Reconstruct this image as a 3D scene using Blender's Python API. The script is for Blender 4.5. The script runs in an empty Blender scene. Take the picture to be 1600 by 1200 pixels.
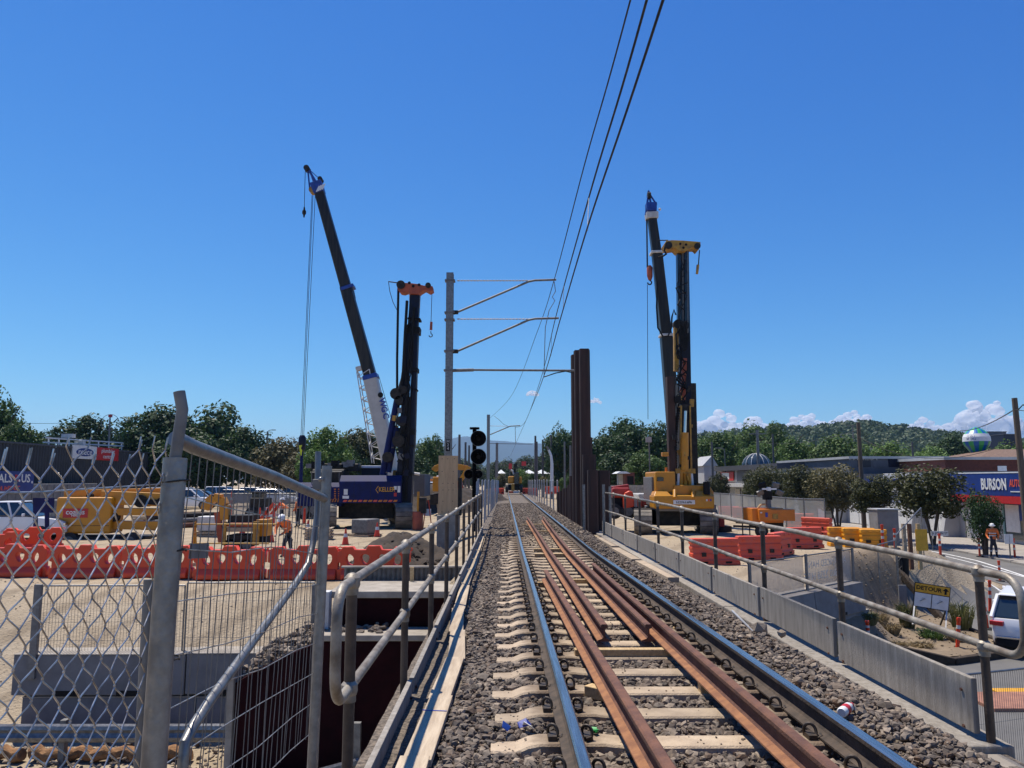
import bpy, bmesh, math, random
import numpy as np
from mathutils import Vector, Matrix, Euler
R = math.radians
sc = bpy.context.scene
COL = sc.collection
rnd = random.Random(7)

# ------------------------------------------------------------------ camera
CZ = 5.0                      # eye height above the street below the bridge
cam = bpy.data.cameras.new('camera')
cam.sensor_width = 36.0
cam.lens = 26.55
cam.clip_start = 0.05
cam.clip_end = 40000
camo = bpy.data.objects.new('camera', cam)
COL.objects.link(camo)
camo.location = (0, 0, CZ)
camo.rotation_euler = (R(90) + math.atan(150 / 1180), 0, -math.atan(11 / 1180))
sc.camera = camo

# ------------------------------------------------------------------ sky and sun
SUN_DIR = Vector((-0.30, 0.34, 1.10)).normalized()       # towards the sun
w = bpy.data.worlds.new('World')
sc.world = w
w.use_nodes = True
nt = w.node_tree
bg = nt.nodes['Background']
sky = nt.nodes.new('ShaderNodeTexSky')
sky.sky_type = 'NISHITA'
sky.sun_disc = False
sky.sun_elevation = math.asin(SUN_DIR.z)
sky.sun_rotation = math.atan2(SUN_DIR.x, SUN_DIR.y)
sky.altitude = 0
sky.air_density = 1.0
sky.dust_density = 0.0
sky.ozone_density = 4.0
# one tone curve per channel over the whole sky, like the camera's own rendering of blue
sep = nt.nodes.new('ShaderNodeSeparateColor'); com = nt.nodes.new('ShaderNodeCombineColor')
nt.links.new(sky.outputs[0], sep.inputs[0])
for i, (gain, power) in enumerate(((0.1780, 1.70), (0.5100, 1.235), (1.690, 0.72))):
    pw = nt.nodes.new('ShaderNodeMath'); pw.operation = 'POWER'; pw.inputs[1].default_value = power
    ml = nt.nodes.new('ShaderNodeMath'); ml.operation = 'MULTIPLY'; ml.inputs[1].default_value = gain
    nt.links.new(sep.outputs[i], pw.inputs[0]); nt.links.new(pw.outputs[0], ml.inputs[0]); nt.links.new(ml.outputs[0], com.inputs[i])
nt.links.new(com.outputs[0], bg.inputs[0])
bg.inputs[1].default_value = 0.10
sun = bpy.data.lights.new('sun', 'SUN')
sun.energy = 5.0
sun.angle = R(0.53)
sun.color = (1.0, 0.93, 0.82)
suno = bpy.data.objects.new('sun', sun)
COL.objects.link(suno)
suno.rotation_euler = (-SUN_DIR).to_track_quat('-Z', 'Y').to_euler()
suno.location = (-20, 20, 60)
sc.view_settings.view_transform = 'Standard'
sc.view_settings.look = 'None'
sc.view_settings.gamma = 1.0
sc.view_settings.exposure = 0.35
sc.view_settings.use_curve_mapping = False
sc.render.engine = 'CYCLES'
cy = sc.cycles
cy.use_denoising = True
try:
    cy.denoiser = 'OPENIMAGEDENOISE'
except Exception:
    pass
cy.max_bounces = 6
cy.diffuse_bounces = 3
cy.glossy_bounces = 3
cy.transmission_bounces = 4
cy.transparent_max_bounces = 12
cy.volume_bounces = 0
cy.caustics_reflective = False
cy.caustics_refractive = False

# ------------------------------------------------------------------ materials
MATS = {}
def mat(name, rgb, rough=0.7, metal=0.0, rgb2=None, scale=6.0, bump=0.0, bscale=40.0, rv=0.0, detail=5.0, spec=0.5, stretch=None, lo=0.38, hi=0.62):
    """Principled surface: two colours mixed by noise, fine relief, a little per-object variation."""
    if name in MATS: return MATS[name]
    m = bpy.data.materials.new(name); m.use_nodes = True
    n = m.node_tree.nodes; l = m.node_tree.links
    b = n['Principled BSDF']
    b.inputs['Roughness'].default_value = rough
    b.inputs['Metallic'].default_value = metal
    b.inputs['Specular IOR Level'].default_value = spec
    tc = n.new('ShaderNodeTexCoord')
    co = tc.outputs['Object']
    if stretch:
        mp = n.new('ShaderNodeMapping'); mp.inputs['Scale'].default_value = stretch
        l.new(co, mp.inputs['Vector']); co = mp.outputs[0]
    if rgb2 is None: rgb2 = tuple(c * 0.8 for c in rgb)
    no = n.new('ShaderNodeTexNoise'); no.inputs['Scale'].default_value = scale; no.inputs['Detail'].default_value = detail
    no.inputs['Roughness'].default_value = 0.62
    l.new(co, no.inputs['Vector'])
    mr = n.new('ShaderNodeMapRange'); mr.inputs[1].default_value = lo; mr.inputs[2].default_value = hi
    l.new(no.outputs[0], mr.inputs[0])
    mx = n.new('ShaderNodeMix'); mx.data_type = 'RGBA'
    mx.inputs[6].default_value = (*rgb, 1); mx.inputs[7].default_value = (*rgb2, 1)
    l.new(mr.outputs[0], mx.inputs[0])
    col = mx.outputs[2]
    if rv > 0:
        oi = n.new('ShaderNodeObjectInfo')
        hs = n.new('ShaderNodeHueSaturation')
        m2 = n.new('ShaderNodeMapRange'); m2.inputs[3].default_value = 1 - rv; m2.inputs[4].default_value = 1 + rv
        l.new(oi.outputs['Random'], m2.inputs[0]); l.new(m2.outputs[0], hs.inputs['Value']); l.new(col, hs.inputs['Color'])
        col = hs.outputs[0]
    l.new(col, b.inputs['Base Color'])
    if bump > 0:
        n2 = n.new('ShaderNodeTexNoise'); n2.inputs['Scale'].default_value = bscale; n2.inputs['Detail'].default_value = 6
        l.new(co, n2.inputs['Vector'])
        bp = n.new('ShaderNodeBump'); bp.inputs['Strength'].default_value = bump; bp.inputs['Distance'].default_value = 0.02
        l.new(n2.outputs[0], bp.inputs['Height']); l.new(bp.outputs[0], b.inputs['Normal'])
    MATS[name] = m
    return m

def leafmat(name, c1, c2, rv=0.12):
    m = bpy.data.materials.new(name); m.use_nodes = True
    n = m.node_tree.nodes; l = m.node_tree.links
    b = n['Principled BSDF']; b.inputs['Roughness'].default_value = 0.6; b.inputs['Specular IOR Level'].default_value = 0.3
    ge = n.new('ShaderNodeNewGeometry')
    mx = n.new('ShaderNodeMix'); mx.data_type = 'RGBA'
    mx.inputs[6].default_value = (*c1, 1); mx.inputs[7].default_value = (*c2, 1)
    l.new(ge.outputs['Random Per Island'], mx.inputs[0])
    oi = n.new('ShaderNodeObjectInfo'); hs = n.new('ShaderNodeHueSaturation')
    m2 = n.new('ShaderNodeMapRange'); m2.inputs[3].default_value = 1 - rv; m2.inputs[4].default_value = 1 + rv
    l.new(oi.outputs['Random'], m2.inputs[0]); l.new(m2.outputs[0], hs.inputs['Value']); l.new(mx.outputs[2], hs.inputs['Color'])
    l.new(hs.outputs[0], b.inputs['Base Color'])
    tr = n.new('ShaderNodeBsdfTranslucent'); l.new(hs.outputs[0], tr.inputs[0])
    ms = n.new('ShaderNodeMixShader'); ms.inputs[0].default_value = 0.25
    l.new(b.outputs[0], ms.inputs[1]); l.new(tr.outputs[0], ms.inputs[2])
    l.new(ms.outputs[0], n['Material Output'].inputs[0])
    MATS[name] = m
    return m

def stonemat(name, cols, rough=0.85):
    m = bpy.data.materials.new(name); m.use_nodes = True
    n = m.node_tree.nodes; l = m.node_tree.links
    b = n['Principled BSDF']; b.inputs['Roughness'].default_value = rough; b.inputs['Specular IOR Level'].default_value = 0.3
    ge = n.new('ShaderNodeNewGeometry'); cr = n.new('ShaderNodeValToRGB')
    cr.color_ramp.elements.remove(cr.color_ramp.elements[1])
    for i, c in enumerate(cols):
        e = cr.color_ramp.elements[0] if i == 0 else cr.color_ramp.elements.new(i / (len(cols) - 1))
        e.color = (*c, 1)
    l.new(ge.outputs['Random Per Island'], cr.inputs[0])
    tc = n.new('ShaderNodeTexCoord'); no = n.new('ShaderNodeTexNoise'); no.inputs['Scale'].default_value = 45
    l.new(tc.outputs['Object'], no.inputs['Vector'])
    mr = n.new('ShaderNodeMapRange'); mr.inputs[3].default_value = 0.6; mr.inputs[4].default_value = 1.4
    l.new(no.outputs[0], mr.inputs[0])
    vm = n.new('ShaderNodeVectorMath'); vm.operation = 'MULTIPLY'
    l.new(cr.outputs[0], vm.inputs[0]); l.new(mr.outputs[0], vm.inputs[1]); l.new(vm.outputs[0], b.inputs['Base Color'])
    bp = n.new('ShaderNodeBump'); bp.inputs['Strength'].default_value = 0.5; bp.inputs['Distance'].default_value = 0.006
    l.new(no.outputs[0], bp.inputs['Height']); l.new(bp.outputs[0], b.inputs['Normal'])
    MATS[name] = m
    return m

def glassmat(name, col=(0.02, 0.03, 0.035), rough=0.05):
    m = mat(name, col, rough, 0.0, col, spec=1.0); return m

mat('galv', (0.25, 0.245, 0.235), 0.42, 0.6, (0.16, 0.155, 0.15), 14, 0.12, 60)
mat('galv_dull', (0.20, 0.195, 0.185), 0.6, 0.35, (0.13, 0.125, 0.12), 9, 0.15, 50)
mat('wire', (0.58, 0.56, 0.53), 0.32, 0.7, (0.26, 0.235, 0.21), 30)
mat('rail_pipe', (0.31, 0.275, 0.22), 0.5, 0.2, (0.15, 0.115, 0.08), 6, 0.15, 70)
mat('post_brown', (0.040, 0.026, 0.018), 0.6, 0.1, (0.085, 0.058, 0.04), 7, 0.2, 60)
mat('steel_head', (0.62, 0.57, 0.52), 0.26, 1.0, (0.40, 0.35, 0.31), 3, 0.03, 80, stretch=(30, 0.6, 30))
mat('rail_side', (0.042, 0.031, 0.023), 0.85, 0.1, (0.085, 0.06, 0.042), 8, 0.3, 50)
mat('rust', (0.155, 0.066, 0.036), 0.85, 0.0, (0.095, 0.04, 0.025), 7, 0.35, 60, rv=0.06)
mat('rust_orange', (0.30, 0.135, 0.058), 0.9, 0.0, (0.20, 0.085, 0.04), 9, 0.3, 60)
mat('pile_rust', (0.036, 0.019, 0.014), 0.7, 0.2, (0.066, 0.031, 0.021), 2.2, 0.3, 30, rv=0.15, stretch=(1, 1, 0.25))
mat('sleeper', (0.45, 0.35, 0.24), 0.9, 0.0, (0.26, 0.195, 0.13), 5, 0.5, 90, rv=0.14, lo=0.40, hi=0.82, detail=9)
def seat_stain(m):
    """Rust and brake dust settle on the sleeper either side of each rail."""
    n = m.node_tree.nodes; l = m.node_tree.links; b = n['Principled BSDF']; old = b.inputs['Base Color'].links[0].from_socket
    tc = n.new('ShaderNodeTexCoord'); sx = n.new('ShaderNodeSeparateXYZ'); l.new(tc.outputs['Object'], sx.inputs[0])
    def math_(op, a, v):
        k = n.new('ShaderNodeMath'); k.operation = op; l.new(a, k.inputs[0])
        if isinstance(v, float): k.inputs[1].default_value = v
        else: l.new(v, k.inputs[1])
        return k.outputs[0]
    ab = n.new('ShaderNodeMath'); ab.operation = 'ABSOLUTE'; l.new(sx.outputs[0], ab.inputs[0])
    d = math_('SUBTRACT', ab.outputs[0], .835); a2 = n.new('ShaderNodeMath'); a2.operation = 'ABSOLUTE'; l.new(d, a2.inputs[0])
    no = n.new('ShaderNodeTexNoise'); no.inputs['Scale'].default_value = 9; no.inputs['Detail'].default_value = 7; l.new(tc.outputs['Object'], no.inputs[0])
    w_ = math_('MULTIPLY', no.outputs[0], .42); mr = n.new('ShaderNodeMapRange'); mr.inputs[1].default_value = .12; mr.inputs[2].default_value = -.14; l.new(math_('SUBTRACT', a2.outputs[0], w_), mr.inputs[0])
    mx = n.new('ShaderNodeMix'); mx.data_type = 'RGBA'; mx.inputs[7].default_value = (.105, .068, .042, 1); l.new(old, mx.inputs[6]); l.new(math_('MULTIPLY', mr.outputs[0], .85), mx.inputs[0]); l.new(mx.outputs[2], b.inputs['Base Color'])
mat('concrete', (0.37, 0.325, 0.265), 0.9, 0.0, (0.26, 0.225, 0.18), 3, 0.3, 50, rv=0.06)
mat('concrete_stain', (0.35, 0.315, 0.27), 0.9, 0.0, (0.19, 0.165, 0.135), 6, 0.4, 60, rv=0.14, stretch=(3, 3, 0.35), lo=0.3, hi=0.7)
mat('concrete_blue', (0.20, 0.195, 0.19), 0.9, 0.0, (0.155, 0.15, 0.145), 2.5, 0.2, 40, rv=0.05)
mat('clip', (0.035, 0.03, 0.027), 0.6, 0.4, (0.07, 0.05, 0.035), 20)
mat('timber', (0.56, 0.40, 0.20), 0.8, 0.0, (0.42, 0.28, 0.13), 4, 0.25, 40, rv=0.1, stretch=(8, 0.7, 8))
mat('plank', (0.48, 0.385, 0.27), 0.85, 0.0, (0.34, 0.26, 0.175), 3, 0.3, 40, rv=0.12, stretch=(6, 0.6, 6))
mat('plywood', (0.60, 0.41, 0.215), 0.8, 0.0, (0.50, 0.33, 0.17), 3, 0.15, 40, stretch=(4, 4, 0.5))
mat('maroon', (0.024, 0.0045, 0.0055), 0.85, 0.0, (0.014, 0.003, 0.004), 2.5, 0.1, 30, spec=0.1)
def sandmat(name):
    """Site dirt: broad damp patches, streaky wheel smears and fine gravel speckle with relief."""
    m = bpy.data.materials.new(name); m.use_nodes = True; n = m.node_tree.nodes; l = m.node_tree.links; b = n['Principled BSDF']; b.inputs['Roughness'].default_value = 0.95; b.inputs['Specular IOR Level'].default_value = 0.15
    tc = n.new('ShaderNodeTexCoord'); col = None
    def layer(prev, scale, c2, lo, hi, stretch=(1, 1, 1), det=8):
        mp = n.new('ShaderNodeMapping'); mp.inputs['Scale'].default_value = stretch; l.new(tc.outputs['Object'], mp.inputs[0])
        no = n.new('ShaderNodeTexNoise'); no.inputs['Scale'].default_value = scale; no.inputs['Detail'].default_value = det; no.inputs['Roughness'].default_value = 0.65; l.new(mp.outputs[0], no.inputs['Vector'])
        mr = n.new('ShaderNodeMapRange'); mr.inputs[1].default_value = lo; mr.inputs[2].default_value = hi; l.new(no.outputs[0], mr.inputs[0])
        mx = n.new('ShaderNodeMix'); mx.data_type = 'RGBA'; mx.inputs[7].default_value = (*c2, 1); l.new(mr.outputs[0], mx.inputs[0])
        if prev is None: mx.inputs[6].default_value = (0.38, 0.305, 0.21, 1)
        else: l.new(prev, mx.inputs[6])
        return mx.outputs[2], no
    c, n1 = layer(None, 0.28, (0.33, 0.26, 0.175), 0.45, 0.62)
    c, n2 = layer(c, 1.1, (0.44, 0.365, 0.262), 0.52, 0.75, (0.35, 1.6, 1))
    c, n3 = layer(c, 2.2, (0.22, 0.17, 0.115), 0.58, 0.80, (1.5, 0.5, 1))
    c, n4 = layer(c, 14, (0.19, 0.15, 0.105), 0.58, 0.75, det=3)
    wv = n.new('ShaderNodeTexWave'); wv.inputs['Scale'].default_value = 0.16; wv.inputs['Distortion'].default_value = 5.0; wv.inputs['Detail'].default_value = 3; wv.inputs['Detail Scale'].default_value = 0.5
    mp = n.new('ShaderNodeMapping'); mp.inputs['Rotation'].default_value = (0, 0, 0.5); l.new(tc.outputs['Object'], mp.inputs[0]); l.new(mp.outputs[0], wv.inputs['Vector'])
    mr = n.new('ShaderNodeMapRange'); mr.inputs[1].default_value = 0.86; mr.inputs[2].default_value = 0.98; l.new(wv.outputs['Fac'], mr.inputs[0])
    mu = n.new('ShaderNodeMath'); mu.operation = 'MULTIPLY'; l.new(mr.outputs[0], mu.inputs[0]); l.new(n3.outputs[0], mu.inputs[1])
    mx = n.new('ShaderNodeMix'); mx.data_type = 'RGBA'; mx.inputs[7].default_value = (0.20, 0.155, 0.105, 1); l.new(c, mx.inputs[6]); l.new(mu.outputs[0], mx.inputs[0]); c = mx.outputs[2]
    l.new(c, b.inputs['Base Color'])
    ad = n.new('ShaderNodeMath'); ad.operation = 'ADD'; l.new(n3.outputs[0], ad.inputs[0]); l.new(n4.outputs[0], ad.inputs[1])
    bp = n.new('ShaderNodeBump'); bp.inputs['Strength'].default_value = 0.9; bp.inputs['Distance'].default_value = 0.06; l.new(ad.outputs[0], bp.inputs['Height']); l.new(bp.outputs[0], b.inputs['Normal'])
    MATS[name] = m
sandmat('sand')
mat('asphalt', (0.150, 0.143, 0.132), 0.9, 0.0, (0.108, 0.104, 0.098), 0.8, 0.3, 90, lo=0.3, hi=0.7, detail=9)
mat('footpath', (0.33, 0.30, 0.26), 0.9, 0.0, (0.25, 0.225, 0.195), 0.9, 0.3, 60, detail=8)
mat('brickpath', (0.36, 0.17, 0.11), 0.9, 0.0, (0.25, 0.115, 0.08), 3, 0.3, 60)
mat('dirt', (0.24, 0.18, 0.115), 0.95, 0.0, (0.15, 0.11, 0.07), 2.5, 0.8, 18, lo=0.3, hi=0.7, detail=9)
mat('soil_dark', (0.055, 0.037, 0.023), 0.95, 0.0, (0.026, 0.018, 0.012), 3, 0.8, 14, detail=9)
mat('white_line', (0.72, 0.71, 0.68), 0.8, 0.0, (0.50, 0.49, 0.46), 6)
mat('white', (0.72, 0.72, 0.70), 0.4, 0.0, (0.62, 0.62, 0.60), 4)
mat('white_dirty', (0.58, 0.57, 0.54), 0.6, 0.0, (0.45, 0.43, 0.40), 3, rv=0.08)
mat('carwhite', (0.78, 0.78, 0.77), 0.18, 0.0, (0.74, 0.74, 0.73), 2, spec=0.7)
mat('black', (0.008, 0.008, 0.008), 0.7, 0.0, (0.014, 0.013, 0.013), 5, spec=0.2)
mat('matte_black', (0.004, 0.004, 0.004), 0.95, 0.0, (0.006, 0.006, 0.006), 5, spec=0.05)
mat('black_shiny', (0.010, 0.010, 0.012), 0.2, 0.0, (0.014, 0.014, 0.016), 3, spec=0.7)
mat('rubber', (0.018, 0.018, 0.018), 0.85, 0.0, (0.03, 0.029, 0.027), 9)
mat('blue_rig', (0.007, 0.013, 0.090), 0.6, 0.0, (0.007, 0.011, 0.06), 2.5, rv=0.03, spec=0.2)
mat('blue_mast', (0.004, 0.007, 0.026), 0.5, 0.0, (0.010, 0.010, 0.014), 3, spec=0.25, lo=0.4, hi=0.7)
mat('blue_tip', (0.02, 0.06, 0.30), 0.4, 0.1, (0.015, 0.04, 0.2), 4)
mat('yellow', (0.55, 0.235, 0.007), 0.42, 0.0, (0.40, 0.165, 0.012), 2.6, rv=0.03, lo=0.42, hi=0.8, detail=9)
mat('yellow_dirty', (0.50, 0.27, 0.03), 0.6, 0.0, (0.27, 0.15, 0.035), 5)
mat('orange', (0.62, 0.18, 0.012), 0.5, 0.0, (0.50, 0.14, 0.01), 2)
mat('barrier_red', (0.70, 0.058, 0.012), 0.45, 0.0, (0.54, 0.065, 0.025), 3.5, 0.1, 12, rv=0.12, lo=0.45, hi=0.8, detail=8)
mat('barrier_faded', (0.66, 0.078, 0.030), 0.55, 0.0, (0.50, 0.11, 0.075), 3.5, 0.1, 12, rv=0.12, lo=0.42, hi=0.8, detail=8)
mat('barrier_yellow', (0.74, 0.32, 0.012), 0.5, 0.0, (0.62, 0.25, 0.01), 2.2, 0.05, 12, rv=0.07)
mat('bollard', (0.70, 0.055, 0.015), 0.45, 0.0, (0.60, 0.045, 0.012), 6)
mat('red_machine', (0.42, 0.035, 0.02), 0.45, 0.0, (0.30, 0.025, 0.016), 3)
mat('track_mud', (0.235, 0.205, 0.165), 0.85, 0.1, (0.125, 0.11, 0.09), 3, 0.5, 20)
mat('boom_dark', (0.013, 0.012, 0.011), 0.42, 0.0, (0.034, 0.027, 0.02), 1.6, stretch=(3, 3, 0.2), spec=0.3)
mat('boom_cream', (0.52, 0.49, 0.43), 0.45, 0.0, (0.45, 0.42, 0.37), 1.5)
mat('mech_dark', (0.018, 0.016, 0.014), 0.65, 0.1, (0.055, 0.044, 0.032), 4, spec=0.3, lo=0.42, hi=0.75)
mat('orange_head', (0.42, 0.085, 0.028), 0.55, 0.0, (0.28, 0.055, 0.022), 3)
mat('chrome', (0.55, 0.56, 0.58), 0.2, 1.0, (0.5, 0.5, 0.5), 4)
mat('shed', (0.036, 0.037, 0.043), 0.6, 0.1, (0.028, 0.029, 0.033), 1.0)
mat('skin', (0.42, 0.25, 0.17), 0.6)
mat('hivis', (0.80, 0.185, 0.03), 0.7, 0.0, (0.66, 0.14, 0.025), 9)
mat('hivis_yellow', (0.58, 0.68, 0.04), 0.7)
mat('navy', (0.016, 0.019, 0.033), 0.85, 0.0, (0.024, 0.026, 0.04), 9)
mat('denim', (0.09, 0.12, 0.19), 0.85)
mat('reflective', (0.62, 0.63, 0.62), 0.35, 0.2)
mat('poly_blue', (0.025, 0.05, 0.30), 0.4)
mat('sign_blue', (0.008, 0.034, 0.20), 0.45, 0.0, (0.007, 0.028, 0.16), 1.5)
mat('sign_red', (0.50, 0.016, 0.018), 0.45)
mat('sign_yellow', (0.72, 0.36, 0.012), 0.45)
mat('bark', (0.10, 0.075, 0.055), 0.9, 0.0, (0.06, 0.045, 0.033), 6, 0.5, 30)
mat('pole_wood', (0.135, 0.10, 0.07), 0.9, 0.0, (0.085, 0.065, 0.047), 4, 0.4, 40, stretch=(6, 6, 0.3))
mat('pole_grey', (0.11, 0.105, 0.10), 0.8)
mat('facade_grey', (0.43, 0.43, 0.43), 0.75, 0.0, (0.38, 0.38, 0.38), 1.2)
mat('facade_dark', (0.10, 0.105, 0.12), 0.7, 0.0, (0.08, 0.085, 0.095), 1.2)
mat('roof_dark', (0.075, 0.078, 0.09), 0.6, 0.2, (0.06, 0.06, 0.07), 1)
mat('roof_light', (0.44, 0.44, 0.43), 0.6, 0.1, (0.36, 0.36, 0.35), 1)
mat('brick', (0.15, 0.045, 0.032), 0.9, 0.0, (0.10, 0.034, 0.025), 5, 0.3, 40)
mat('terracotta', (0.20, 0.125, 0.085), 0.9, 0.0, (0.13, 0.08, 0.055), 4, 0.4, 20)
glassmat('glass_dark')
glassmat('glass_shop', (0.035, 0.05, 0.055), 0.08)
mat('mulch', (0.30, 0.155, 0.065), 0.95, 0.0, (0.20, 0.10, 0.045), 9, 0.9, 40)
leafmat('leaf_dark', (0.021, 0.047, 0.016), (0.057, 0.105, 0.030))
leafmat('leaf_mid', (0.044, 0.083, 0.021), (0.105, 0.169, 0.041))
leafmat('leaf_bright', (0.058, 0.114, 0.021), (0.142, 0.230, 0.051))
leafmat('leaf_olive', (0.078, 0.073, 0.026), (0.169, 0.146, 0.061))
leafmat('leaf_brown', (0.034, 0.042, 0.012), (0.078, 0.080, 0.024))
leafmat('leaf_far', (0.036, 0.062, 0.031), (0.084, 0.115, 0.054))
leafmat('grass', (0.07, 0.095, 0.03), (0.21, 0.19, 0.085))
leafmat('drygrass', (0.20, 0.145, 0.07), (0.36, 0.28, 0.16))
stonemat('ballast_stone', [(0.070, 0.056, 0.044), (0.155, 0.118, 0.088), (0.215, 0.168, 0.126), (0.10, 0.084, 0.070), (0.31, 0.245, 0.18), (0.085, 0.072, 0.062), (0.13, 0.085, 0.055)])
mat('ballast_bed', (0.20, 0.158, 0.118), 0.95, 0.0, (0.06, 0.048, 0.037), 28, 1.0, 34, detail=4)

# ------------------------------------------------------------------ mesh builder
class MB:
    """Collects boxes, bars, tubes and prisms; build() links them as one mesh object."""
    def __init__(s, M=None):
        s.v = []; s.f = []; s.m = []; s.M = M; s.mi = 0
    def add(s, vs, fs):
        o = len(s.v)
        if s.M is not None: vs = [s.M @ Vector(p) for p in vs]
        s.v += [tuple(p) for p in vs]
        s.f += [tuple(i + o for i in f) for f in fs]
        s.m += [s.mi] * len(fs)
        return s
    def bx(s, x0, x1, y0, y1, z0, z1):
        return s.add([(x0, y0, z0), (x1, y0, z0), (x1, y1, z0), (x0, y1, z0), (x0, y0, z1), (x1, y0, z1), (x1, y1, z1), (x0, y1, z1)],
                     [(0, 3, 2, 1), (4, 5, 6, 7), (0, 1, 5, 4), (1, 2, 6, 5), (2, 3, 7, 6), (3, 0, 4, 7)])
    def box(s, c, size, rz=0.0, rx=0.0, ry=0.0):
        T = Matrix.Translation(c) @ Euler((rx, ry, rz)).to_matrix().to_4x4()
        a, b, d = size[0] / 2, size[1] / 2, size[2] / 2
        vs = [T @ Vector(p) for p in ((-a, -b, -d), (a, -b, -d), (a, b, -d), (-a, b, -d), (-a, -b, d), (a, -b, d), (a, b, d), (-a, b, d))]
        return s.add(vs, [(0, 3, 2, 1), (4, 5, 6, 7), (0, 1, 5, 4), (1, 2, 6, 5), (2, 3, 7, 6), (3, 0, 4, 7)])
    def bar(s, p0, p1, wd, ht, up=(0, 0, 1), wd1=None, ht1=None):
        """Rectangular bar from p0 to p1, optionally tapering."""
        p0 = Vector(p0); p1 = Vector(p1); d = (p1 - p0).normalized()
        u = Vector(up); r = d.cross(u)
        if r.length < 1e-4: r = d.cross(Vector((1, 0, 0)))
        r.normalize(); u = r.cross(d).normalized()
        vs = []
        for p, a, b in ((p0, wd, ht), (p1, wd1 or wd, ht1 or ht)):
            for i, j in ((-1, -1), (1, -1), (1, 1), (-1, 1)):
                vs.append(p + r * (i * a / 2) + u * (j * b / 2))
        return s.add(vs, [(0, 1, 2, 3), (7, 6, 5, 4), (0, 4, 5, 1), (1, 5, 6, 2), (2, 6, 7, 3), (3, 7, 4, 0)])
    def cyl(s, p0, p1, r0, r1=None, n=12, caps=True):
        return s.tube([p0, p1], r0, n, caps, [r0, r0 if r1 is None else r1])
    def tube(s, pts, r, n=8, caps=True, radii=None):
        pts = [Vector(p) for p in pts]; k = len(pts)
        rs = radii or [r] * k
        vs = []; u = None
        for i, p in enumerate(pts):
            if i == 0: t = pts[1] - pts[0]
            elif i == k - 1: t = pts[-1] - pts[-2]
            else: t = (pts[i + 1] - p).normalized() + (p - pts[i - 1]).normalized()
            t.normalize()
            if u is None:
                u = t.orthogonal().normalized()
            else:
                u = (u - t * u.dot(t))
                if u.length < 1e-5: u = t.orthogonal()
                u.normalize()
            v = t.cross(u)
            for j in range(n):
                a = 2 * math.pi * j / n
                vs.append(p + (u * math.cos(a) + v * math.sin(a)) * rs[i])
        fs = []
        for i in range(k - 1):
            for j in range(n):
                a = i * n + j; b = i * n + (j + 1) % n
                fs.append((a, b, b + n, a + n))
        if caps:
            fs.append(tuple(range(n - 1, -1, -1))); fs.append(tuple((k - 1) * n + j for j in range(n)))
        return s.add(vs, fs)
    def prism(s, poly, vec):
        """Polygon (3-D points) extruded along vec."""
        vec = Vector(vec); n = len(poly)
        vs = [Vector(p) for p in poly] + [Vector(p) + vec for p in poly]
        fs = [tuple(range(n - 1, -1, -1)), tuple(range(n, 2 * n))]
        for i in range(n):
            j = (i + 1) % n
            fs.append((i, j, j + n, i + n))
        return s.add(vs, fs)
    def sphere(s, c, r, n=10, m=6):
        if not hasattr(r, '__len__'): r = (r, r, r)
        vs = [(c[0], c[1], c[2] - r[2])]
        for i in range(1, m):
            a = -math.pi / 2 + math.pi * i / m
            for j in range(n):
                b = 2 * math.pi * j / n
                vs.append((c[0] + r[0] * math.cos(a) * math.cos(b), c[1] + r[1] * math.cos(a) * math.sin(b), c[2] + r[2] * math.sin(a)))
        vs.append((c[0], c[1], c[2] + r[2]))
        fs = [(0, 1 + (j + 1) % n, 1 + j) for j in range(n)]
        for i in range(m - 2):
            for j in range(n):
                a = 1 + i * n + j; b = 1 + i * n + (j + 1) % n
                fs.append((a, b, b + n, a + n))
        L = len(vs) - 1; o = 1 + (m - 2) * n
        fs += [(o + j, o + (j + 1) % n, L) for j in range(n)]
        return s.add(vs, fs)
    def loft(s, rings, caps=True):
        n = len(rings[0]); vs = [p for r in rings for p in r]; fs = []
        for i in range(len(rings) - 1):
            for j in range(n):
                a = i * n + j; b = i * n + (j + 1) % n
                fs.append((a, b, b + n, a + n))
        if caps:
            fs.append(tuple(range(n - 1, -1, -1))); fs.append(tuple((len(rings) - 1) * n + j for j in range(n)))
        return s.add(vs, fs)
    def mesh(s, name):
        me = bpy.data.meshes.new(name)
        me.from_pydata(s.v, [], s.f)
        if any(s.m): me.polygons.foreach_set('material_index', s.m)
        me.update()
        return me
    def build(s, name, material, parent=None, smooth=False, bevel=0.0, seg=2, angle=35):
        me = s.mesh(name)
        ms = material if isinstance(material, (list, tuple)) else [material]
        for x in ms: me.materials.append(MATS[x] if isinstance(x, str) else x)
        bm = bmesh.new(); bm.from_mesh(me); bmesh.ops.recalc_face_normals(bm, faces=bm.faces); bm.to_mesh(me); bm.free()
        if smooth:
            me.polygons.foreach_set('use_smooth', [True] * len(me.polygons))
            try: me.set_sharp_from_angle(angle=R(angle))
            except Exception: pass
        o = bpy.data.objects.new(name, me)
        COL.objects.link(o)
        if parent is not None: o.parent = parent
        if bevel > 0:
            b = o.modifiers.new('bevel', 'BEVEL'); b.width = bevel; b.segments = seg; b.limit_method = 'ANGLE'; b.angle_limit = R(40)
        return o

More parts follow.
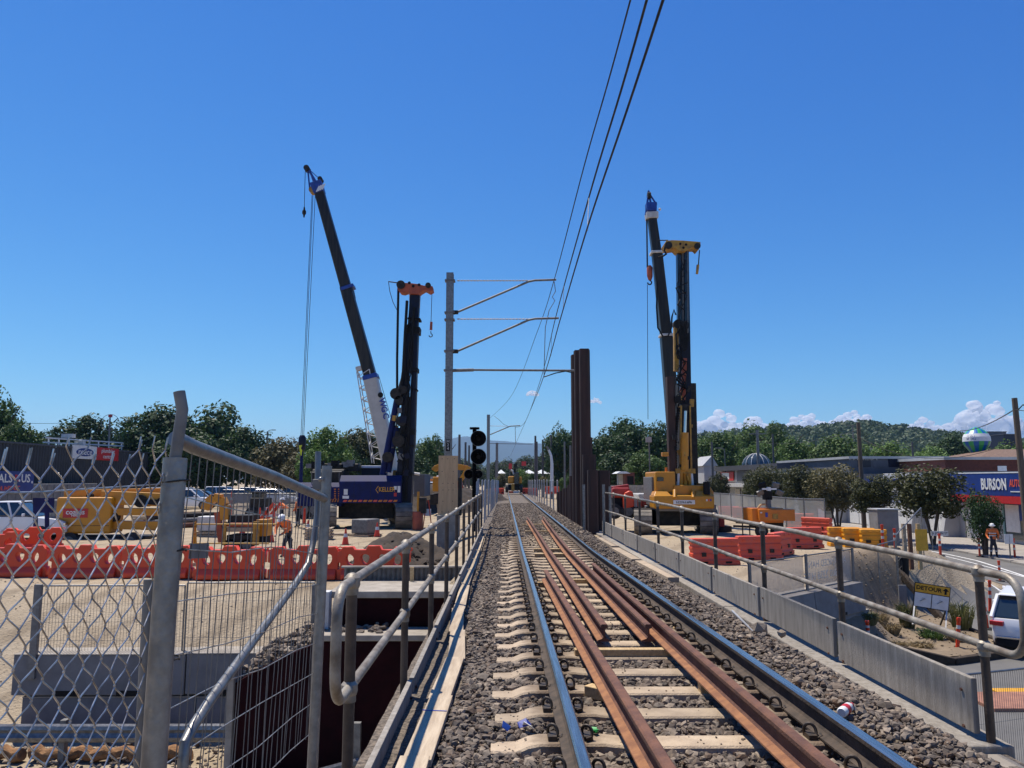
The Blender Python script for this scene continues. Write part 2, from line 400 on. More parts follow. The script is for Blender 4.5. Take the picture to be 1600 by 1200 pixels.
def obj(name, me, parent=None):
    o = bpy.data.objects.new(name, me); COL.objects.link(o)
    if parent is not None: o.parent = parent
    return o
def thing(name, label, cat, loc=(0, 0, 0), rz=0.0, group=None):
    o = bpy.data.objects.new(name, None); COL.objects.link(o)
    o.empty_display_size = 0.2
    o.location = loc; o.rotation_euler = (0, 0, rz)
    o['label'] = label; o['category'] = cat
    if group: o['group'] = group
    return o
def tag(o, label, cat, group=None):
    o['label'] = label; o['category'] = cat
    if group: o['group'] = group
    return o
def struct(o):
    o['kind'] = 'structure'; return o
def dup(root, loc, rz, label=None, group=None):
    r = root.copy(); COL.objects.link(r); r.location = loc; r.rotation_euler = (0, 0, rz)
    if label: r['label'] = label
    if group: r['group'] = group
    for ch in list(root.children):
        c = ch.copy(); COL.objects.link(c); c.parent = r
        for g in list(ch.children):
            d = g.copy(); COL.objects.link(d); d.parent = c
    return r
CROT = camo.rotation_euler.to_matrix()
def at(px, py, D):
    """World point seen at photo pixel (px, py) when it stands D metres ahead."""
    d = CROT @ Vector(((px - 800) / 1180, (600 - py) / 1180, -1))
    d *= D / d.y
    return Vector((d.x, d.y, d.z + CZ))
def text(name, s, mname, size, parent=None, loc=(0, 0, 0), rot=(0, 0, 0), ext=0.004, bold=0.0, sx=1.0, align='CENTER', mirror=False):
    cu = bpy.data.curves.new('lettering', 'FONT'); cu.body = s; cu.size = size; cu.extrude = ext; cu.offset = bold
    cu.align_x = align; cu.align_y = 'CENTER'; cu.resolution_u = 2
    t = bpy.data.objects.new('lettering', cu); COL.objects.link(t)
    dg = bpy.context.evaluated_depsgraph_get()
    me = bpy.data.meshes.new_from_object(t.evaluated_get(dg))
    bpy.data.objects.remove(t)
    me.transform(Matrix.Diagonal((sx * (-1 if mirror else 1), 1, 1, 1)))
    if mirror: me.flip_normals()
    me.materials.clear(); me.materials.append(MATS[mname])
    o = obj(name, me, parent); o.location = loc; o.rotation_euler = rot
    return o
def marks(mname, w_, h, n, parent, loc, rot, seed=1):
    """Row of letter-like strokes for print too small to read in the photograph."""
    r_ = random.Random(seed); m = MB(); st = w_ / n
    for i in range(n):
        x = -w_ / 2 + i * st
        if r_.random() < .12: continue
        m.bx(x, x + st * .28, -h / 2, h / 2, 0, .004)
        for z in r_.sample([-.5, -.08, .34], r_.choice([1, 2, 2])): m.bx(x + st * .29, x + st * .8, z * h, z * h + h * .16, 0, .004)
        if r_.random() < .5: m.bx(x + st * .56, x + st * .8, -h * .3, h * .3, .0045, .006)
    o = m.build('lettering', mname, parent); o.location = loc; o.rotation_euler = rot
    return o
def smooth01(t):
    t = min(1.0, max(0.0, t)); return t * t * (3 - 2 * t)
def lerp(a, b, t): return a + (b - a) * t
def fbm(x, y, seed=0):
    v = 0; a = 1
    for k in range(4):
        v += a * math.sin(x * 1.7 + seed * 3.1 + k * 2.3 + 1.3 * math.sin(y * 1.3 + k)) * math.cos(y * 1.9 + seed * 1.7 + k * 1.1 + 1.1 * math.sin(x * 1.1 - k))
        x *= 2.1; y *= 2.1; a *= 0.5
    return v / 1.9
# ------------------------------------------------------------------ terrain
PAD = 2.25
def street(y): return 0.9 * smooth01((y - 20) / 25)
def groundz(x, y, rough=True):
    # left: low path, bank, working pad
    L = PAD * smooth01((y - 14.4) / 6.6) if y < 21 else PAD
    ye = 21.0 + max(0, x - 6) * 0.95
    s1 = smooth01((y - (ye - 4.2)) / 4.2)
    q_ = smooth01((y - 25) / 7.5); s2 = 1 - smooth01((x - (10.7 + 6.3 * q_)) / (1.6 + 3.4 * q_))
    Rr = lerp(street(y), PAD, s1 * s2)
    t = smooth01((x - 0.0) / 2.4)
    z = lerp(L, Rr, t)
    c = 3.05 * smooth01((y - 14.9) / 0.6)
    k = 1 - smooth01((abs(x - 1.3) - 2.35) / 1.6)
    if y > 14.9: z = max(z, lerp(z, c, k))
    if rough and (y > 14.6):
        pad = (1 - t) * smooth01((y - 14.6) / 3) + t * s1 * s2
        z += pad * (0.06 * fbm(x * 0.55, y * 0.45, 1) + 0.05 * fbm(x * 1.9, y * 1.1, 2)) * (1 - k)
    if y > 130: z -= min(1.0, (y - 130) / 200) * 0.6
    return z
def axis(dense, far):
    return sorted(set([round(v, 3) for v in dense] + far))
xs = axis([-30 + 0.5 * i for i in range(141)], [-9000, -5000, -2500, -1200, -600, -300, -160, -100, -70, -50, -40, -35, 45, 50, 60, 75, 100, 160, 300, 600, 1200, 2500, 5000, 9000])
ys = axis([-4 + 0.5 * i for i in range(142)], [-60, -20, -10, 70, 75, 80, 90, 100, 115, 130, 150, 180, 220, 300, 450, 700, 1200, 2200, 4000, 7000, 9500])
g = MB(); nx = len(xs)
g.v = [(x, y, groundz(x, y)) for y in ys for x in xs]
g.f = [(j * nx + i, j * nx + i + 1, (j + 1) * nx + i + 1, (j + 1) * nx + i) for j in range(len(ys) - 1) for i in range(nx - 1)]
g.m = [0] * len(g.f)
struct(g.build('ground', 'sand', smooth=True, angle=180))

def sheet(name, mname, x0, x1, y0, y1, mask, off, step=0.5):
    m = MB(); nx = int(round((x1 - x0) / step)) + 1; ny = int(round((y1 - y0) / step)) + 1
    idx = {}
    for j in range(ny):
        for i in range(nx):
            x = x0 + i * step; y = y0 + j * step
            if mask(x, y) :
                idx[i, j] = len(m.v); m.v.append((x, y, groundz(x, y) + off))
    for j in range(ny - 1):
        for i in range(nx - 1):
            q = [(i, j), (i + 1, j), (i + 1, j + 1), (i, j + 1)]
            if all(t in idx for t in q): m.f.append(tuple(idx[t] for t in q)); m.m.append(0)
    return m.build(name, mname, smooth=True, angle=180)
def low(x, y):
    ye = 21.0 + max(0, x - 6) * 0.95
    return x > 12.4 + 9 * smooth01((y - 26) / 8) or y < (22.5 if x > 8.8 else 20)
struct(sheet('road', 'asphalt', 4, 26, 2, 110, lambda x, y: low(x, y), 0.02))
struct(sheet('pavement', 'footpath', 26, 34, 2, 110, lambda x, y: True, 0.13))
m = MB()
for i in range(90):
    y0 = 2 + i * 1.2
    m.bx(25.85, 26.02, y0, y0 + 1.19, street(y0) - 0.2, street(y0 + 0.6) + 0.135)
struct(m.build('kerb', 'footpath', bevel=0.02))
def strip(name, mname, pts, wd, off=0.026):
    m = MB()
    for (x0, y0), (x1, y1) in zip(pts, pts[1:]):
        n = max(1, int(math.hypot(x1 - x0, y1 - y0) / 0.8))
        dx, dy = x1 - x0, y1 - y0; L = math.hypot(dx, dy); px, py = -dy / L * wd / 2, dx / L * wd / 2
        for k in range(n):
            a, b = k / n, (k + 1) / n
            q = []
            for t, sg in ((a, -1), (b, -1), (b, 1), (a, 1)):
                X = x0 + dx * t + px * sg; Y = y0 + dy * t + py * sg
                q.append((X, Y, groundz(X, Y) + off))
            m.add(q, [(0, 1, 2, 3)])
    return struct(m.build(name, mname))
strip('road_marking', 'white_line', [(22.9, 29.0), (24.6, 40.0), (25.0, 80.0)], 0.14)
strip('road_marking', 'white_line', [(23.6, 33.0), (24.1, 44.0)], 0.10)
strip('road_marking', 'white_line', [(19.0, 25.0), (20.6, 33.0), (21.4, 60)], 0.12)
# brick crossing and its tactile strip by the near fence
m = MB(); m.bx(10.6, 20, 17.0, 18.3, 0.0, 0.10); struct(m.build('brick_paving', 'brickpath', bevel=0.02))
m = MB(); m.bx(11.6, 13.0, 18.32, 18.75, 0.0, 0.06); struct(m.build('tactile_paving', 'sign_yellow', bevel=0.01))

# dirt island between street and pad, edged by a kerb
island = [(9.3, 21.4), (12.2, 21.2), (14.1, 22.0), (14.9, 23.4), (15.0, 26.5), (14.4, 29.5), (12.6, 29.0), (10.5, 25.0)]
def inpoly(x, y, P):
    c = False; j = len(P) - 1
    for i in range(len(P)):
        if (P[i][1] > y) != (P[j][1] > y) and x < (P[j][0] - P[i][0]) * (y - P[i][1]) / (P[j][1] - P[i][1]) + P[i][0]: c = not c
        j = i
    return c
m = MB(); st = 0.22; idx = {}
for j in range(45):
    for i in range(32):
        x = 8.8 + i * st; y = 20.8 + j * st
        if inpoly(x, y, island):
            idx[i, j] = len(m.v)
            m.v.append((x, y, groundz(x, y) + 0.13 + 0.10 * max(0, fbm(x * 1.3, y * 1.1, 5)) + rnd.uniform(0, 0.05)))
for (i, j) in list(idx):
    q = [(i, j), (i + 1, j), (i + 1, j + 1), (i, j + 1)]
    if all(t in idx for t in q): m.f.append(tuple(idx[t] for t in q)); m.m.append(0)
struct(m.build('dirt_patch', 'dirt', smooth=True, angle=180))
m = MB()
ed = island[:6]
for a, b in zip(ed, ed[1:]):
    m.bar((a[0], a[1], groundz(*a) + 0.07), (b[0], b[1], groundz(*b) + 0.07), 0.18, 0.26)
struct(m.build('island_kerb', 'soil_dark', bevel=0.03))

# dug soil lying along the left of the embankment
def mound(name, cx, cy, rx, ry, h, mname, seed, label, cat, base=None, n=40):
    m = MB()
    for j in range(n + 1):
        for i in range(n + 1):
            u = -1 + 2 * i / n; v = -1 + 2 * j / n
            x = cx + u * rx; y = cy + v * ry
            r = math.sqrt(u * u + v * v) + 0.18 * fbm(u * 2, v * 2, seed)
            e = smooth01(1 - r)
            z = (groundz(x, y, False) if base is None else base) - 0.08 + h * e + 0.09 * h * fbm(u * 7, v * 7, seed + 3) * min(1, e * 3) + rnd.uniform(-0.03, 0.03) * h * min(1, e * 4)
            m.v.append((x, y, z))
    for j in range(n):
        for i in range(n):
            a = j * (n + 1) + i
            m.f.append((a, a + 1, a + n + 2, a + n + 1)); m.m.append(0)
    return tag(m.build(name, mname, smooth=True, angle=60), label, cat)
mound('soil_heap', -3.4, 24.5, 2.0, 4.2, 1.15, 'soil_dark', 3, 'dark heap of dug soil beside the left handrail', 'soil heap')
mound('soil_heap', -5.6, 71, 7.0, 8, 2.6, 'soil_dark', 8, 'broad spoil heap behind the white tipper truck', 'soil heap')

# ------------------------------------------------------------------ track profile
XL, XR = 0.42, 2.09
XC = (XL + XR) / 2
def rd(y): return 1.41 + 0.0127 * min(y, 17.9)      # rail head below eye level
def rz(y): return CZ - rd(y)
def yrange(y0, y1):
    o = [y0]; 
    while o[-1] < y1 - 1e-6: o.append(min(y1, o[-1] + (1.0 if o[-1] < 22 else 6.0)))
    return o
RAIL = [(-0.073, 0), (0.073, 0), (0.073, 0.012), (0.022, 0.03), (0.0085, 0.05), (0.0085, 0.122), (0.034, 0.135), (0.035, 0.160), (0.024, 0.170), (-0.024, 0.170), (-0.035, 0.160), (-0.034, 0.135), (-0.0085, 0.122), (-0.0085, 0.05), (-0.022, 0.03), (-0.073, 0.012)]
def rail_mesh(x0, x1, y0, y1, zf, mi_top=1, jog=0.0):
    """Flat-bottom rail swept along y from (x0,y0) to (x1,y1); zf(y) is the foot height."""
    m = MB(); rings = []
    for y in yrange(y0, y1):
        t = (y - y0) / (y1 - y0); x = lerp(x0, x1, t) + jog * math.sin(t * math.pi)
        rings.append([(x + a, y, zf(y) + b) for a, b in RAIL])
    m.loft(rings)
    n = len(RAIL); k = 0
    for i in range(len(rings) - 1):
        for j in range(n):
            if j in (7, 8, 9): m.m[k] = mi_top            # running surface
            elif j in (2, 14, 1, 15) and mi_top == 2: m.m[k] = 1
            k += 1
    return m
track = thing('railway_track', 'straight broad railway track on concrete sleepers running over the bridge into the distance', 'railway track')
for x in (XL, XR):
    rail_mesh(x, x, 0.5, 140, lambda y: rz(y) - 0.170).build('rail', ['rail_side', 'steel_head'], track)

# concrete sleepers with coil clips
def sleeper_mesh():
    prof = [(-1.34, -0.045), (-1.18, -0.045), (-1.10, -0.012), (-1.03, 0.0), (-0.62, 0.0), (-0.48, -0.014), (0.48, -0.014), (0.62, 0.0), (1.03, 0.0), (1.10, -0.012), (1.18, -0.045), (1.34, -0.045)]
    m = MB(); rings = []
    for x, z in prof:
        e = 0.02 if abs(x) > 1.3 else 0
        rings.append([(x, -0.135 + e, -0.21), (x, 0.135 - e, -0.21), (x, 0.115 - e, z - 0.012), (x, 0.100 - e, z), (x, -0.100 + e, z), (x, -0.115 + e, z - 0.012)])
    m.loft(rings)
    return m
def clip_mesh():
    """Pandrol-style coil clip, opening along the rail."""
    m = MB(); p = []
    for i in range(15):
        a = math.pi * (1.75 * i / 14) - 0.6
        p.append((0.028 + 0.034 * math.cos(a) * 0.9, -0.045 + 0.085 * i / 14, 0.045 + 0.040 * math.sin(a)))
    p = [(0.012, -0.075, 0.02)] + p + [(-0.028, 0.05, 0.02), (-0.035, 0.0, 0.022)]
    m.tube(p, 0.0105, 7)
    m.bx(0.005, 0.06, -0.055, 0.055, -0.004, 0.03)
    return m
sm_ = mat('sleeper_stained', (0.45, 0.35, 0.24), 0.9, 0.0, (0.25, 0.185, 0.125), 5, 0.5, 90, rv=0.16, lo=0.40, hi=0.80, detail=9); seat_stain(sm_)
sl0 = sleeper_mesh().build('sleeper', sm_, track)
cl0 = clip_mesh().build('rail_clip', 'clip', sl0, smooth=True)
slme, clme = sl0.data, cl0.data
SLEEP = []
y = 2.62; k = 0
while y < 27:
    jx = rnd.uniform(-0.03, 0.03)
    if k == 0: s = sl0
    else: s = obj('sleeper', slme, track)
    s.location = (XC + jx, y, rz(y) - 0.178); s.rotation_euler = (-0.0127 if y < 18 else 0, 0, rnd.uniform(-0.006, 0.006))
    SLEEP.append((y, XC + jx))
    if y < 17:
        for rx in (XL, XR):
            for sg in (-1, 1):
                c = cl0 if (k == 0 and rx == XL and sg == -1) else obj('rail_clip', clme, s)
                c.location = (rx - (XC + jx) + sg * 0.082, 0, 0.0)
                c.rotation_euler = (0, 0, 0 if sg > 0 else math.pi)
    y += 0.625 + rnd.uniform(-0.015, 0.015); k += 1

# loose rusty rails lying between the running rails, on timber packers
def loose(name, x0, x1, y0, y1, raise_, label, jog=0.0):
    o = rail_mesh(x0, x1, y0, y1, lambda y: rz(y) - 0.208 + raise_, 2, jog).build(name, ['rust', 'rust_orange', 'rust'], None)
    return tag(o, label, 'rail', 'rusty spare rails between the running rails')
loose('loose_rail', 0.845, 0.70, 1.6, 13.2, 0.095, 'rusty spare rail nearest the left running rail, running out at the bottom edge')
loose('loose_rail', 1.01, 0.97, 7.9, 33.0, 0.095, 'long rusty spare rail left of centre whose cut end lies on a timber block', 0.02)
loose('loose_rail', 1.46, 1.66, 7.9, 33.4, 0.095, 'long rusty spare rail right of centre with its cut end facing the camera', -0.06)
loose('loose_rail', 1.64, 1.65, 1.6, 14.4, 0.095, 'rusty spare rail close beside the right running rail, running out at the bottom edge', -0.03)
def timber(x0, x1, yy, rzz, label, h=0.09, w=0.10):
    m = MB(); L = x1 - x0
    m.bx(-L / 2, L / 2, -w / 2, w / 2, 0, h)
    o = m.build('timber_packer', 'timber', None, bevel=0.006)
    o.location = ((x0 + x1) / 2, yy, rz(yy) - 0.213); o.rotation_euler = (0, 0, rzz)
    tag(o, label, 'timber block', 'timber blocks under the spare rails')
timber(0.68, 1.62, 7.62, 0.0, 'pale timber block under the two cut rail ends, nearest whole one')
timber(0.62, 0.93, 6.15, -0.75, 'short pale timber block lying askew beside the left spare rail')
timber(1.56, 1.66, 6.3, 0.0, 'small timber block end showing under the right spare rail')
timber(0.55, 0.83, 13.0, 0.05, 'timber block under the far end of the left spare rail')
timber(1.15, 1.6, 13.4, 0.0, 'timber block between the spare rails just past their overlap')
timber(0.72, 1.72, 18.6, 0.0, 'pale timber block across the middle of the long spare rails')
timber(0.75, 1.72, 19.9, 0.0, 'second timber block across the middle of the long spare rails')
timber(0.70, 1.75, 26.8, 0.0, 'timber block across the spare rails near their far end')
timber(0.70, 1.78, 30.8, 0.0, 'farthest timber block, under the far tips of the spare rails')
timber(1.95, 2.0, 9.0, 0.1, 'small timber offcut tucked against the right running rail', 0.05, 0.06)

# ballast: a dark bed and loose stones
def ballz(x, y):
    b = rz(y) - 0.215
    b -= 0.03 * (1 - smooth01((x - XR) / 0.4))
    if x < XL: b -= 0.02 * smooth01((XL - 0.2 - x) / 0.5) + 0.05 * smooth01((-0.25 - x) / 0.5) 
    if x > XR: b += 0.03 * smooth01((x - XR) / 0.4) - 0.24 * smooth01((x - 2.78) / 0.5)
    if y > 24: b += 0.05 * smooth01((y - 24) / 6)
    return b
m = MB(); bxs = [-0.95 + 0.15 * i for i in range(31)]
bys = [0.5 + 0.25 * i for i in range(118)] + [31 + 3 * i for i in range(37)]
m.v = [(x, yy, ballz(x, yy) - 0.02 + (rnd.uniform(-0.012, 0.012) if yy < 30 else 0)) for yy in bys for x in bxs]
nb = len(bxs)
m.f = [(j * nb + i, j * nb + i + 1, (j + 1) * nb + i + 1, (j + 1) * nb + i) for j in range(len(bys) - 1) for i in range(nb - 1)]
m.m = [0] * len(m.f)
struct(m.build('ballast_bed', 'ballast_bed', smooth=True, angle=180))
rs = np.random.RandomState(3)
ico = bmesh.new(); bmesh.ops.create_icosphere(ico, subdivisions=1, radius=1.0)
IV = np.array([v.co[:] for v in ico.verts]); IF = np.array([[v.index for v in f.verts] for f in ico.faces]); ico.free()
def stones(name, pts, sizes, mname, kind=True):
    """Scatter angular stones (20 faces each) as one mesh."""
    n = len(pts)
    v = np.repeat(IV[None], n, 0) * rs.uniform(0.62, 1.25, (n, len(IV), 1))
    v *= np.stack([rs.uniform(0.75, 1.35, n), rs.uniform(0.7, 1.1, n), rs.uniform(0.5, 0.85, n)], 1)[:, None]
    a = rs.uniform(0, 6.283, n); c, s = np.cos(a), np.sin(a); t = rs.uniform(-0.7, 0.7, n); ct, st = np.cos(t), np.sin(t)
    x = v[..., 0]; y = v[..., 1] * ct[:, None] - v[..., 2] * st[:, None]; z = v[..., 1] * st[:, None] + v[..., 2] * ct[:, None]
    v = np.stack([x * c[:, None] - y * s[:, None], x * s[:, None] + y * c[:, None], z], 2) * np.asarray(sizes)[:, None, None] + np.asarray(pts)[:, None]
    f = (IF[None] + (np.arange(n) * len(IV))[:, None, None]).reshape(-1, 3)
    me = bpy.data.meshes.new(name)
    me.vertices.add(n * len(IV)); me.vertices.foreach_set('co', v.reshape(-1).astype(np.float32))
    me.loops.add(f.size); me.loops.foreach_set('vertex_index', f.reshape(-1).astype(np.int32))
    me.polygons.add(len(f)); me.polygons.foreach_set('loop_start', np.arange(0, f.size, 3, dtype=np.int32)); me.polygons.foreach_set('loop_total', np.full(len(f), 3, np.int32))
    me.update(calc_edges=True); me.validate()
    me.polygons.foreach_set('use_smooth', [False] * len(f))
    me.materials.append(MATS[mname])
    o = obj(name, me)
    if kind: o['kind'] = 'stuff'
    return o
CL = [(3.2, -0.55), (4.9, -0.55), (6.3, -0.51), (7.72, -0.485), (9.2, -0.56), (10.9, -0.65), (13.5, -0.70), (16.5, -0.72), (20.0, -0.74), (26.0, -0.775)]
def boardx(y):
    if y <= CL[0][0]: return CL[0][1]
    for (y0, x0), (y1, x1) in zip(CL, CL[1:]):
        if y <= y1: return lerp(x0, x1, (y - y0) / (y1 - y0))
    return -0.95
pts = []; szs = []
def clear(x, y, s):
    for sy, sx in SLEEP:
        if abs(y - sy) < 0.122 + s * 0.8 and abs(x - sx) < 1.33: return False
    for r in (XL, XR):
        if abs(x - r) < 0.085: return False
    return True
for (ya, yb, dens, smin, smax) in ((2.4, 7.5, 900, 0.014, 0.037), (7.5, 14, 640, 0.016, 0.036), (14, 26, 330, 0.02, 0.04), (26, 60, 90, 0.03, 0.05)):
    n = int((yb - ya) * 4.35 * dens)
    X = rs.uniform(-0.62, 3.27, n); Y = rs.uniform(ya, yb, n); S = rs.uniform(smin, smax, n) * (1 + 0.5 * (rs.rand(n) > 0.93))
    for x, yy, s in zip(X, Y, S):
        if yy < 26 and x < boardx(yy) + 0.11 + s * 0.6: continue
        lowl = yy < 27 and not clear(x, yy, s)
        if lowl:
            if x > XR + 0.28 and rs.rand() < 0.35: pass      # some stones lie on the sleeper ends on the right
            elif x > XR + 0.62 and rs.rand() < 0.7: pass
            elif yy > 21 and rs.rand() < 0.2 + 0.12 * (yy - 21): pass
            else: continue
        top = 0.028 if lowl else 0
        pts.append((x, yy, ballz(x, yy) + top + rs.uniform(-0.012, 0.028) + s * 0.15)); szs.append(s)
for (ya, yb, n) in ((2.4, 5.5, 9000), (5.5, 10, 7000)):
    for x, yy, s in zip(rs.uniform(-.5, 3.2, n), rs.uniform(ya, yb, n), rs.uniform(.004, .011, n)):
        if x > boardx(yy) + .11: pts.append((x, yy, (rz(yy) - .188 if not clear(x, yy, .0) and abs(x - XC) < 1.3 and rs.rand() < .12 else ballz(x, yy) + rs.uniform(0, .03)))); szs.append(s)
bo = stones('ballast', pts, szs, 'ballast_stone'); bo['label'] = 'grey brown crushed stone ballast between and beside the sleepers'

# ------------------------------------------------------------------ bridge
bridge = thing('rail_bridge', 'concrete rail bridge deck with maroon girders carrying the track over the street', 'bridge')
def slab(y0, y1, x0, x1, dt, db, name, mname, bev=0.02):
    m = MB(); rings = []
    for yy in yrange(y0, y1):
        rings.append([(x0, yy, CZ - dt(yy)), (x1, yy, CZ - dt(yy)), (x1, yy, CZ - db(yy)), (x0, yy, CZ - db(yy))])
    m.loft(rings); return m.build(name, mname, bridge, bevel=bev)
slab(-1, 15.2, -0.86, 3.52, lambda y: rd(y) + 0.44, lambda y: rd(y) + 0.75, 'deck', 'concrete')
for x in (-0.5, 0.4, 1.3, 2.2, 3.1):
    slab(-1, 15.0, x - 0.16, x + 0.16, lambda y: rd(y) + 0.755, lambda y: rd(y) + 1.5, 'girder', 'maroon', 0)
m = MB(); m.bx(-0.9, 3.55, -1.4, 1.6, 0, 2.5); m.build('abutment', 'concrete', bridge)
# kerb upstands carrying the parapets
for a, b in zip(range(5, 27, 3), range(8, 30, 3)):
    m = MB(); y0 = a + 0.6; y1 = b + 0.58
    m.M = None
    for x0, x1 in ((3.27, 3.62),):
        zt = CZ - 1.875 + 0.004 * (a % 2)
        m.bx(x0, x1, y0, y1, zt - 0.5, zt)
    m.build('kerb_upstand', 'concrete_stain', bridge, bevel=0.015)
m = MB(); m.prism([(3.18, 5.15, CZ - 1.97), (3.64, 5.15, CZ - 1.97), (3.82, 5.15, CZ - 2.9), (3.18, 5.15, CZ - 2.9)], (0, 0.44, 0)); m.build('end_block', 'sleeper', bridge, bevel=0.02)

def handrail(name, label, X, posts, ztop, zmid, zkt, zkb, inner, loop, mp='rail_pipe', seed=1):
    r_ = random.Random(seed)
    t = thing(name, label, 'handrail')
    pm = None
    for yy in posts:
        m = MB(); m.cyl((X, yy, CZ - zkb(yy) - 0.12), (X, yy, CZ - ztop(yy)), 0.031, n=12)
        p = m.build('post', 'post_brown', t, smooth=True)
        for zz in (ztop(yy), zmid(yy)):
            m = MB(); m.tube([(X, yy, CZ - zz - 0.075), (X, yy, CZ - zz - 0.04), (X, yy, CZ - zz - 0.036), (X, yy, CZ - zz - 0.02), (X, yy, CZ - zz + 0.02), (X, yy, CZ - zz + 0.042), (X, yy, CZ - zz + 0.048)], 0.04, 14, True, [0.038, 0.038, 0.042, 0.047, 0.046, 0.026, 0.008])
            m.build('knuckle', mp, p, smooth=True)
    a, b = posts[0], posts[-1]
    for nm, zf in (('top_rail', ztop), ('mid_rail', zmid)):
        for y0, y1 in zip(posts, posts[1:]):
            m = MB(); s = r_.uniform(-0.008, 0.008)
            ym = (y0 + y1) / 2
            m.tube([(X, y0, CZ - zf(y0)), (X + s, ym, CZ - zf(ym) + s), (X, y1, CZ - zf(y1))], 0.0285, 12)
            m.build(nm, mp, t, smooth=True)
    # rounded end loop towards the camera
    p = [(X, a, CZ - ztop(a))]; zt = CZ - ztop(a); zm = CZ - zmid(a); r = 0.17
    for i in range(7):
        q = math.pi / 2 * i / 6
        p.append((X, a - loop + r - r * math.sin(q) if True else 0, zt - r + r * math.cos(q)))
    for i in range(7):
        q = math.pi / 2 * i / 6
        p.append((X, a - loop + r - r * math.cos(q), zm + r - r * math.sin(q)))
    p.append((X, a, zm))
    m = MB(); m.tube(p, 0.0285, 12); m.build('end_loop', mp, t, smooth=True)
    # concrete kick panels between posts
    for i, (y0, y1) in enumerate(zip(posts, posts[1:])):
        m = MB(); tl = r_.uniform(-0.015, 0.015); g0 = 0.02 + r_.uniform(0, 0.015)
        xa = X + inner * 0.038; xb = X + inner * 0.082; da, db_ = r_.uniform(-0.012, 0.012), r_.uniform(-0.012, 0.012)
        ya, yb = y0 + 0.03 + g0, y1 - 0.05
        m.prism([(xa, ya, CZ - zkt(ya) + da), (xb, ya, CZ - zkt(ya) + da), (xb + tl, ya, CZ - zkb(ya) + da), (xa + tl, ya, CZ - zkb(ya) + da)], (0, 0, 0.0001))
        m = MB()
        rings = []
        for yy, dd in ((ya, da), (yb, db_)):
            rings.append([(xa, yy, CZ - zkt(yy) + dd), (xb, yy, CZ - zkt(yy) + dd), (xb + tl, yy, CZ - zkb(yy) + dd), (xa + tl, yy, CZ - zkb(yy) + dd)])
        m.loft(rings)
        k = m.build('kick_panel', 'concrete_stain', t, bevel=0.006)
        for yy in (ya + 0.12, yb - 0.12):
            for zz in (0.12, 0.38):
                m = MB(); m.cyl((xb + tl * zz - 0.004, yy, CZ - zkt(yy) - zz), (xb + inner * 0.014, yy, CZ - zkt(yy) - zz), 0.013, n=6)
                m.build('bolt', 'rust', k)
    return t
PL = [4.42 + 2.37 * i for i in range(11)]
handrail('bridge_handrail', 'pipe handrail with concrete kick panels along the left edge of the bridge', -0.87, PL,
         lambda y: 0.585 - 0.003 * min(y, 24), lambda y: 1.17 - 0.0035 * min(y, 24), lambda y: 1.70 - 0.001 * y, lambda y: 2.16 - 0.001 * y, 1, 0.38, seed=1)
PR = [5.68 + 2.36 * i for i in range(10)]
handrail('bridge_handrail', 'pipe handrail with concrete kick panels along the right edge of the bridge, by the street', 3.5, PR,
         lambda y: 0.735 - 0.012 * min(y, 24), lambda y: 1.24 - 0.0075 * min(y, 24), lambda y: 1.43, lambda y: 1.82, -1, 0.46, seed=2)

# boards laid along the left edge of the ballast
for i, ((y0, x0), (y1, x1)) in enumerate(zip(CL, CL[1:])):
    lab = ['nearest weathered board on the ballast edge, cut off by the bottom of the frame', 'weathered board at the ballast edge with a blue chalk line across it', 'weathered board at the ballast edge just beyond the blue chalk line',
           'weathered board at the ballast edge with a cracked end, past the kink', 'fifth weathered board along the ballast edge', 'sixth weathered board along the ballast edge, under the handrail shadow',
           'seventh weathered board along the ballast edge', 'second last weathered board along the ballast edge', 'farthest weathered board along the ballast edge'][i]
    m = MB(); wd = 0.185 - 0.004 * i
    sg = 1 if i % 2 else -1
    m.bar((x0 + sg * 0.012, y0 - 0.03, CZ - 1.70 - rd(y0) + 1.46 - 0.004 * i), (x1 + sg * 0.004, y1 + 0.03, CZ - 1.70 - rd(y1) + 1.46 - 0.004 * i), wd, 0.045)
    o = m.build('edge_board', 'plank', None, bevel=0.004)
    tag(o, lab, 'board', 'boards along the ballast edge')
    if i == 1:
        m = MB(); yy = 5.9; xx = lerp(x0, x1, (yy - y0) / (y1 - y0)); m.bar((xx - wd / 2, yy + 0.01, CZ - 1.70 - rd(yy) + 1.46 + 0.0205), (xx + wd / 2, yy - 0.02, CZ - 1.70 - rd(yy) + 1.46 + 0.0205), 0.014, 0.004)
        m.build('chalk_line', 'poly_blue', o)
m = MB(); m.bar((-0.86, 3.3, CZ - 1.98), (-0.55, 4.3, CZ - 1.78), 0.05, 0.16); tag(m.build('offcut_board', 'plank', None, bevel=0.004), 'short board offcut poking up at the bottom edge beside the kick panel', 'board')
for i, (x, yy, L, wv) in enumerate(((2.95, 13.5, 3.2, 0.2), (2.9, 17.0, 3.0, 0.2), (2.95, 20.5, 3.0, 0.2))):
    m = MB(); m.bar((x, yy, CZ - rd(yy) - 0.15), (x - 0.03, yy + L, CZ - rd(yy + L) - 0.15), wv, 0.09)
    tag(m.build('edge_board', 'sleeper', None, bevel=0.006), ['weathered board lying on the ballast by the right parapet, nearest of three', 'weathered board lying on the ballast by the right parapet, middle of three', 'weathered board lying on the ballast by the right parapet, farthest of three'][i], 'board', 'boards by the right parapet')

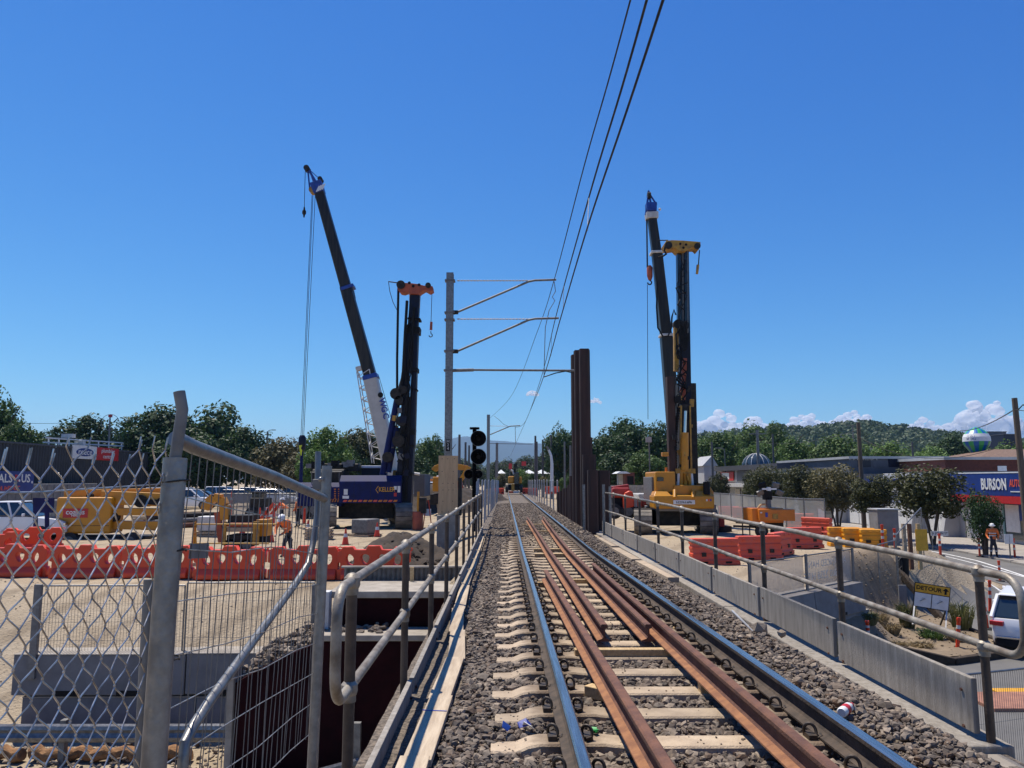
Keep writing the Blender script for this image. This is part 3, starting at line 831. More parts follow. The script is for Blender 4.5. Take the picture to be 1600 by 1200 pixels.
# litter on the ballast
t = thing('plastic_bottle', 'plastic bottle with a red label lying beside the right rail', 'bottle', (2.33, 5.45, rz(5.4) - 0.155), R(50))
m = MB(); m.tube([(0, 0, 0.035), (0.01, 0, 0.035), (0.17, 0, 0.035), (0.21, 0, 0.035), (0.235, 0, 0.035)], 0.03, 12, True, [0.028, 0.034, 0.034, 0.018, 0.013]); m.build('bottle_body', 'white', t, smooth=True)
m = MB(); m.cyl((0.06, 0, 0.035), (0.125, 0, 0.035), 0.0355, n=14); m.build('label_band', 'sign_red', t, smooth=True)
m = MB(); m.cyl((0.232, 0, 0.035), (0.252, 0, 0.035), 0.0155, n=10); m.build('cap', 'sign_red', t)
m = MB(); p = [(0.02 * math.cos(a * 0.7) + 0.012 * a, 0.03 * math.sin(a), 0.01 + 0.012 * math.sin(2 * a)) for a in [0.35 * i for i in range(14)]]
for a, b in zip(p, p[1:]): m.bar(a, b, 0.03, 0.003)
o = m.build('green_strap', mat('strap_green', (0.02, 0.33, 0.06), 0.5), None); o.location = (0.56, 5.2, rz(5.2) - 0.175); o.scale = (1.2, 1.2, 1.5); tag(o, 'bright green strap lying on the stones beside the left rail', 'strap')
for i, (x, yy, c) in enumerate(((0.10, 5.35, 'poly_blue'), (0.02, 5.28, 'sign_blue'), (0.2, 5.33, 'white'))):
    m = MB(); m.prism([(0, 0, 0), (0.05, 0.012, 0.02), (0.075, 0.05, 0.01), (0.03, 0.07, 0.035), (-0.02, 0.04, 0.012)], (0.004, 0, 0.005))
    o = m.build('litter_scrap', c, None); o.location = (x, yy, rz(yy) - 0.185); o.rotation_euler = (0.3, 0.2, i * 1.1)
    tag(o, ['blue plastic scrap on the ballast by the left rail', 'smaller dark blue scrap on the ballast by the left rail', 'white plastic scrap on the ballast by the left rail'][i], 'litter')
m = MB(); m.cyl((2.78, 8.7, rz(8.7) - 0.16), (2.62, 8.95, rz(8.9) + 0.03), 0.012, n=6); tag(m.build('stake', 'white_dirty', None), 'thin white stake leaning on the ballast beyond the right rail', 'stake')
for i, (x, yy, s) in enumerate(((2.62, 8.3, 0.07), (2.85, 8.75, 0.10), (3.02, 8.5, 0.065))):
    o = stones('rubble_block', [(x, yy, rz(yy) - 0.15)], [s], 'sleeper', False); tag(o, ['pale concrete lump on the stones beside the right rail', 'larger pale concrete lump below the white stake', 'pale concrete lump against the right kerb'][i], 'rubble')
# ------------------------------------------------------------------ left bank: abutment walls, blocks, guard rail
ab = thing('old_abutment', 'dark maroon abutment wall with a rubble covered top below the left handrail', 'abutment')
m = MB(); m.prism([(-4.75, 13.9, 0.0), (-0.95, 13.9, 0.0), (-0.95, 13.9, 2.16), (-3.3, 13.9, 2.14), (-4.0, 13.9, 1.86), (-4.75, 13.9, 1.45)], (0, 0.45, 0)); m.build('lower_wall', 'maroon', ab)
m = MB(); m.bx(-4.86, -4.74, 13.82, 14.3, 0.0, 1.75); m.build('corner_column', 'concrete', ab, bevel=0.015)
m = MB(); m.bx(-3.35, -0.93, 13.86, 14.8, 2.165, 2.27); m.build('ledge', 'concrete', ab, bevel=0.015)
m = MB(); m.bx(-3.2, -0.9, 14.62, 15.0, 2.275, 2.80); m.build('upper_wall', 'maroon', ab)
m = MB(); m.bx(-3.3, -0.9, 14.55, 16.1, 2.805, 2.93); m.build('top_ledge', 'concrete', ab, bevel=0.015)
m = MB(); m.bx(-3.42, -3.24, 14.35, 14.6, 2.28, 2.95); e = m.build('end_panel', 'white_dirty', ab, bevel=0.01)
pts = []; szs = []
for i in range(520):
    x = rs.uniform(-4.7, -2.2); yy = rs.uniform(14.0, 15.6)
    z0 = 1.45 + (x + 4.75) * 0.5 if x < -3.4 else 2.14
    pts.append((x, yy, z0 + rs.uniform(-0.02, 0.14) + 0.12 * (yy - 14))); szs.append(rs.uniform(0.03, 0.09))
o = stones('rubble', pts, szs, 'ballast_stone'); o['label'] = 'loose broken rubble on top of the maroon abutment wall'
# corrugated rail above the top ledge
t = thing('corrugated_guard', 'low grey corrugated guard panel behind the abutment ledge', 'guard panel')
for i in range(26):
    m = MB(); x = -3.35 + i * 0.098; m.prism([(x, 16.15, 2.9), (x + 0.05, 16.10, 2.9), (x + 0.098, 16.15, 2.9), (x + 0.098, 16.17, 2.9), (x, 16.17, 2.9)], (0, 0, 0.28)); m.build('rib', 'galv_dull', t)
m = MB(); m.bx(-3.4, -0.8, 16.08, 16.2, 3.185, 3.22); m.build('cap', 'concrete', t)
m = MB(); m.bx(-1.95, -1.87, 15.9, 15.95, 2.94, 3.22); tag(m.build('timber_stake', 'timber'), 'short timber stake standing before the grey corrugated guard panel', 'stake')

blocks = []
def conc_block(x0, x1, yy, z0, h, label, d=0.6, rzz=0.0):
    t = thing('concrete_block', label, 'concrete block', ((x0 + x1) / 2, yy, z0), rzz, 'stacked concrete blocks on the bank')
    L = (x1 - x0) / 2
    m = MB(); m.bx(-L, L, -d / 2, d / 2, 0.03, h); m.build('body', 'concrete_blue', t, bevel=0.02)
    m = MB(); m.bx(-L + 0.005, L - 0.005, -d / 2 - 0.012, d / 2, h + 0.001, h + 0.02); m.build('edge_highlight', 'concrete', t)  # bright top edge of the block painted as a strip of paler colour
    for u in (-0.35, 0.35):
        m = MB(); m.bx(L * u - 0.22, L * u + 0.22, -d / 2 - 0.004, -d / 2 + 0.1, 0.02, 0.12); m.build('lifting_slot', 'black', t)
    return t
Y = 15.75
xL = at(38, 1000, Y).x; xR = at(500, 1000, Y).x
xm = (xL + xR) / 2 + 0.4
conc_block(xL, xm, Y, CZ - 4.2, 0.79, 'upper grey concrete block at the left end of the bank wall')
conc_block(xm + 0.03, xR, Y - 0.02, CZ - 4.18, 0.79, 'upper grey concrete block reaching towards the abutment')
conc_block(xL + 0.2, xm + 0.2, Y + 0.05, CZ - 5.0, 0.78, 'lower grey concrete block behind the steel guard rail, left end')
conc_block(xm + 0.24, xR - 1.2, Y + 0.03, CZ - 5.0, 0.78, 'lower grey concrete block behind the steel guard rail, towards the abutment')

def mesh_panel(name, label, p0, p1, h, nv, nh, mname='galv', r=0.02, wr=0.0035, cat='fence panel', frame=True, group=None, wmat='galv_dull', bot=0.0):
    """Temporary fence panel: pipe frame (parts) with every wire a part of its own."""
    p0 = Vector(p0); p1 = Vector(p1)
    t = thing(name, label, cat, group=group)
    up = Vector((0, 0, h)); b = Vector((0, 0, bot))
    if frame:
        for nm, a, c in (('top_rail', p0 + up, p1 + up), ('bottom_rail', p0 + b, p1 + b), ('end_post', p0, p0 + up), ('end_post', p1, p1 + up)):
            m = MB(); m.cyl(a, c, r, n=8); m.build(nm, mname, t, smooth=True)
    for i in range(1, nv):
        q = p0.lerp(p1, i / nv); m = MB(); m.cyl(q + b, q + up, wr, n=4, caps=False); m.build('vertical_wire', wmat, t)
    for i in range(1, nh):
        zz = Vector((0, 0, lerp(bot, h, i / nh))); m = MB(); m.cyl(p0 + zz, p1 + zz, wr, n=4, caps=False); m.build('cross_wire', wmat, t)
    return t
f1 = mesh_panel('mesh_fence', 'low wire mesh fence standing on the concrete blocks of the left bank', (at(60, 1000, Y).x, Y, CZ - 3.55), (at(285, 1000, Y).x, Y, CZ - 3.55), 1.43, 46, 4, r=0.018, group='low mesh fences on the bank wall')
f2 = mesh_panel('mesh_fence', 'low wire mesh fence on the bank wall between the leaning post and the abutment', (at(288, 1000, Y).x, Y + 0.02, CZ - 3.5), (at(488, 1000, Y).x, Y + 0.02, CZ - 3.5), 1.43, 42, 4, r=0.018, group='low mesh fences on the bank wall')
for px in (52, 490):
    m = MB(); q = at(px, 1000, Y - 0.36); m.bx(q.x - 0.07, q.x + 0.07, q.y, q.y + 0.08, CZ - 3.85, CZ - 2.05)
    tag(m.build('fence_post', 'galv_dull', None, bevel=0.008), 'flat grey steel post bolted to the %s end of the bank wall' % ('left' if px < 200 else 'abutment'), 'post')

# W-beam guard rail with posts
gr = thing('guard_rail', 'steel crash barrier rail along the path at the bottom of the left bank', 'guard rail')
WP = [(0, 0.0), (0.03, 0.03), (0.09, 0.05), (0.12, 0.02), (0.155, 0.0), (0.19, 0.02), (0.22, 0.05), (0.28, 0.03), (0.31, 0.0)]
def wbeam(a, b):
    m = MB(); rings = []
    for q in (a, b):
        rings.append([(q[0], q[1] - dy, q[2] + dz) for dz, dy in WP] + [(q[0], q[1] - dy + 0.006, q[2] + dz) for dz, dy in reversed(WP)])
    m.loft(rings); return m
xa = -11.5
for i in range(2):
    x0 = xa + i * 3.6; wbeam((x0, 14.05 - i * 0.012, 0.42), (x0 + 3.75, 14.05 - i * 0.012, 0.42)).build('beam', 'galv', gr)
for i in range(5):
    x0 = xa + 0.4 + i * 1.62; m = MB(); m.bx(x0, x0 + 0.10, 14.07, 14.2, -0.1, 0.78); m.build('post', 'galv_dull', gr)
gr2 = thing('guard_rail', 'short steel guard rail section below the maroon wall, right of the leaning fence', 'guard rail')
wbeam((-5.6, 10.9, 0.0), (-2.3, 12.6, 0.34)).build('beam', 'galv', gr2)
m = MB(); m.bx(-2.42, -2.30, 12.65, 12.75, -0.1, 1.15); m.build('post', 'galv_dull', gr2)
for i, (x0, x1) in enumerate(((-11.8, -8.6), (-8.5, -5.6))):
    m = MB(); n = 26; p = [(lerp(x0, x1, k / n), 14.32 + 0.05 * math.sin(k * 0.9 + i), 0.14 + 0.03 * math.sin(k * 1.7)) for k in range(n + 1)]
    m.tube(p, 0.12, 10, True, [0.11 + 0.02 * math.sin(k * 2.3) for k in range(n + 1)])
    tag(m.build('mulch_log', 'mulch', None, smooth=True), ['orange brown coir erosion log under the left end of the guard rail', 'orange brown coir erosion log under the guard rail by the leaning post'][i], 'erosion log')
struct(sheet('path', 'footpath', -14, -0.5, 5, 13.5, lambda x, y: True, 0.02))
m = MB(); m.bx(-14, -4.9, 13.5, 13.62, 0, 0.06); struct(m.build('path_edging', 'soil_dark'))
pts = []; szs = []
for i in range(420):
    pts.append((rs.uniform(-12, -4.9), rs.uniform(13.65, 15.2), rs.uniform(0.0, 0.1))); szs.append(rs.uniform(0.02, 0.06))
o = stones('gravel', pts, szs, 'ballast_stone'); o['label'] = 'scattered gravel behind the path edge'

# ------------------------------------------------------------------ foreground fences
lp = thing('leaning_fence_post', 'tall grey steel fence post leaning at the left, thinner pipe sleeved into it', 'fence post')
a = at(285, 640, 1.70); tp = at(280, 612, 1.70); b = at(267, 716, 1.70); c = at(240, 1200, 1.66); ext = c + (c - b) * 1.9
m = MB(); m.tube([tp, a, at(281, 668, 1.70), at(273, 722, 1.70)], 0.0128, 14); m.build('upper_pipe', 'galv_dull', lp, smooth=True)
m = MB(); m.tube([at(274, 716, 1.70), b.lerp(c, 0.5) + Vector((0.004, 0, 0)), c, ext], 0.0255, 18); m.build('sleeve', 'galv', lp, smooth=True)
m = MB(); q0, q1 = at(237, 905, 1.74), at(222, 1200, 1.72); m.tube([q0, q1, q1 + (q1 - q0) * 1.5], 0.017, 12); m.build('back_stay', 'galv_dull', lp, smooth=True)
for yy in (752, 862, 1034):
    q = at(lerp(272, 240, (yy - 715) / 485), yy, 1.68); m = MB(); m.tube([q + Vector((0.031 * math.cos(i * 0.785), 0.031 * math.sin(i * 0.785) + 0.02, 0.003 * math.sin(i))) for i in range(9)], 0.002, 5); m.build('tie_wire', 'mech_dark', lp)

cf = thing('chain_link_fence', 'torn chain link fence with a ragged top edge in the near left corner', 'chain link fence')
P0 = at(262, 750, 1.70); P1 = at(-70, 750, 1.20); P0.z = P1.z = 0
dirv = (P1 - P0); LEN = dirv.length; dirv.normalize(); nrm = Vector((-dirv.y, dirv.x, 0))
cw, chh = 0.0475, 0.064
nw = int(LEN / (cw / 2)) + 1
rf = random.Random(5)
for i in range(nw):
    topz = CZ + 0.062 - 0.006 * i * 0.5 + rf.uniform(-0.008, 0.01) + (0.02 if i > 10 else 0)
    k = 0; p = []; z = topz
    def warp(s, z):
        sg = 0.012 * math.sin(z * 5 + s * 4) + 0.01 * math.sin(s * 9)
        ln = 0.10 * (CZ - z)                     # the sheet leans with the post
        q = P0 + dirv * (s + 0.25 * sg) + nrm * (sg + 0.25 * 0) ; return Vector((q.x - ln * 0.35, q.y, z - 0.02 * s))
    s0 = i * cw / 2 + 0.004
    first = 0 if i % 2 == 0 else 1
    zz = CZ + 0.10 - (0 if first == 0 else chh / 2)
    # start hook
    seg = 0
    while zz > CZ - 1.15:
        side = seg % 2
        if (zz < topz + 0.02):
            for u in (0.0, 0.10, 0.26, 0.5, 0.74, 0.90):
                f = u if side == 0 else 1 - u
                e = -0.07 + 1.14 * (0.5 - 0.5 * math.cos(math.pi * min(1, max(0, (f - 0.04) / 0.92)))) * 0.35 + 0.65 * f * 1.14
                off = 0.0028 * math.cos(math.pi * f) * (1 if i % 2 else -1)
                q = warp(s0 + e * cw / 2, zz - u * chh / 2) + nrm * off
                p.append(q)
        seg += 1; zz -= chh / 2
    if len(p) > 3:
        p = [p[0] + Vector((0.002, 0.004, 0.016 + rf.uniform(0, 0.012)))] + p
        m = MB(); m.tube(p, 0.0016, 6); m.build('mesh_wire', 'wire', cf, smooth=True)
m = MB(); m.tube([at(250, 757, 1.69), at(150, 763, 1.5), at(60, 769, 1.34), at(-60, 771, 1.22)], 0.0016, 6); m.build('tension_wire', 'wire', cf)

tf = thing('temporary_fence', 'bent temporary fence panel of thin wires sloping away from the leaning post', 'fence panel')
A0 = at(288, 694, 1.75); A1 = at(507, 779, 3.24)
m = MB(); m.tube([A0 + Vector((-0.012, -0.03, 0.012)), A0 + Vector((-0.004, 0.0, 0.006)), A0 + Vector((0, 0.05, -0.004)), A0.lerp(A1, 0.5) + Vector((0, 0, 0.008)), A1], 0.017, 12); m.build('top_rail', 'galv', tf, smooth=True)
drp = A1 - A0
nv = 30
for i in range(1, nv):
    q = A0 + drp * (i / nv); m = MB(); b_ = q + Vector((rf.uniform(-0.01, 0.01) - 0.03, 0, -0.95 - 0.0 * i))
    m.tube([q, q.lerp(b_, 0.33) + Vector((rf.uniform(-.004, .004), 0, 0)), q.lerp(b_, 0.66) + Vector((rf.uniform(-.004, .004), 0, 0)), b_], 0.0014, 5, False); m.build('vertical_wire', 'galv_dull', tf)
for i in range(1, 9):
    z = Vector((-0.003 * i, 0, -0.118 * i)); m = MB(); m.tube([A0 + z, A0 + drp * 0.25 + z + Vector((0, 0, rf.uniform(-.012, .012))), A0 + drp * 0.5 + z + Vector((0, 0, rf.uniform(-.02, .02))), A0 + drp * 0.78 + z + Vector((0, 0, rf.uniform(-.012, .012))), A1 + z], 0.0016, 5); m.build('cross_wire', 'wire', tf)
q0, q1 = at(511, 728, 3.26), at(488, 1200, 3.2); m = MB(); m.tube([q0, q0.lerp(q1, .5), q1, q1 + (q1 - q0) * 0.6], 0.0215, 12); m.build('end_post', 'galv', tf, smooth=True)
m = MB(); q2 = at(487, 1230, 3.1)
pp = [at(497, 706, 3.34), at(496, 800, 3.30), at(490, 845, 3.27), at(481, 882, 3.18), at(462, 912, 3.0), at(395, 1003, 2.4), at(330, 1092, 2.02), at(301, 1136, 1.9), at(289, 1160, 1.86), at(286, 1190, 1.85), at(284, 1320, 1.85)]
m.tube(pp, 0.0130, 12); m.build('bent_brace', 'galv', tf, smooth=True)
m = MB(); q = at(503, 757, 3.27); m.box(q, (0.075, 0.03, 0.045)); cl = m.build('clamp', 'galv_dull', tf, bevel=0.004)
m = MB(); m.sphere(at(501, 749, 3.22), 0.011, 10, 6); m.build('clamp_bolt', 'galv', cl, smooth=True)
m = MB(); q = at(311, 860, 1.92); m.box(q, (0.006, 0.14, 0.042), rz=0.0); 
lb = MB(); lb.add([at(297, 850, 1.84), at(327, 848, 2.0), at(325, 872, 2.0), at(294, 873, 1.84), at(297, 850, 1.845), at(327, 848, 2.005), at(325, 872, 2.005), at(294, 873, 1.845)], [(0, 1, 2, 3), (7, 6, 5, 4), (0, 4, 5, 1), (1, 5, 6, 2), (2, 6, 7, 3), (3, 7, 4, 0)])
lb.build('name_plate', 'concrete_blue', tf)

# temporary fence on the street side, bottom right
q = at(1492, 1056, 11.6); q2 = at(1640, 1040, 12.4)
mesh_panel('street_fence', 'tall wire mesh street fence beyond the end of the right handrail', (q.x, q.y, q.z - 2.2), (q2.x, q2.y, q2.z - 2.2), 2.2, 44, 3, r=0.018, wr=0.003)

# ------------------------------------------------------------------ palisade fences
def line_fence(label, x0, x1, y0, y1, zb, h, step, r):
    """Line side fence of pale posts with strung wires."""
    t = thing('line_fence', label, 'fence')
    pm = MB(); pm.tube([(0, 0, 0), (0, 0, h - .03), (0, 0, h)], r, 8, True, [r, r, r * .5])
    first = pm.build('post', mat('post_pale', (.42, .41, .39), .5, .2, (.30, .29, .28), 5), t, smooth=True); n = int((y1 - y0) / step)
    for k in range(n + 1):
        o = first if k == 0 else obj('post', first.data, t); u = k / n
        o.location = (lerp(x0, x1, u) + rnd.uniform(-.02, .02), lerp(y0, y1, u), zb + rnd.uniform(-.04, .06)); o.rotation_euler = (rnd.uniform(-.02, .02), rnd.uniform(-.02, .02), 0)
    for i in range(6):
        m = MB(); z = zb + .15 + (h - .25) * i / 5; m.cyl((x0, y0, z), (x1, y1, z), .006, n=4); m.build('wire', 'galv', t)
    return t
line_fence('pale posts of a wire fence beyond the left handrail', -1.02, -0.62, 26.8, 75, 2.95, 2.05, 2.6, .036)
line_fence('pale posts of a wire fence beyond the sheet piles on the right', 3.25, 3.0, 47, 98, 2.95, 2.05, 3.6, .05)

# ------------------------------------------------------------------ sheet piles
def pile(x, y, top, wide, label, z0=2.6, rot=0.0):
    """U-section sheet pile: web across the view, flanges along the track."""
    th = 0.014; w_ = wide; d = 0.34
    t = thing('sheet_pile', label, 'sheet pile', (x, y, z0), rot, 'steel sheet piles beside the track'); h = top - z0
    outer = [(0, d), (0.0, 0.06), (0.05, 0), (w_ - 0.05, 0), (w_, 0.06), (w_, d), (w_ + 0.06, d + 0.01)]
    m = MB()
    pl = [(a, b, 0) for a, b in outer] + [(a + (th if a <= 0.01 else (-th if a >= w_ - 0.01 else 0)), b + th, 0) for a, b in reversed(outer)]
    m.prism(pl, (0, 0, h)); m.build('section', 'pile_rust', t, bevel=0.003)
    m = MB(); m.cyl((0.0, d, 0), (0.0, d, h), 0.022, n=7); m.build('interlock', 'pile_rust', t)
    return t
SP = [(3.52, 28.6, 5.36, 0.44, 'short wide sheet pile nearest the right handrail end'), (3.02, 27.6, 5.36, 0.36, 'short sheet pile at the front of the row beside the track'),
      (2.94, 28.6, 5.95, 0.48, 'sheet pile second from the front, a step taller'), (2.99, 29.8, 6.68, 0.44, 'sheet pile third from the front, rising to the height of the signals'),
      (3.10, 30.9, 10.42, 0.40, 'tallest sheet pile with its broad face to the camera'), (3.02, 32.3, 10.6, 0.24, 'tall sheet pile just behind the tallest one'), (3.06, 34.2, 10.72, 0.22, 'tall narrow sheet pile at the left edge of the tall bunch'),
      (3.08, 36.0, 5.2, 0.3, 'low sheet pile at the foot of the tall bunch'), (3.1, 37.3, 4.75, 0.3, 'low sheet pile, first of the short far row'), (3.1, 39.0, 4.6, 0.3, 'low sheet pile, second of the short far row'), (3.12, 41.0, 4.55, 0.3, 'low sheet pile, third of the short far row'), (3.12, 43.2, 4.4, 0.3, 'low sheet pile, fourth of the short far row'), (3.14, 45.6, 4.3, 0.3, 'low sheet pile at the far end of the short row')]
for x, y, tz, wd, lab in SP: pile(x, y, tz, wd, lab)
for i, (px, ty) in enumerate(((943, 757), (953, 760), (912, 757))):
    q = at(px, ty, 26.2 if px < 960 and px > 920 else 26.9); m = MB(); m.cyl((q.x, q.y, 2.6), q, 0.05, n=10); tag(m.build('pipe_post', 'galv', None, smooth=True), ['grey pipe post before the wide sheet pile, left one', 'grey pipe post before the wide sheet pile, right one', 'thin grey pipe post in front of the tall sheet piles'][i], 'post')

# ------------------------------------------------------------------ overhead line
def ibeam(m, x, y, z0, z1, w_, d):
    t = 0.018
    m.bx(x - w_ / 2, x + w_ / 2, y - d / 2, y - d / 2 + t, z0, z1); m.bx(x - w_ / 2, x + w_ / 2, y + d / 2 - t, y + d / 2, z0, z1)
    m.bx(x - t / 2, x + t / 2, y - d / 2 + t, y + d / 2 - t, z0, z1)
D1 = 28.0
ma = thing('catenary_mast', 'tall grey steel overhead line mast with two bracket arms behind a plywood board', 'mast')
mx = at(700.5, 700, D1).x
m = MB(); ibeam(m, mx, D1, 2.5, at(700, 427, D1).z, 0.27, 0.26); m.build('column', 'galv', ma)
for yy in (439, 489, 500, 549, 579):
    z = at(700, yy, D1).z; m = MB(); m.bx(mx - 0.19, mx + 0.19, D1 - 0.16, D1 + 0.16, z - 0.03, z + 0.03); m.build('clamp', 'galv_dull', ma)
for ya, yb, xe in ((438, 488, 869), (498, 549, 873)):
    m = MB(); m.tube([at(714, yb, D1), at(826, ya + 2, D1), at(836, ya, D1), at(xe, ya - 1, D1)], 0.042, 10); m.build('bracket_arm', 'galv_dull', ma, smooth=True)
    pts_ = []; rr = []
    n = 46
    for i in range(n):
        pts_.append(at(lerp(714, 828, i / (n - 1)), ya + 0.5, D1)); rr.append(0.034 if i % 2 else 0.012)
    m = MB(); m.tube(pts_, 0.03, 7, True, rr); m.build('insulator_string', 'white_dirty', ma)
    m = MB(); m.tube([at(708, yb, D1), at(716, yb, D1)], 0.08, 8); m.build('arm_hinge', 'mech_dark', ma)
m = MB(); m.tube([at(706, 579, D1), at(740, 578, D1)], 0.06, 8); m.tube([at(740, 578, D1), at(897, 579, D1)], 0.04, 8); m.build('span_bar', 'galv_dull', ma, smooth=True)
m = MB(); m.tube([at(896, 583, D1), at(884, 580, D1), at(868, 583, D1), at(850, 589, D1)], 0.02, 6); m.build('registration_arm', 'mech_dark', ma)
pz = at(700, 695, D1).z
m = MB(); m.bx(mx - 0.075, mx + 0.075, D1 - 0.16, D1 - 0.15, pz - 0.24, pz + 0.2); pl = m.build('number_plate', 'black', ma)
for k, ch in enumerate('H24'): text('number', ch, 'white', 0.15, pl, (mx, D1 - 0.165, pz + 0.12 - k * 0.135), (R(90), 0, 0))
# plywood hoarding around the foot
ply = thing('plywood_board', 'tall upright plywood board strapped round the mast foot', 'plywood board')
q0, q1 = at(685.5, 712, D1 - 0.45), at(714.5, 830, D1 - 0.45); zs = [q0.z, lerp(q0.z, q1.z, .42), lerp(q0.z, q1.z, .79)]
for k in range(3):
    z1 = zs[k]; z0 = zs[k + 1] if k < 2 else 2.3
    m = MB(); 
    if k < 2: m.bx(q0.x + 0.004 * k, q1.x + 0.004 * k, D1 - 0.47, D1 - 0.45, z0 + 0.004, z1); p_ = m.build('ply_sheet', 'plywood', ply)
    else: m.bx(q0.x - 0.03, q1.x + 0.05, D1 - 0.6, D1 + 0.4, z0, z1); p_ = m.build('footing', 'concrete', ply, bevel=0.02); continue
    for u in (0.2, 0.5, 0.8):
        for v in (0.12, 0.5, 0.9):
            if (u, v) == (0.5, 0.5): continue
            m = MB(); x = lerp(q0.x, q1.x, u + rnd.uniform(-.05, .05)); z = lerp(z0, z1, v); m.cyl((x, D1 - 0.474, z), (x, D1 - 0.469, z), 0.016, n=6); m.build('screw', 'mech_dark', p_)
m = MB(); m.bx(q1.x + 0.01, q1.x + 0.12, D1 - 0.45, D1 + 0.3, zs[2], q0.z - 0.8); m.build('side_sheet', 'mech_dark', ply)

D2 = 88.0
mb_ = thing('catenary_mast', 'farther grey overhead line mast beyond the signals', 'mast')
x2 = at(763, 700, D2).x; m = MB(); ibeam(m, x2, D2, 2.4, at(763, 648, D2).z, 0.36, 0.3); m.build('column', 'galv', mb_)
m = MB(); m.tube([at(766, 679, D2), at(797, 666, D2), at(813, 665, D2)], 0.06, 8); m.build('bracket_arm', 'galv_dull', mb_)
m = MB(); m.tube([at(766, 665.5, D2), at(797, 666, D2)], 0.025, 6); m.build('insulator_string', 'white_dirty', mb_)
m = MB(); m.tube([at(805, 666, D2), at(805.5, 692, D2)], 0.03, 6); m.build('drop_tube', 'galv_dull', mb_)
D3 = 150.0
m3 = thing('catenary_mast', 'small distant overhead line mast with a crossbeam over the track', 'mast')
x3 = at(776.5, 700, D3).x; m = MB(); ibeam(m, x3, D3, 2.2, at(776, 692, D3).z, 0.5, 0.4); m.build('column', 'galv_dull', m3)
m = MB(); m.bar(at(765, 693, D3), at(832, 694, D3), 0.1, 0.1); m.build('crossbeam', 'pole_grey', m3)

def wire_line(name, label, pts, r, mname='mech_dark'):
    P = []; pts = [Vector(p) for p in pts]
    for i in range(len(pts) - 1):
        a = pts[max(0, i - 1)]; b = pts[i]; c = pts[i + 1]; d = pts[min(len(pts) - 1, i + 2)]
        for k in range(10):
            t = k / 10; P.append(0.5 * ((2 * b) + (c - a) * t + (2 * a - 5 * b + 4 * c - d) * t * t + (3 * b - a - 3 * c + d) * t ** 3))
    P.append(pts[-1])
    m = MB(); m.tube(P, r, 6); return tag(m.build(name, mname, None, smooth=True), label, 'cable', 'overhead line cables')
def wp(px, py, X):
    """Point on the sight line of a pixel where x = X."""
    d = CROT @ Vector(((px - 800) / 1180, (600 - py) / 1180, -1)); d *= X / d.x
    return Vector((d.x, d.y, d.z + CZ))
a = at(866, 437, D1); f0 = wp(985, 0, 1.87)
wire_line('feeder_cable', 'leftmost of the three overhead cables, running down to the far mast top', [f0 + (f0 - a) * 0.8 + Vector((0, 0, 0.4)), f0, wp(912, 262, 1.86), a, at(840, 517, 42), at(800, 617, 66), at(766, 653, D2)], 0.014)
b = at(868, 497, D1); f1_ = wp(1010.5, 0, 1.55)
wire_line('catenary_cable', 'middle overhead cable carried by the lower bracket arm', [f1_ + (f1_ - b) * 0.5 + Vector((0, 0, 0.5)), f1_, wp(920, 309, 1.63), b, at(845, 592, 45), at(820, 660, 68), at(805, 668, D2)], 0.0155)
c = at(850, 587, D1); f2_ = wp(1036, 0, 1.36)
wire_line('contact_wire', 'rightmost and lowest overhead cable, the contact wire above the track', [f2_ + (f2_ - c) * 0.5, f2_, wp(919, 352, 1.38), at(876, 497, 19.0), c, at(827, 645, 50), at(806, 693, D2), at(798, 712, 140)], 0.0135)
for i, (y0, lab) in enumerate(((14.45, 'thin dropper wire between the overhead cables nearest the camera'), (22.5, 'thin dropper wire between the overhead cables by the bracket arms'), (31.5, 'thin dropper wire between the overhead cables behind the near mast'))):
    pa = [wp(920, 309, 1.63), at(881, 447, 22.0), at(862, 520, 31.5)][i]; pb = [wp(918, 360, 1.38), at(880, 484, 21.5), at(861, 556, 31.5)][i]
    m = MB(); m.tube([pa, pb], 0.007, 5); tag(m.build('dropper_wire', 'galv_dull', None), lab, 'cable', 'dropper wires')
m = MB(); m.tube([at(866, 440, D1), at(868, 455, D1), at(863, 464, D1), at(867, 470, D1), at(858, 485, D1), at(852, 512, D1), at(850, 585, D1)], 0.014, 6); tag(m.build('jumper_wire', 'galv_dull', None), 'kinked jumper wire hanging from the upper bracket arm to the contact wire', 'cable')
m = MB(); m.tube([at(772, 650, 86), at(780, 656, 85), at(787, 663, 86), at(794, 666, D2)], 0.02, 5); tag(m.build('jumper_wire', 'mech_dark', None), 'sagging jumper wire at the far mast arm', 'cable')

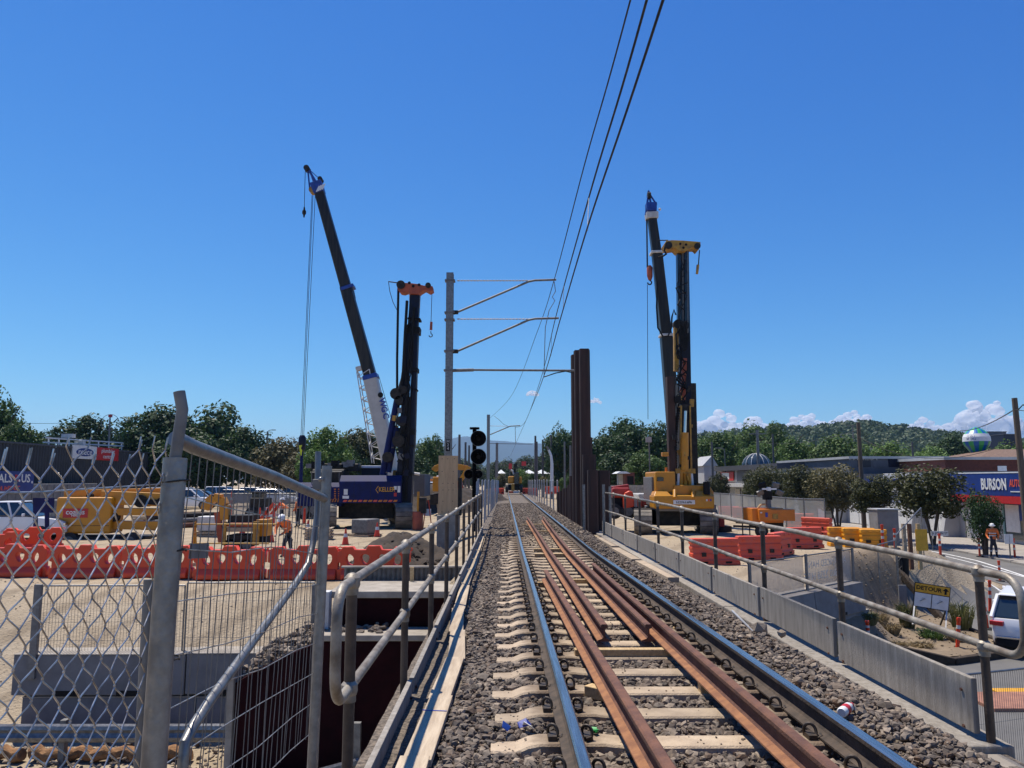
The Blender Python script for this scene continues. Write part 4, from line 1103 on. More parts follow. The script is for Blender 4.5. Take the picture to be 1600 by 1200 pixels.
# ------------------------------------------------------------------ signals
def signal(px, D, discs, ptop, label):
    t = thing('rail_signal', label, 'signal')
    q = at(px, 700, D); zt = at(px, ptop, D).z
    m = MB(); m.cyl((q.x, D + 0.22, 2.6), (q.x, D + 0.22, zt), 0.085, n=12); m.build('pole', 'matte_black', t, smooth=True)
    m = MB(); m.cyl((q.x, D + 0.22, zt - 0.06), (q.x, D + 0.22, zt + 0.02), 0.2, n=14); m.build('finial', 'matte_black', t, smooth=True)
    for dx, dy, rr in discs:
        c = at(dx, dy, D)
        m = MB(); m.cyl((c.x, D, c.z), (c.x, D + 0.03, c.z), rr, n=32); b = m.build('backboard', 'matte_black', t, smooth=True)
        m = MB(); p = [(c.x + rr * math.cos(a * math.pi / 16), D - 0.006, c.z + rr * math.sin(a * math.pi / 16)) for a in range(33)]; m.tube(p, 0.009, 6); m.build('rim', 'pole_grey', b, smooth=True)
        m = MB(); n = 20
        for i in range(n):
            a0 = math.pi * (-0.15 + 1.3 * i / n); a1 = math.pi * (-0.15 + 1.3 * (i + 1) / n); r0 = rr * 0.42
            m.add([(c.x + r0 * math.cos(a0), D - 0.002, c.z + r0 * math.sin(a0)), (c.x + r0 * math.cos(a1), D - 0.002, c.z + r0 * math.sin(a1)), (c.x + r0 * math.cos(a1), D - 0.3 * rr / .3 * (.5 + .5 * math.sin(a1)), c.z + r0 * math.sin(a1)), (c.x + r0 * math.cos(a0), D - 0.3 * rr / .3 * (.5 + .5 * math.sin(a0)), c.z + r0 * math.sin(a0))], [(0, 1, 2, 3)])
        m.build('hood', 'matte_black', b, smooth=True)
        m = MB(); m.cyl((c.x, D - 0.02, c.z), (c.x, D - 0.003, c.z), rr * 0.3, n=20); m.build('lens', 'black', b, smooth=True)
        m = MB(); m.bx(c.x - rr * .4, c.x + rr * .4, D + 0.031, D + 0.2, c.z - rr * .4, c.z + rr * .4); m.build('lamp_case', 'matte_black', b)
    return t
signal(741, 30, ((747.5, 685, 0.305), (747.5, 713.5, 0.305)), 668, 'tall black railway signal with two round backboards beside the plywood')
signal(741.5, 30.6, ((732.5, 741, 0.19), (747.5, 741, 0.17)), 733, 'low black signal with two small round backboards under the tall one')
# ------------------------------------------------------------------ shared machine pieces
def crawler(name, parent, cx, cy, z0, L, W, H, ang=0.0):
    """Track unit: belt of separate shoes round an oval, with side frame and rollers."""
    T = Matrix.Translation((cx, cy, z0)) @ Matrix.Rotation(ang, 4, 'Z')
    r = H / 2; s = L - H
    fr = MB(T); fr.bx(-W * 0.42, W * 0.42, -s / 2 - r * 0.7, s / 2 + r * 0.7, H * 0.22, H * 0.80); f = fr.build('track_frame', 'mech_dark', parent, bevel=0.03)
    per = 2 * s + 2 * math.pi * r; n = max(18, int(per / 0.24)); st = per / n
    for i in range(n):
        d = i * st
        if d < s: y, z, a = -s / 2 + d, H, 0.0
        elif d < s + math.pi * r: q = (d - s) / r; y, z, a = s / 2 + r * math.sin(q), r + r * math.cos(q), -q
        elif d < 2 * s + math.pi * r: y, z, a = s / 2 - (d - s - math.pi * r), 0.0, 0.0
        else: q = (d - 2 * s - math.pi * r) / r; y, z, a = -s / 2 - r * math.sin(q), r - r * math.cos(q), -q
        m = MB(T @ Matrix.Translation((0, y, z)) @ Matrix.Rotation(a, 4, 'X')); m.bx(-W / 2, W / 2, -st * 0.46, st * 0.46, -0.035, 0.035); m.bx(-W / 2, W / 2, -0.02, 0.02, 0.034, 0.062)
        m.build('track_shoe', 'track_mud', f)
    for i in range(5):
        y = -s / 2 + s * i / 4
        for sg in (-1, 1):
            m = MB(T); m.cyl((sg * W * 0.425, y, r), (sg * W * 0.47, y, r), r * (0.62 if i in (0, 4) else 0.34), n=14); m.build('roller', 'mech_dark', f, smooth=True)
    return f
def wheel(parent, c, r, w_, ax=(1, 0, 0), rim='galv_dull', name='wheel'):
    c = Vector(c); ax = Vector(ax).normalized()
    m = MB(); m.tube([c - ax * w_ / 2, c - ax * w_ * 0.42, c + ax * w_ * 0.42, c + ax * w_ / 2], r, 20, True, [r * 0.88, r, r, r * 0.88]); t = m.build(name, 'rubber', parent, smooth=True)
    m = MB(); m.cyl(c - ax * (w_ / 2 + 0.012), c + ax * (w_ / 2 + 0.012), r * 0.58, n=16); m.build('rim', rim, t, smooth=True)
    return t
def hose(parent, pts, r, name='hose', mname='black'):
    m = MB(); m.tube(pts, r, 7); return m.build(name, mname, parent, smooth=True)
def arc(p, q, sag, n=10):
    p = Vector(p); q = Vector(q); return [p.lerp(q, i / n) + Vector((0, 0, -sag * 4 * (i / n) * (1 - i / n))) for i in range(n + 1)]

# ------------------------------------------------------------------ blue drilling rig
D = 45.0; K = D / 1180
rig = thing('drilling_rig', 'dark blue crawler drilling rig with a tall black mast and orange mast head', 'drilling rig')
Q = lambda px, py, dy=0.0: at(px, py, D + dy)
crawler('track', rig, Q(622, 800).x, D + 0.6, PAD, 5.0, 0.95, 1.4, R(14))
crawler('track', rig, Q(508, 800).x, D + 0.6, PAD, 5.0, 0.95, 1.4, R(14))
a, b = Q(530, 790), Q(615, 805); m = MB(); m.bx(a.x, b.x, D - 0.2, D + 2.0, b.z - 0.15, a.z + 0.35); m.build('undercarriage', 'mech_dark', rig, bevel=0.05)
a, b = Q(538, 743), Q(631, 784)
def sidebox(name, mname, px0, px1, py0, py1, y0, y1, round_=0.12, par=rig, bev=0.03):
    p, q = Q(px0, py0), Q(px1, py1)
    m = MB(); m.prism([(p.x, y0, q.z), (p.x, y1, q.z), (p.x, y1, p.z - round_ * 1.5), (p.x, y1 - round_ * 1.5, p.z), (p.x, y0 + round_ * 2.2, p.z), (p.x, y0, p.z - round_ * 2.2)], (q.x - p.x, 0, 0))
    return m.build(name, mname, par, bevel=bev)
house = sidebox('engine_house', 'blue_rig', 538.5, 631, 743, 785, D - 1.4, D + 1.5, 0.16)
for px in (561, 586, 608):
    p, q = Q(px, 748), Q(px, 783); m = MB(); m.bx(p.x - 0.012, p.x + 0.012, D - 1.409, D - 1.39, q.z, p.z - 0.15); m.build('panel_seam', 'blue_mast', house)
for k in range(11):
    p = Q(543.5 + k * 7.6, 781.5); m = MB(); m.prism([(p.x, D - 1.412, p.z - 0.06), (p.x + 0.2, D - 1.412, p.z - 0.06), (p.x + 0.27, D - 1.412, p.z + 0.05), (p.x + 0.07, D - 1.412, p.z + 0.05)], (0, 0.008, 0)); m.build('warning_stripe', 'orange' if k % 3 else 'barrier_faded', house)
p = Q(604.5, 765, -1.4); text('lettering', 'KELLER', 'sign_yellow', 0.36, house, (p.x, D - 1.415, p.z), (R(90), 0, 0), 0.004, 0.004, 0.80)
p = Q(589.5, 765, -1.4); m = MB(); m.tube([(p.x + .06, D - 1.41, p.z - .2), (p.x - .08, D - 1.41, p.z), (p.x + .06, D - 1.41, p.z + .2)], 0.02, 5); m.build('arrow_mark', 'sign_yellow', house)
for px, py, w_, h, mn in ((548, 768, .22, .32, 'white'), (548, 776, .36, .16, 'white'), (623, 762, .16, .2, 'white'), (628.5, 764, .16, .36, 'white'), (623, 772, .16, .2, 'sign_red')):
    p = Q(px, py); m = MB(); m.bx(p.x - w_ / 2, p.x + w_ / 2, D - 1.411, D - 1.40, p.z - h / 2, p.z + h / 2); m.build('decal', mn, house)
cw = sidebox('counterweight', 'blue_rig', 474, 540, 754, 790, D - 1.1, D + 1.2, 0.12)
for k in range(6):
    p = Q(513 + k * 4, 781); m = MB(); m.prism([(p.x, D - 1.112, p.z - 0.1), (p.x + 0.08, D - 1.112, p.z - 0.1), (p.x + 0.14, D - 1.112, p.z + 0.08), (p.x + 0.06, D - 1.112, p.z + 0.08)], (0, 0.008, 0)); m.build('warning_stripe', 'orange', cw)
for px in (530, 536):
    for k in range(5):
        p = Q(px, 764 + k * 3.4); m = MB(); m.bx(p.x - 0.05, p.x + 0.05, D - 1.112, D - 1.1, p.z - 0.035, p.z + 0.03); m.build('warning_stripe', 'orange', cw)
sidebox('winch_deck', 'mech_dark', 492, 540, 733, 757, D - 0.6, D + 1.0, 0.05)
sidebox('roof_rack', 'mech_dark', 484, 558, 724, 736, D + 0.2, D + 1.2, 0.03)
sidebox('cab', 'blue_mast', 560, 596, 728, 746, D + 1.0, D + 2.4, 0.05)
p, q = Q(560, 727), Q(592, 731); m = MB(); m.bx(p.x, q.x, D + 0.9, D + 2.5, q.z, p.z); m.build('cab_roof', 'white', rig, bevel=0.03)
# mast: a box leader that narrows upwards
def quadbar(name, mname, p0, p1, w0, w1, d0, d1, par, bev=0.02):
    m = MB(); m.bar(p0, p1, w0, d0, (0, -1, 0), w1, d1); return m.build(name, mname, par, bevel=bev)
lead = quadbar('mast_leader', 'blue_mast', Q(631, 790, -0.3), Q(645, 520, -0.3), 0.95, 0.72, 0.9, 0.7, rig)
quadbar('mast_leader', 'blue_mast', Q(645, 522, -0.3), Q(649, 462, -0.3), 0.62, 0.58, 0.6, 0.55, rig)
quadbar('mast_rail', 'chrome', Q(639.5, 620, -0.82), Q(643, 560, -0.74), 0.10, 0.10, 0.06, 0.06, rig, 0)
quadbar('mast_rail', 'galv_dull', Q(648.6, 700, -0.3), Q(653.4, 520, -0.3), 0.06, 0.06, 0.3, 0.3, rig, 0)
quadbar('mast_rail', 'black', Q(634, 780, -0.8), Q(647, 480, -0.7), 0.16, 0.12, 0.16, 0.12, rig, 0)
for k, hh in ((0, .2), (2, .12), (3, .35), (6, .1), (7.4, .25), (10.2, .4), (11, .12)):
    p = Q(lerp(633, 648, k / 11), lerp(740, 500, k / 11), -0.3); m = MB(); m.box(p, (.98 - 0.02 * k, 1.0 - 0.015 * k, hh), ry=0.05); m.build('mast_collar', 'black', rig, bevel=.02)
rh = random.Random(4)
for k in range(16):
    u0 = rh.uniform(0, .75); u1 = min(1, u0 + rh.uniform(.12, .35)); pts_ = []
    for i in range(7):
        u = lerp(u0, u1, i / 6); pts_.append(Q(lerp(632, 648, u) + rh.uniform(-11, -3) * (1 - .5 * u) * (.6 + .4 * math.sin(i)), lerp(770, 478, u), -.85 + rh.uniform(-.1, .1)))
    hose(rig, pts_, rh.uniform(.025, .05))
for k in range(26):
    p = Q(rh.uniform(614, 641), rh.uniform(640, 742), rh.uniform(-.9, .3)); m = MB(); m.box(p, (rh.uniform(.08, .4), rh.uniform(.1, .4), rh.uniform(.08, .45)), ry=rh.uniform(-.4, .4)); m.build('valve_block', rh.choice(['mech_dark', 'black', 'blue_mast', 'galv_dull', 'yellow_dirty']), rig)
for k in range(9):
    p = Q(484 + k * 8, 728 - (k % 3) * 2, .3); m = MB(); m.box(p, (rh.uniform(.2, .5), .5, rh.uniform(.15, .4))); m.build('deck_gear', rh.choice(['mech_dark', 'galv_dull', 'black']), rig)
for px in (487, 500, 515, 530):
    m = MB(); m.cyl(Q(px, 756, -.9), Q(px, 737, -.9), .025, n=6); m.build('guard_stanchion', 'galv_dull', rig)
m = MB(); m.cyl(Q(485, 738, -.9), Q(534, 737, -.9), .025, n=6); m.build('guard_rail', 'galv_dull', rig)
hose(rig, [Q(636, 470, -0.8), Q(633, 520, -0.9), Q(630, 580, -0.9), Q(626, 610, -0.9)], 0.09)
hose(rig, [Q(640, 505, -0.8), Q(634, 512, -0.9), Q(632.5, 560, -0.9), Q(635, 600, -0.9)], 0.06)
for k in range(5):
    p = Q(641 + k * 3.4, 470 + k * 0.6, -0.35); m = MB(); m.cyl(p + Vector((0, 0, -.35)), p + Vector((0, 0, .35)), 0.06, n=8); m.build('spring', 'yellow_dirty', rig, smooth=True)
# head with sheaves and hook
hp = [(619, 443), (624, 441.5), (640, 442), (652, 443.5), (662, 446), (676, 447), (676.5, 453), (671, 456), (664, 452), (657, 456), (654, 459.5), (641, 459), (636, 455), (631, 457), (625, 456), (621, 451)]
m = MB(); m.prism([Q(x, y, -0.75) for x, y in hp], (0, 0.8, 0)); head = m.build('mast_head', 'orange_head', rig, bevel=0.02)
for px, py, rr in ((629, 450, 0.26), (671, 451, 0.17)):
    p = Q(px, py); m = MB(); m.cyl((p.x, D - 0.83, p.z), (p.x, D - 0.72, p.z), rr, n=18); m.build('sheave', 'mech_dark', head, smooth=True)
for px, py in ((642, 447), (648, 452), (657, 450)):
    p = Q(px, py); m = MB(); m.cyl((p.x, D - 0.775, p.z), (p.x, D - 0.74, p.z), 0.09, n=10); m.build('head_hole', 'black', head)
hose(rig, [Q(607, 440), Q(618, 441.5), Q(628, 442.5)], 0.035, 'head_arm', 'mech_dark')
hose(rig, [Q(607, 440), Q(609, 455), Q(614, 472), Q(620, 484)], 0.02, 'line', 'mech_dark')
hose(rig, [Q(622.5, 450), Q(621.5, 500), Q(620.5, 560), Q(620.5, 607)], 0.075, 'feed_hose')
hose(rig, [Q(675, 456), Q(673.5, 503)], 0.018, 'hoist_rope', 'mech_dark')
p0, p1 = Q(674, 503), Q(673, 524); hk = thing('hook', '', ''); bpy.data.objects.remove(hk)
m = MB(); m.cyl(p0, p0.lerp(p1, .6), 0.075, 0.085, n=10); m.build('hook_weight', 'orange_head', rig, smooth=True)
c = p1; m = MB(); m.tube([c + Vector((0, 0, .25))] + [c + Vector((.1 * math.sin(t), 0, .1 * math.cos(t))) for t in [0.2 + .5 * i for i in range(10)]], 0.03, 7); m.build('hook', 'mech_dark', rig, smooth=True)
# back stays, cylinders and the winch cluster behind the mast
for (x0, y0, x1, y1, r0, mn) in ((598, 742, 624, 608, .20, 'blue_rig'), (607, 738, 620, 668, .16, 'blue_rig'), (618, 665, 633, 560, .09, 'chrome'), (596, 745, 606, 716, .14, 'galv_dull'), (601, 745, 611, 712, .08, 'chrome'), (624, 612, 636, 570, .14, 'mech_dark')):
    m = MB(); m.cyl(Q(x0, y0, -0.4), Q(x1, y1, -0.4), r0, n=12); m.build('stay_cylinder', mn, rig, smooth=True)
for (px, py, rr) in ((622, 618, .34), (633, 612, .24), (627, 628, .26), (609, 715, .3), (626, 690, .36), (630, 660, .3)):
    p = Q(px, py); m = MB(); m.cyl((p.x, D - 1.0, p.z), (p.x, D - 0.5, p.z), rr, n=16); m.build('winch_drum', 'mech_dark', rig, smooth=True)
for i in range(7):
    hose(rig, arc(Q(612 + 3 * i, 700 - 6 * i, -0.9), Q(632 + i, 650 - 9 * i, -0.95), 0.5 + 0.1 * i), 0.035)
p = Q(634, 785); m = MB(); m.cyl((p.x, D - 0.4, PAD + 0.1), (p.x, D - 0.4, p.z + 0.3), 0.26, n=14); m.build('drill_tool', 'mech_dark', rig, smooth=True)
# ------------------------------------------------------------------ telescopic cranes
def lattice(par, p0, p1, w0, w1, n, mname, r=0.03):
    p0 = Vector(p0); p1 = Vector(p1); d = (p1 - p0).normalized(); s = d.cross(Vector((0, 1, 0))).normalized(); f = Vector((0, 1, 0))
    def P(t, a, b): w_ = lerp(w0, w1, t); return p0.lerp(p1, t) + s * a * w_ / 2 + f * b * w_ / 2
    for a in (-1, 1):
        for b in (-1, 1):
            m = MB(); m.cyl(P(0, a, b), P(1, a, b), r * 1.4, n=6); m.build('chord', mname, par)
    for i in range(n):
        for b in (-1, 1):
            sg = 1 if i % 2 else -1
            m = MB(); m.cyl(P(i / n, sg, b), P((i + 1) / n, -sg, b), r, n=5); m.build('lacing', mname, par)
        m = MB(); m.cyl(P(i / n, 1 if i % 2 else -1, -1), P((i + 1) / n, 1 if i % 2 else -1, 1), r, n=5); m.build('lacing', mname, par)
D = 56.0
cr = thing('mobile_crane', 'telescopic mobile crane behind the blue rig, black boom above a cream base section', 'crane')
Q = lambda px, py, dy=0.0: at(px, py, D + dy)
quadbar('boom_base', 'boom_cream', Q(616, 752), Q(579, 590), 1.12, 1.02, 1.2, 1.1, cr, 0.12)
quadbar('boom_section', 'boom_dark', Q(580, 592), Q(540, 447), 0.90, 0.86, 0.95, 0.9, cr, 0.12)
quadbar('boom_section', 'boom_dark', Q(541, 450), Q(499, 300), 0.80, 0.74, 0.82, 0.76, cr, 0.12)
quadbar('boom_collar', 'blue_tip', Q(580.5, 593), Q(578.8, 586), 1.1, 1.06, 1.15, 1.1, cr, 0.03)
quadbar('boom_collar', 'blue_tip', Q(545, 453), Q(543.4, 448), 0.98, 0.98, 1.0, 1.0, cr, 0.03)
m = MB(); m.tube([Q(549, 449), Q(553, 455), Q(555.5, 466), Q(551, 467)], 0.035, 6); m.build('cable_guide', 'galv_dull', cr)
# boom head
tipm = quadbar('boom_head', 'blue_tip', Q(500, 303), Q(494, 286), 0.78, 0.9, 0.8, 0.9, cr, 0.04)
for k in range(4):
    p0, p1 = Q(494.5 + k * 2.9, 299.5 - k * 1.2, -0.5), Q(499 + k * 2.9, 290.5 - k * 1.2, -0.5); m = MB(); m.bar(p0, p1, 0.10, 0.02, (0, -1, 0)); m.build('hazard_stripe', 'white', tipm)
for (x0, y0, x1, y1, r0) in ((481, 265, 484, 296, .06), (482, 265, 497, 290, .09), (480, 262, 501, 281, .03), (484, 288, 494, 286, .05), (483, 264, 492, 291, .05)):
    m = MB(); m.cyl(Q(x0, y0), Q(x1, y1), r0, n=8); m.build('fly_frame', 'blue_tip', cr)
for (px, py, rr, mn) in ((480, 264, .22, 'mech_dark'), (489, 298, .26, 'yellow_dirty'), (501, 281, .18, 'mech_dark')):
    p = Q(px, py); m = MB(); m.cyl((p.x, D - 0.3, p.z), (p.x, D + 0.3, p.z), rr, n=16); m.build('sheave', mn, cr, smooth=True)
hose(cr, [Q(477, 266), Q(476, 300), Q(475.5, 324)], 0.022, 'hoist_rope', 'mech_dark')
m = MB(); p = Q(475.5, 324); m.tube([p, p + Vector((0, 0, -.18)), p + Vector((0, 0, -.3)), p + Vector((0, 0, -.5)), p + Vector((0, 0, -.62)), p + Vector((0, 0, -.8))], .1, 12, True, [.06, .07, .15, .15, .07, .05]); m.build('ball_hook', 'mech_dark', cr, smooth=True)
for k, (xa, xb) in enumerate(((487.5, 470.3), (489, 472.5), (492.5, 474.6))):
    hose(cr, [Q(xa, 305), Q(xb, 680)], 0.02, 'hoist_rope', 'mech_dark')
p = Q(472.5, 680); m = MB(); m.tube([p, p + Vector((0, 0, -.2)), p + Vector((0, 0, -1.0)), p + Vector((0, 0, -1.2))], .2, 14, True, [.16, .28, .26, .12]); m.build('hook_block', 'blue_mast', cr, smooth=True)
m = MB(); m.cyl(p + Vector((0, 0, -1.2)), p + Vector((0, 0, -3.6)), 0.10, 0.14, n=8); m.build('hook_tackle', 'blue_rig', cr)
m = MB(); m.cyl(p + Vector((-.05, -.15, -.75)), p + Vector((0, -.15, -1.5)), .16, .03, n=8); m.build('sling_flag', 'hivis_yellow', cr)
# folded lattice jib beside the base section
lattice(cr, Q(593, 722), Q(569, 580), 0.95, 0.95, 16, 'white_dirty')
m = MB(); m.bar(Q(557, 577), Q(580, 571), 0.5, 0.3); m.build('jib_head', 'white_dirty', cr)
for x0, y0, x1, y1 in ((556, 575, 562, 588), (557, 577, 566, 571), (566, 571, 572, 580)):
    m = MB(); m.cyl(Q(x0, y0), Q(x1, y1), 0.05, n=6); m.build('jib_strut', 'white_dirty', cr)
for k, ch in enumerate('WGC'):
    p = Q(597.5 + k * 2.6, 629 + k * 10.5, -0.62); text('lettering', ch, 'poly_blue', 0.62, cr, p, (R(90), R(75), 0), 0.004, 0.02)
p = Q(594.5, 617, -0.62); m = MB(); m.cyl(p, p + Vector((0, .03, 0)), 0.2, n=20); m.build('logo_disc', 'black', cr)
hose(cr, [Q(592, 588), Q(613, 660), Q(616, 678)], 0.02, 'winch_line', 'mech_dark')
m = MB(); a, b = Q(470, 735), Q(620, 790); m.bx(a.x, b.x, D - 1.2, D + 1.2, PAD + 1.2, PAD + 2.1); m.build('carrier', 'boom_cream', cr, bevel=0.06)
for px in (482, 500, 560, 580, 600):
    wheel(cr, (Q(px, 800).x, D - 1.2, PAD + 0.65), 0.65, 0.45, (0, 1, 0))
a, b = Q(590, 735), Q(632, 770); m = MB(); m.bx(a.x, b.x, D - 1.1, D + 1.1, PAD + 2.1, PAD + 3.4); m.build('turret', 'boom_cream', cr, bevel=0.08)

D = 47.0
cr2 = thing('mobile_crane', 'telescopic crane boom with a blue head rising behind the yellow rig', 'crane')
Q = lambda px, py, dy=0.0: at(px, py, D + dy)
quadbar('boom_section', 'boom_dark', Q(1060, 760), Q(1041, 526), 0.78, 0.74, 0.8, 0.78, cr2, 0.1)
quadbar('boom_section', 'boom_dark', Q(1041, 528), Q(1026, 392), 0.68, 0.64, 0.7, 0.66, cr2, 0.1)
quadbar('boom_section', 'boom_dark', Q(1026, 396), Q(1018.5, 340), 0.58, 0.54, 0.6, 0.56, cr2, 0.08)
for px, py in ((1026.3, 395), (1040.6, 524)):
    quadbar('boom_collar', 'white_dirty', Q(px, py + 2.5), Q(px - 0.3, py - 1.5), 0.82, 0.82, 0.84, 0.84, cr2, 0.04)
quadbar('boom_collar', 'white_dirty', Q(1018.7, 343), Q(1017.8, 333), 0.74, 0.78, 0.72, 0.76, cr2, 0.05)
quadbar('boom_head', 'blue_tip', Q(1017.5, 331), Q(1017, 318), 0.62, 0.68, 0.6, 0.6, cr2, 0.03)
for (x0, y0, x1, y1, r0) in ((1009, 336, 1012, 312, .07), (1012, 312, 1014, 302, .07), (1026, 320, 1015, 303, .06), (1015, 303, 1013, 298, .07), (1010, 330, 1026, 330, .06), (1017, 318, 1014, 303, .07)):
    m = MB(); m.cyl(Q(x0, y0), Q(x1, y1), r0, n=8); m.build('fly_frame', 'blue_tip', cr2)
p = Q(1014, 306); m = MB(); m.cyl((p.x - .1, D, p.z), (p.x + .1, D, p.z), 0.24, n=14); m.build('sheave', 'mech_dark', cr2, smooth=True)
m = MB(); m.sphere(Q(1031, 327), 0.09, 8, 6); m.build('beacon', 'white', cr2)
hose(cr2, [Q(1010.5, 338), Q(1011.5, 418)], 0.05, 'hoist_rope', 'mech_dark')
hose(cr2, [Q(1011.6, 445), Q(1012.5, 655)], 0.018, 'hoist_rope', 'mech_dark')
p = Q(1015, 415); m = MB(); m.tube([p, p + Vector((0, 0, -.15)), p + Vector((0, 0, -.7)), p + Vector((0, 0, -.95))], .2, 14, True, [.1, .19, .18, .10]); hb = m.build('hook_block', 'orange_head', cr2, smooth=True)
c = Q(1015, 441); m = MB(); m.tube([c + Vector((0, 0, .25))] + [c + Vector((.13 * math.sin(t), 0, .13 * math.cos(t) - .02)) for t in [0.2 + .5 * i for i in range(10)]], 0.045, 8); m.build('hook', 'mech_dark', hb, smooth=True)
hose(cr2, [Q(1027, 440, -.6), Q(1026, 480, -.7), Q(1028, 512, -.8), Q(1036, 526, -.8), Q(1044, 525, -.9), Q(1049, 512, -.9), Q(1050, 495, -.9), Q(1053, 484, -.9), Q(1056, 492, -.9)], 0.055)
a, b = Q(1000, 775), Q(1100, 800); m = MB(); m.bx(a.x, b.x, D + 0.5, D + 3, PAD + 0.9, PAD + 1.9); m.build('carrier', 'boom_cream', cr2, bevel=0.06)
for px in (1008, 1040, 1085): wheel(cr2, (Q(px, 800).x, D + 0.6, PAD + 0.6), 0.6, 0.4, (0, 1, 0))

# ------------------------------------------------------------------ yellow drilling rig, rear view
D = 39.5
yr = thing('drilling_rig', 'yellow crawler drilling rig seen from behind on the right pad', 'drilling rig')
Q = lambda px, py, dy=0.0: at(px, py, D + dy)
crawler('track', yr, Q(1013, 810).x, D + 1.6, PAD, 4.8, 0.9, 1.2, R(-10))
crawler('track', yr, Q(1113, 810).x, D + 1.4, PAD, 4.8, 0.9, 1.2, R(-10))
a, b = Q(1028, 792), Q(1100, 822); m = MB(); m.bx(a.x, b.x, D + 0.3, D + 3, b.z, a.z); m.build('undercarriage', 'mech_dark', yr, bevel=0.05)
a, b = Q(1024, 788), Q(1114, 798); m = MB(); m.bx(a.x, b.x, D - 0.7, D + 3, b.z, a.z); m.build('turntable_skirt', 'concrete_blue', yr, bevel=0.05)
def rearbox(name, mname, px0, px1, py0, py1, y0, y1, par=yr, bev=0.06):
    p, q = Q(px0, py0, y0), Q(px1, py1, y0); m = MB(); m.bx(p.x, q.x, D + y0, D + y1, q.z, p.z); return m.build(name, mname, par, bevel=bev)
cwt = rearbox('counterweight', 'yellow', 1022, 1117, 774, 795, -0.9, 0.4, bev=0.08)
for px0, px1 in ((1022, 1050), (1086, 1117)):
    p, q = Q(px0, 775, -0.9), Q(px1, 768, -0.9); w_ = q.x - p.x
    m = MB(); m.prism([(p.x, D - 0.85, p.z), (q.x, D - 0.85, p.z), (q.x - w_ * .2, D - 0.6, q.z), (p.x + w_ * .15, D - 0.6, q.z)], (0, 0.9, 0)); m.build('weight_lug', 'yellow', cwt, bevel=0.02)
rearbox('house_rear', 'yellow', 1024, 1056, 737, 770, -0.3, 2.6, bev=0.06)
rearbox('house_mid', 'yellow', 1053, 1104, 758, 776, -0.4, 2.6, bev=0.05)
m = MB(); p = Q(1099, 754, -.3); m.prism([Q(1098, 775, -.3), Q(1116, 775, -.3), Q(1115, 768, -.3), Q(1107, 756, -.3), Q(1099, 755, -.3)], (0, 2.4, 0)); m.build('house_side', 'yellow', yr, bevel=0.05)
rearbox('side_window', 'black_shiny', 1027, 1037, 746, 752, -0.36, -0.28, bev=0.01)
rearbox('cab_panel', 'galv_dull', 1018, 1023, 745, 790, 0.2, 2.6, bev=0.03)
for px in (1054, 1083):
    m = MB(); m.cyl(Q(px, 778, -.95), Q(px, 766, -.6), 0.09, n=10); m.build('lifting_eye', 'yellow', cwt, smooth=True)
p, q = Q(1052, 781.5, -.9), Q(1086, 788, -.9); m = MB(); m.bx(p.x, q.x, D - 0.915, D - 0.895, q.z, p.z); lb = m.build('name_plate', 'white', cwt, bevel=0.02)
marks('black', .8, .1, 9, lb, ((p.x + q.x) / 2, D - 0.918, (p.z + q.z) / 2), (R(90), 0, 0), 3)
for k in range(3):
    p = Q(1104.5 + k * 3, 781.5, -.9); m = MB(); m.bx(p.x - .04, p.x + .04, D - 0.91, D - 0.895, p.z - .05, p.z + .05); m.build('decal', ['white', 'barrier_faded', 'poly_blue'][k], cwt)
m = MB(); p = Q(1104, 762, -.7); m.cyl(p + Vector((0, 0, -.35)), p + Vector((0, 0, .3)), .17, n=12); m.build('filter_drum', 'black', yr, smooth=True)
m = MB(); p = Q(1041, 734, .3); m.cyl(p + Vector((0, 0, -.15)), p + Vector((0, 0, .12)), .07, n=8); m.build('beacon', 'orange', yr)
# uprights between house and mast
for px, mn, r0 in ((1059, 'white', .09), (1064, 'yellow', .11), (1071, 'yellow', .10), (1078, 'yellow', .10), (1082, 'white', .08)):
    m = MB(); m.cyl(Q(px, 760, .2), Q(px + (1068 - px) * .15, 735, .2), r0, n=10); m.build('frame_upright', mn, yr, smooth=True)
m = MB(); m.bar(Q(1055, 736, .2), Q(1086, 736, .2), .2, .25); m.build('frame_beam', 'yellow_dirty', yr)
quadbar('backstay', 'mech_dark', Q(1071, 740, .5), Q(1070.5, 632, .5), .62, .5, .5, .5, yr, 0.03)
for sx in (-8.5, 8.5): quadbar('backstay_flange', 'yellow_dirty', Q(1071 + sx, 742, .3), Q(1070.5 + sx * .8, 634, .3), .10, .08, .3, .3, yr, 0.01)
m = MB(); m.cyl(Q(1070, 735, .05), Q(1070, 676, .05), .20, n=14); m.build('cylinder_barrel', 'yellow', yr, smooth=True)
m = MB(); m.cyl(Q(1070, 677, .1), Q(1071, 642, .1), .09, n=12); m.build('cylinder_rod', 'chrome', yr, smooth=True)
quadbar('mast_leader', 'mech_dark', Q(1073, 760, 1.6), Q(1071.5, 600, 1.6), 1.05, .92, .9, .9, yr)
quadbar('mast_leader', 'blue_mast', Q(1070, 660, 1.3), Q(1066, 390, 1.3), .62, .60, .62, .6, yr)
quadbar('kelly_tube', 'black_shiny', Q(1062, 520, .9), Q(1061, 392, .9), .24, .24, .24, .24, yr, .04)
quadbar('kelly_tube', 'black_shiny', Q(1072.5, 520, .9), Q(1071.5, 392, .9), .24, .24, .24, .24, yr, .04)
quadbar('mast_rail', 'galv_dull', Q(1074.6, 520, .8), Q(1074.2, 392, .8), .05, .05, .1, .1, yr, 0)
quadbar('mast_rail', 'galv_dull', Q(1067.2, 520, .8), Q(1066.8, 392, .8), .05, .05, .1, .1, yr, 0)
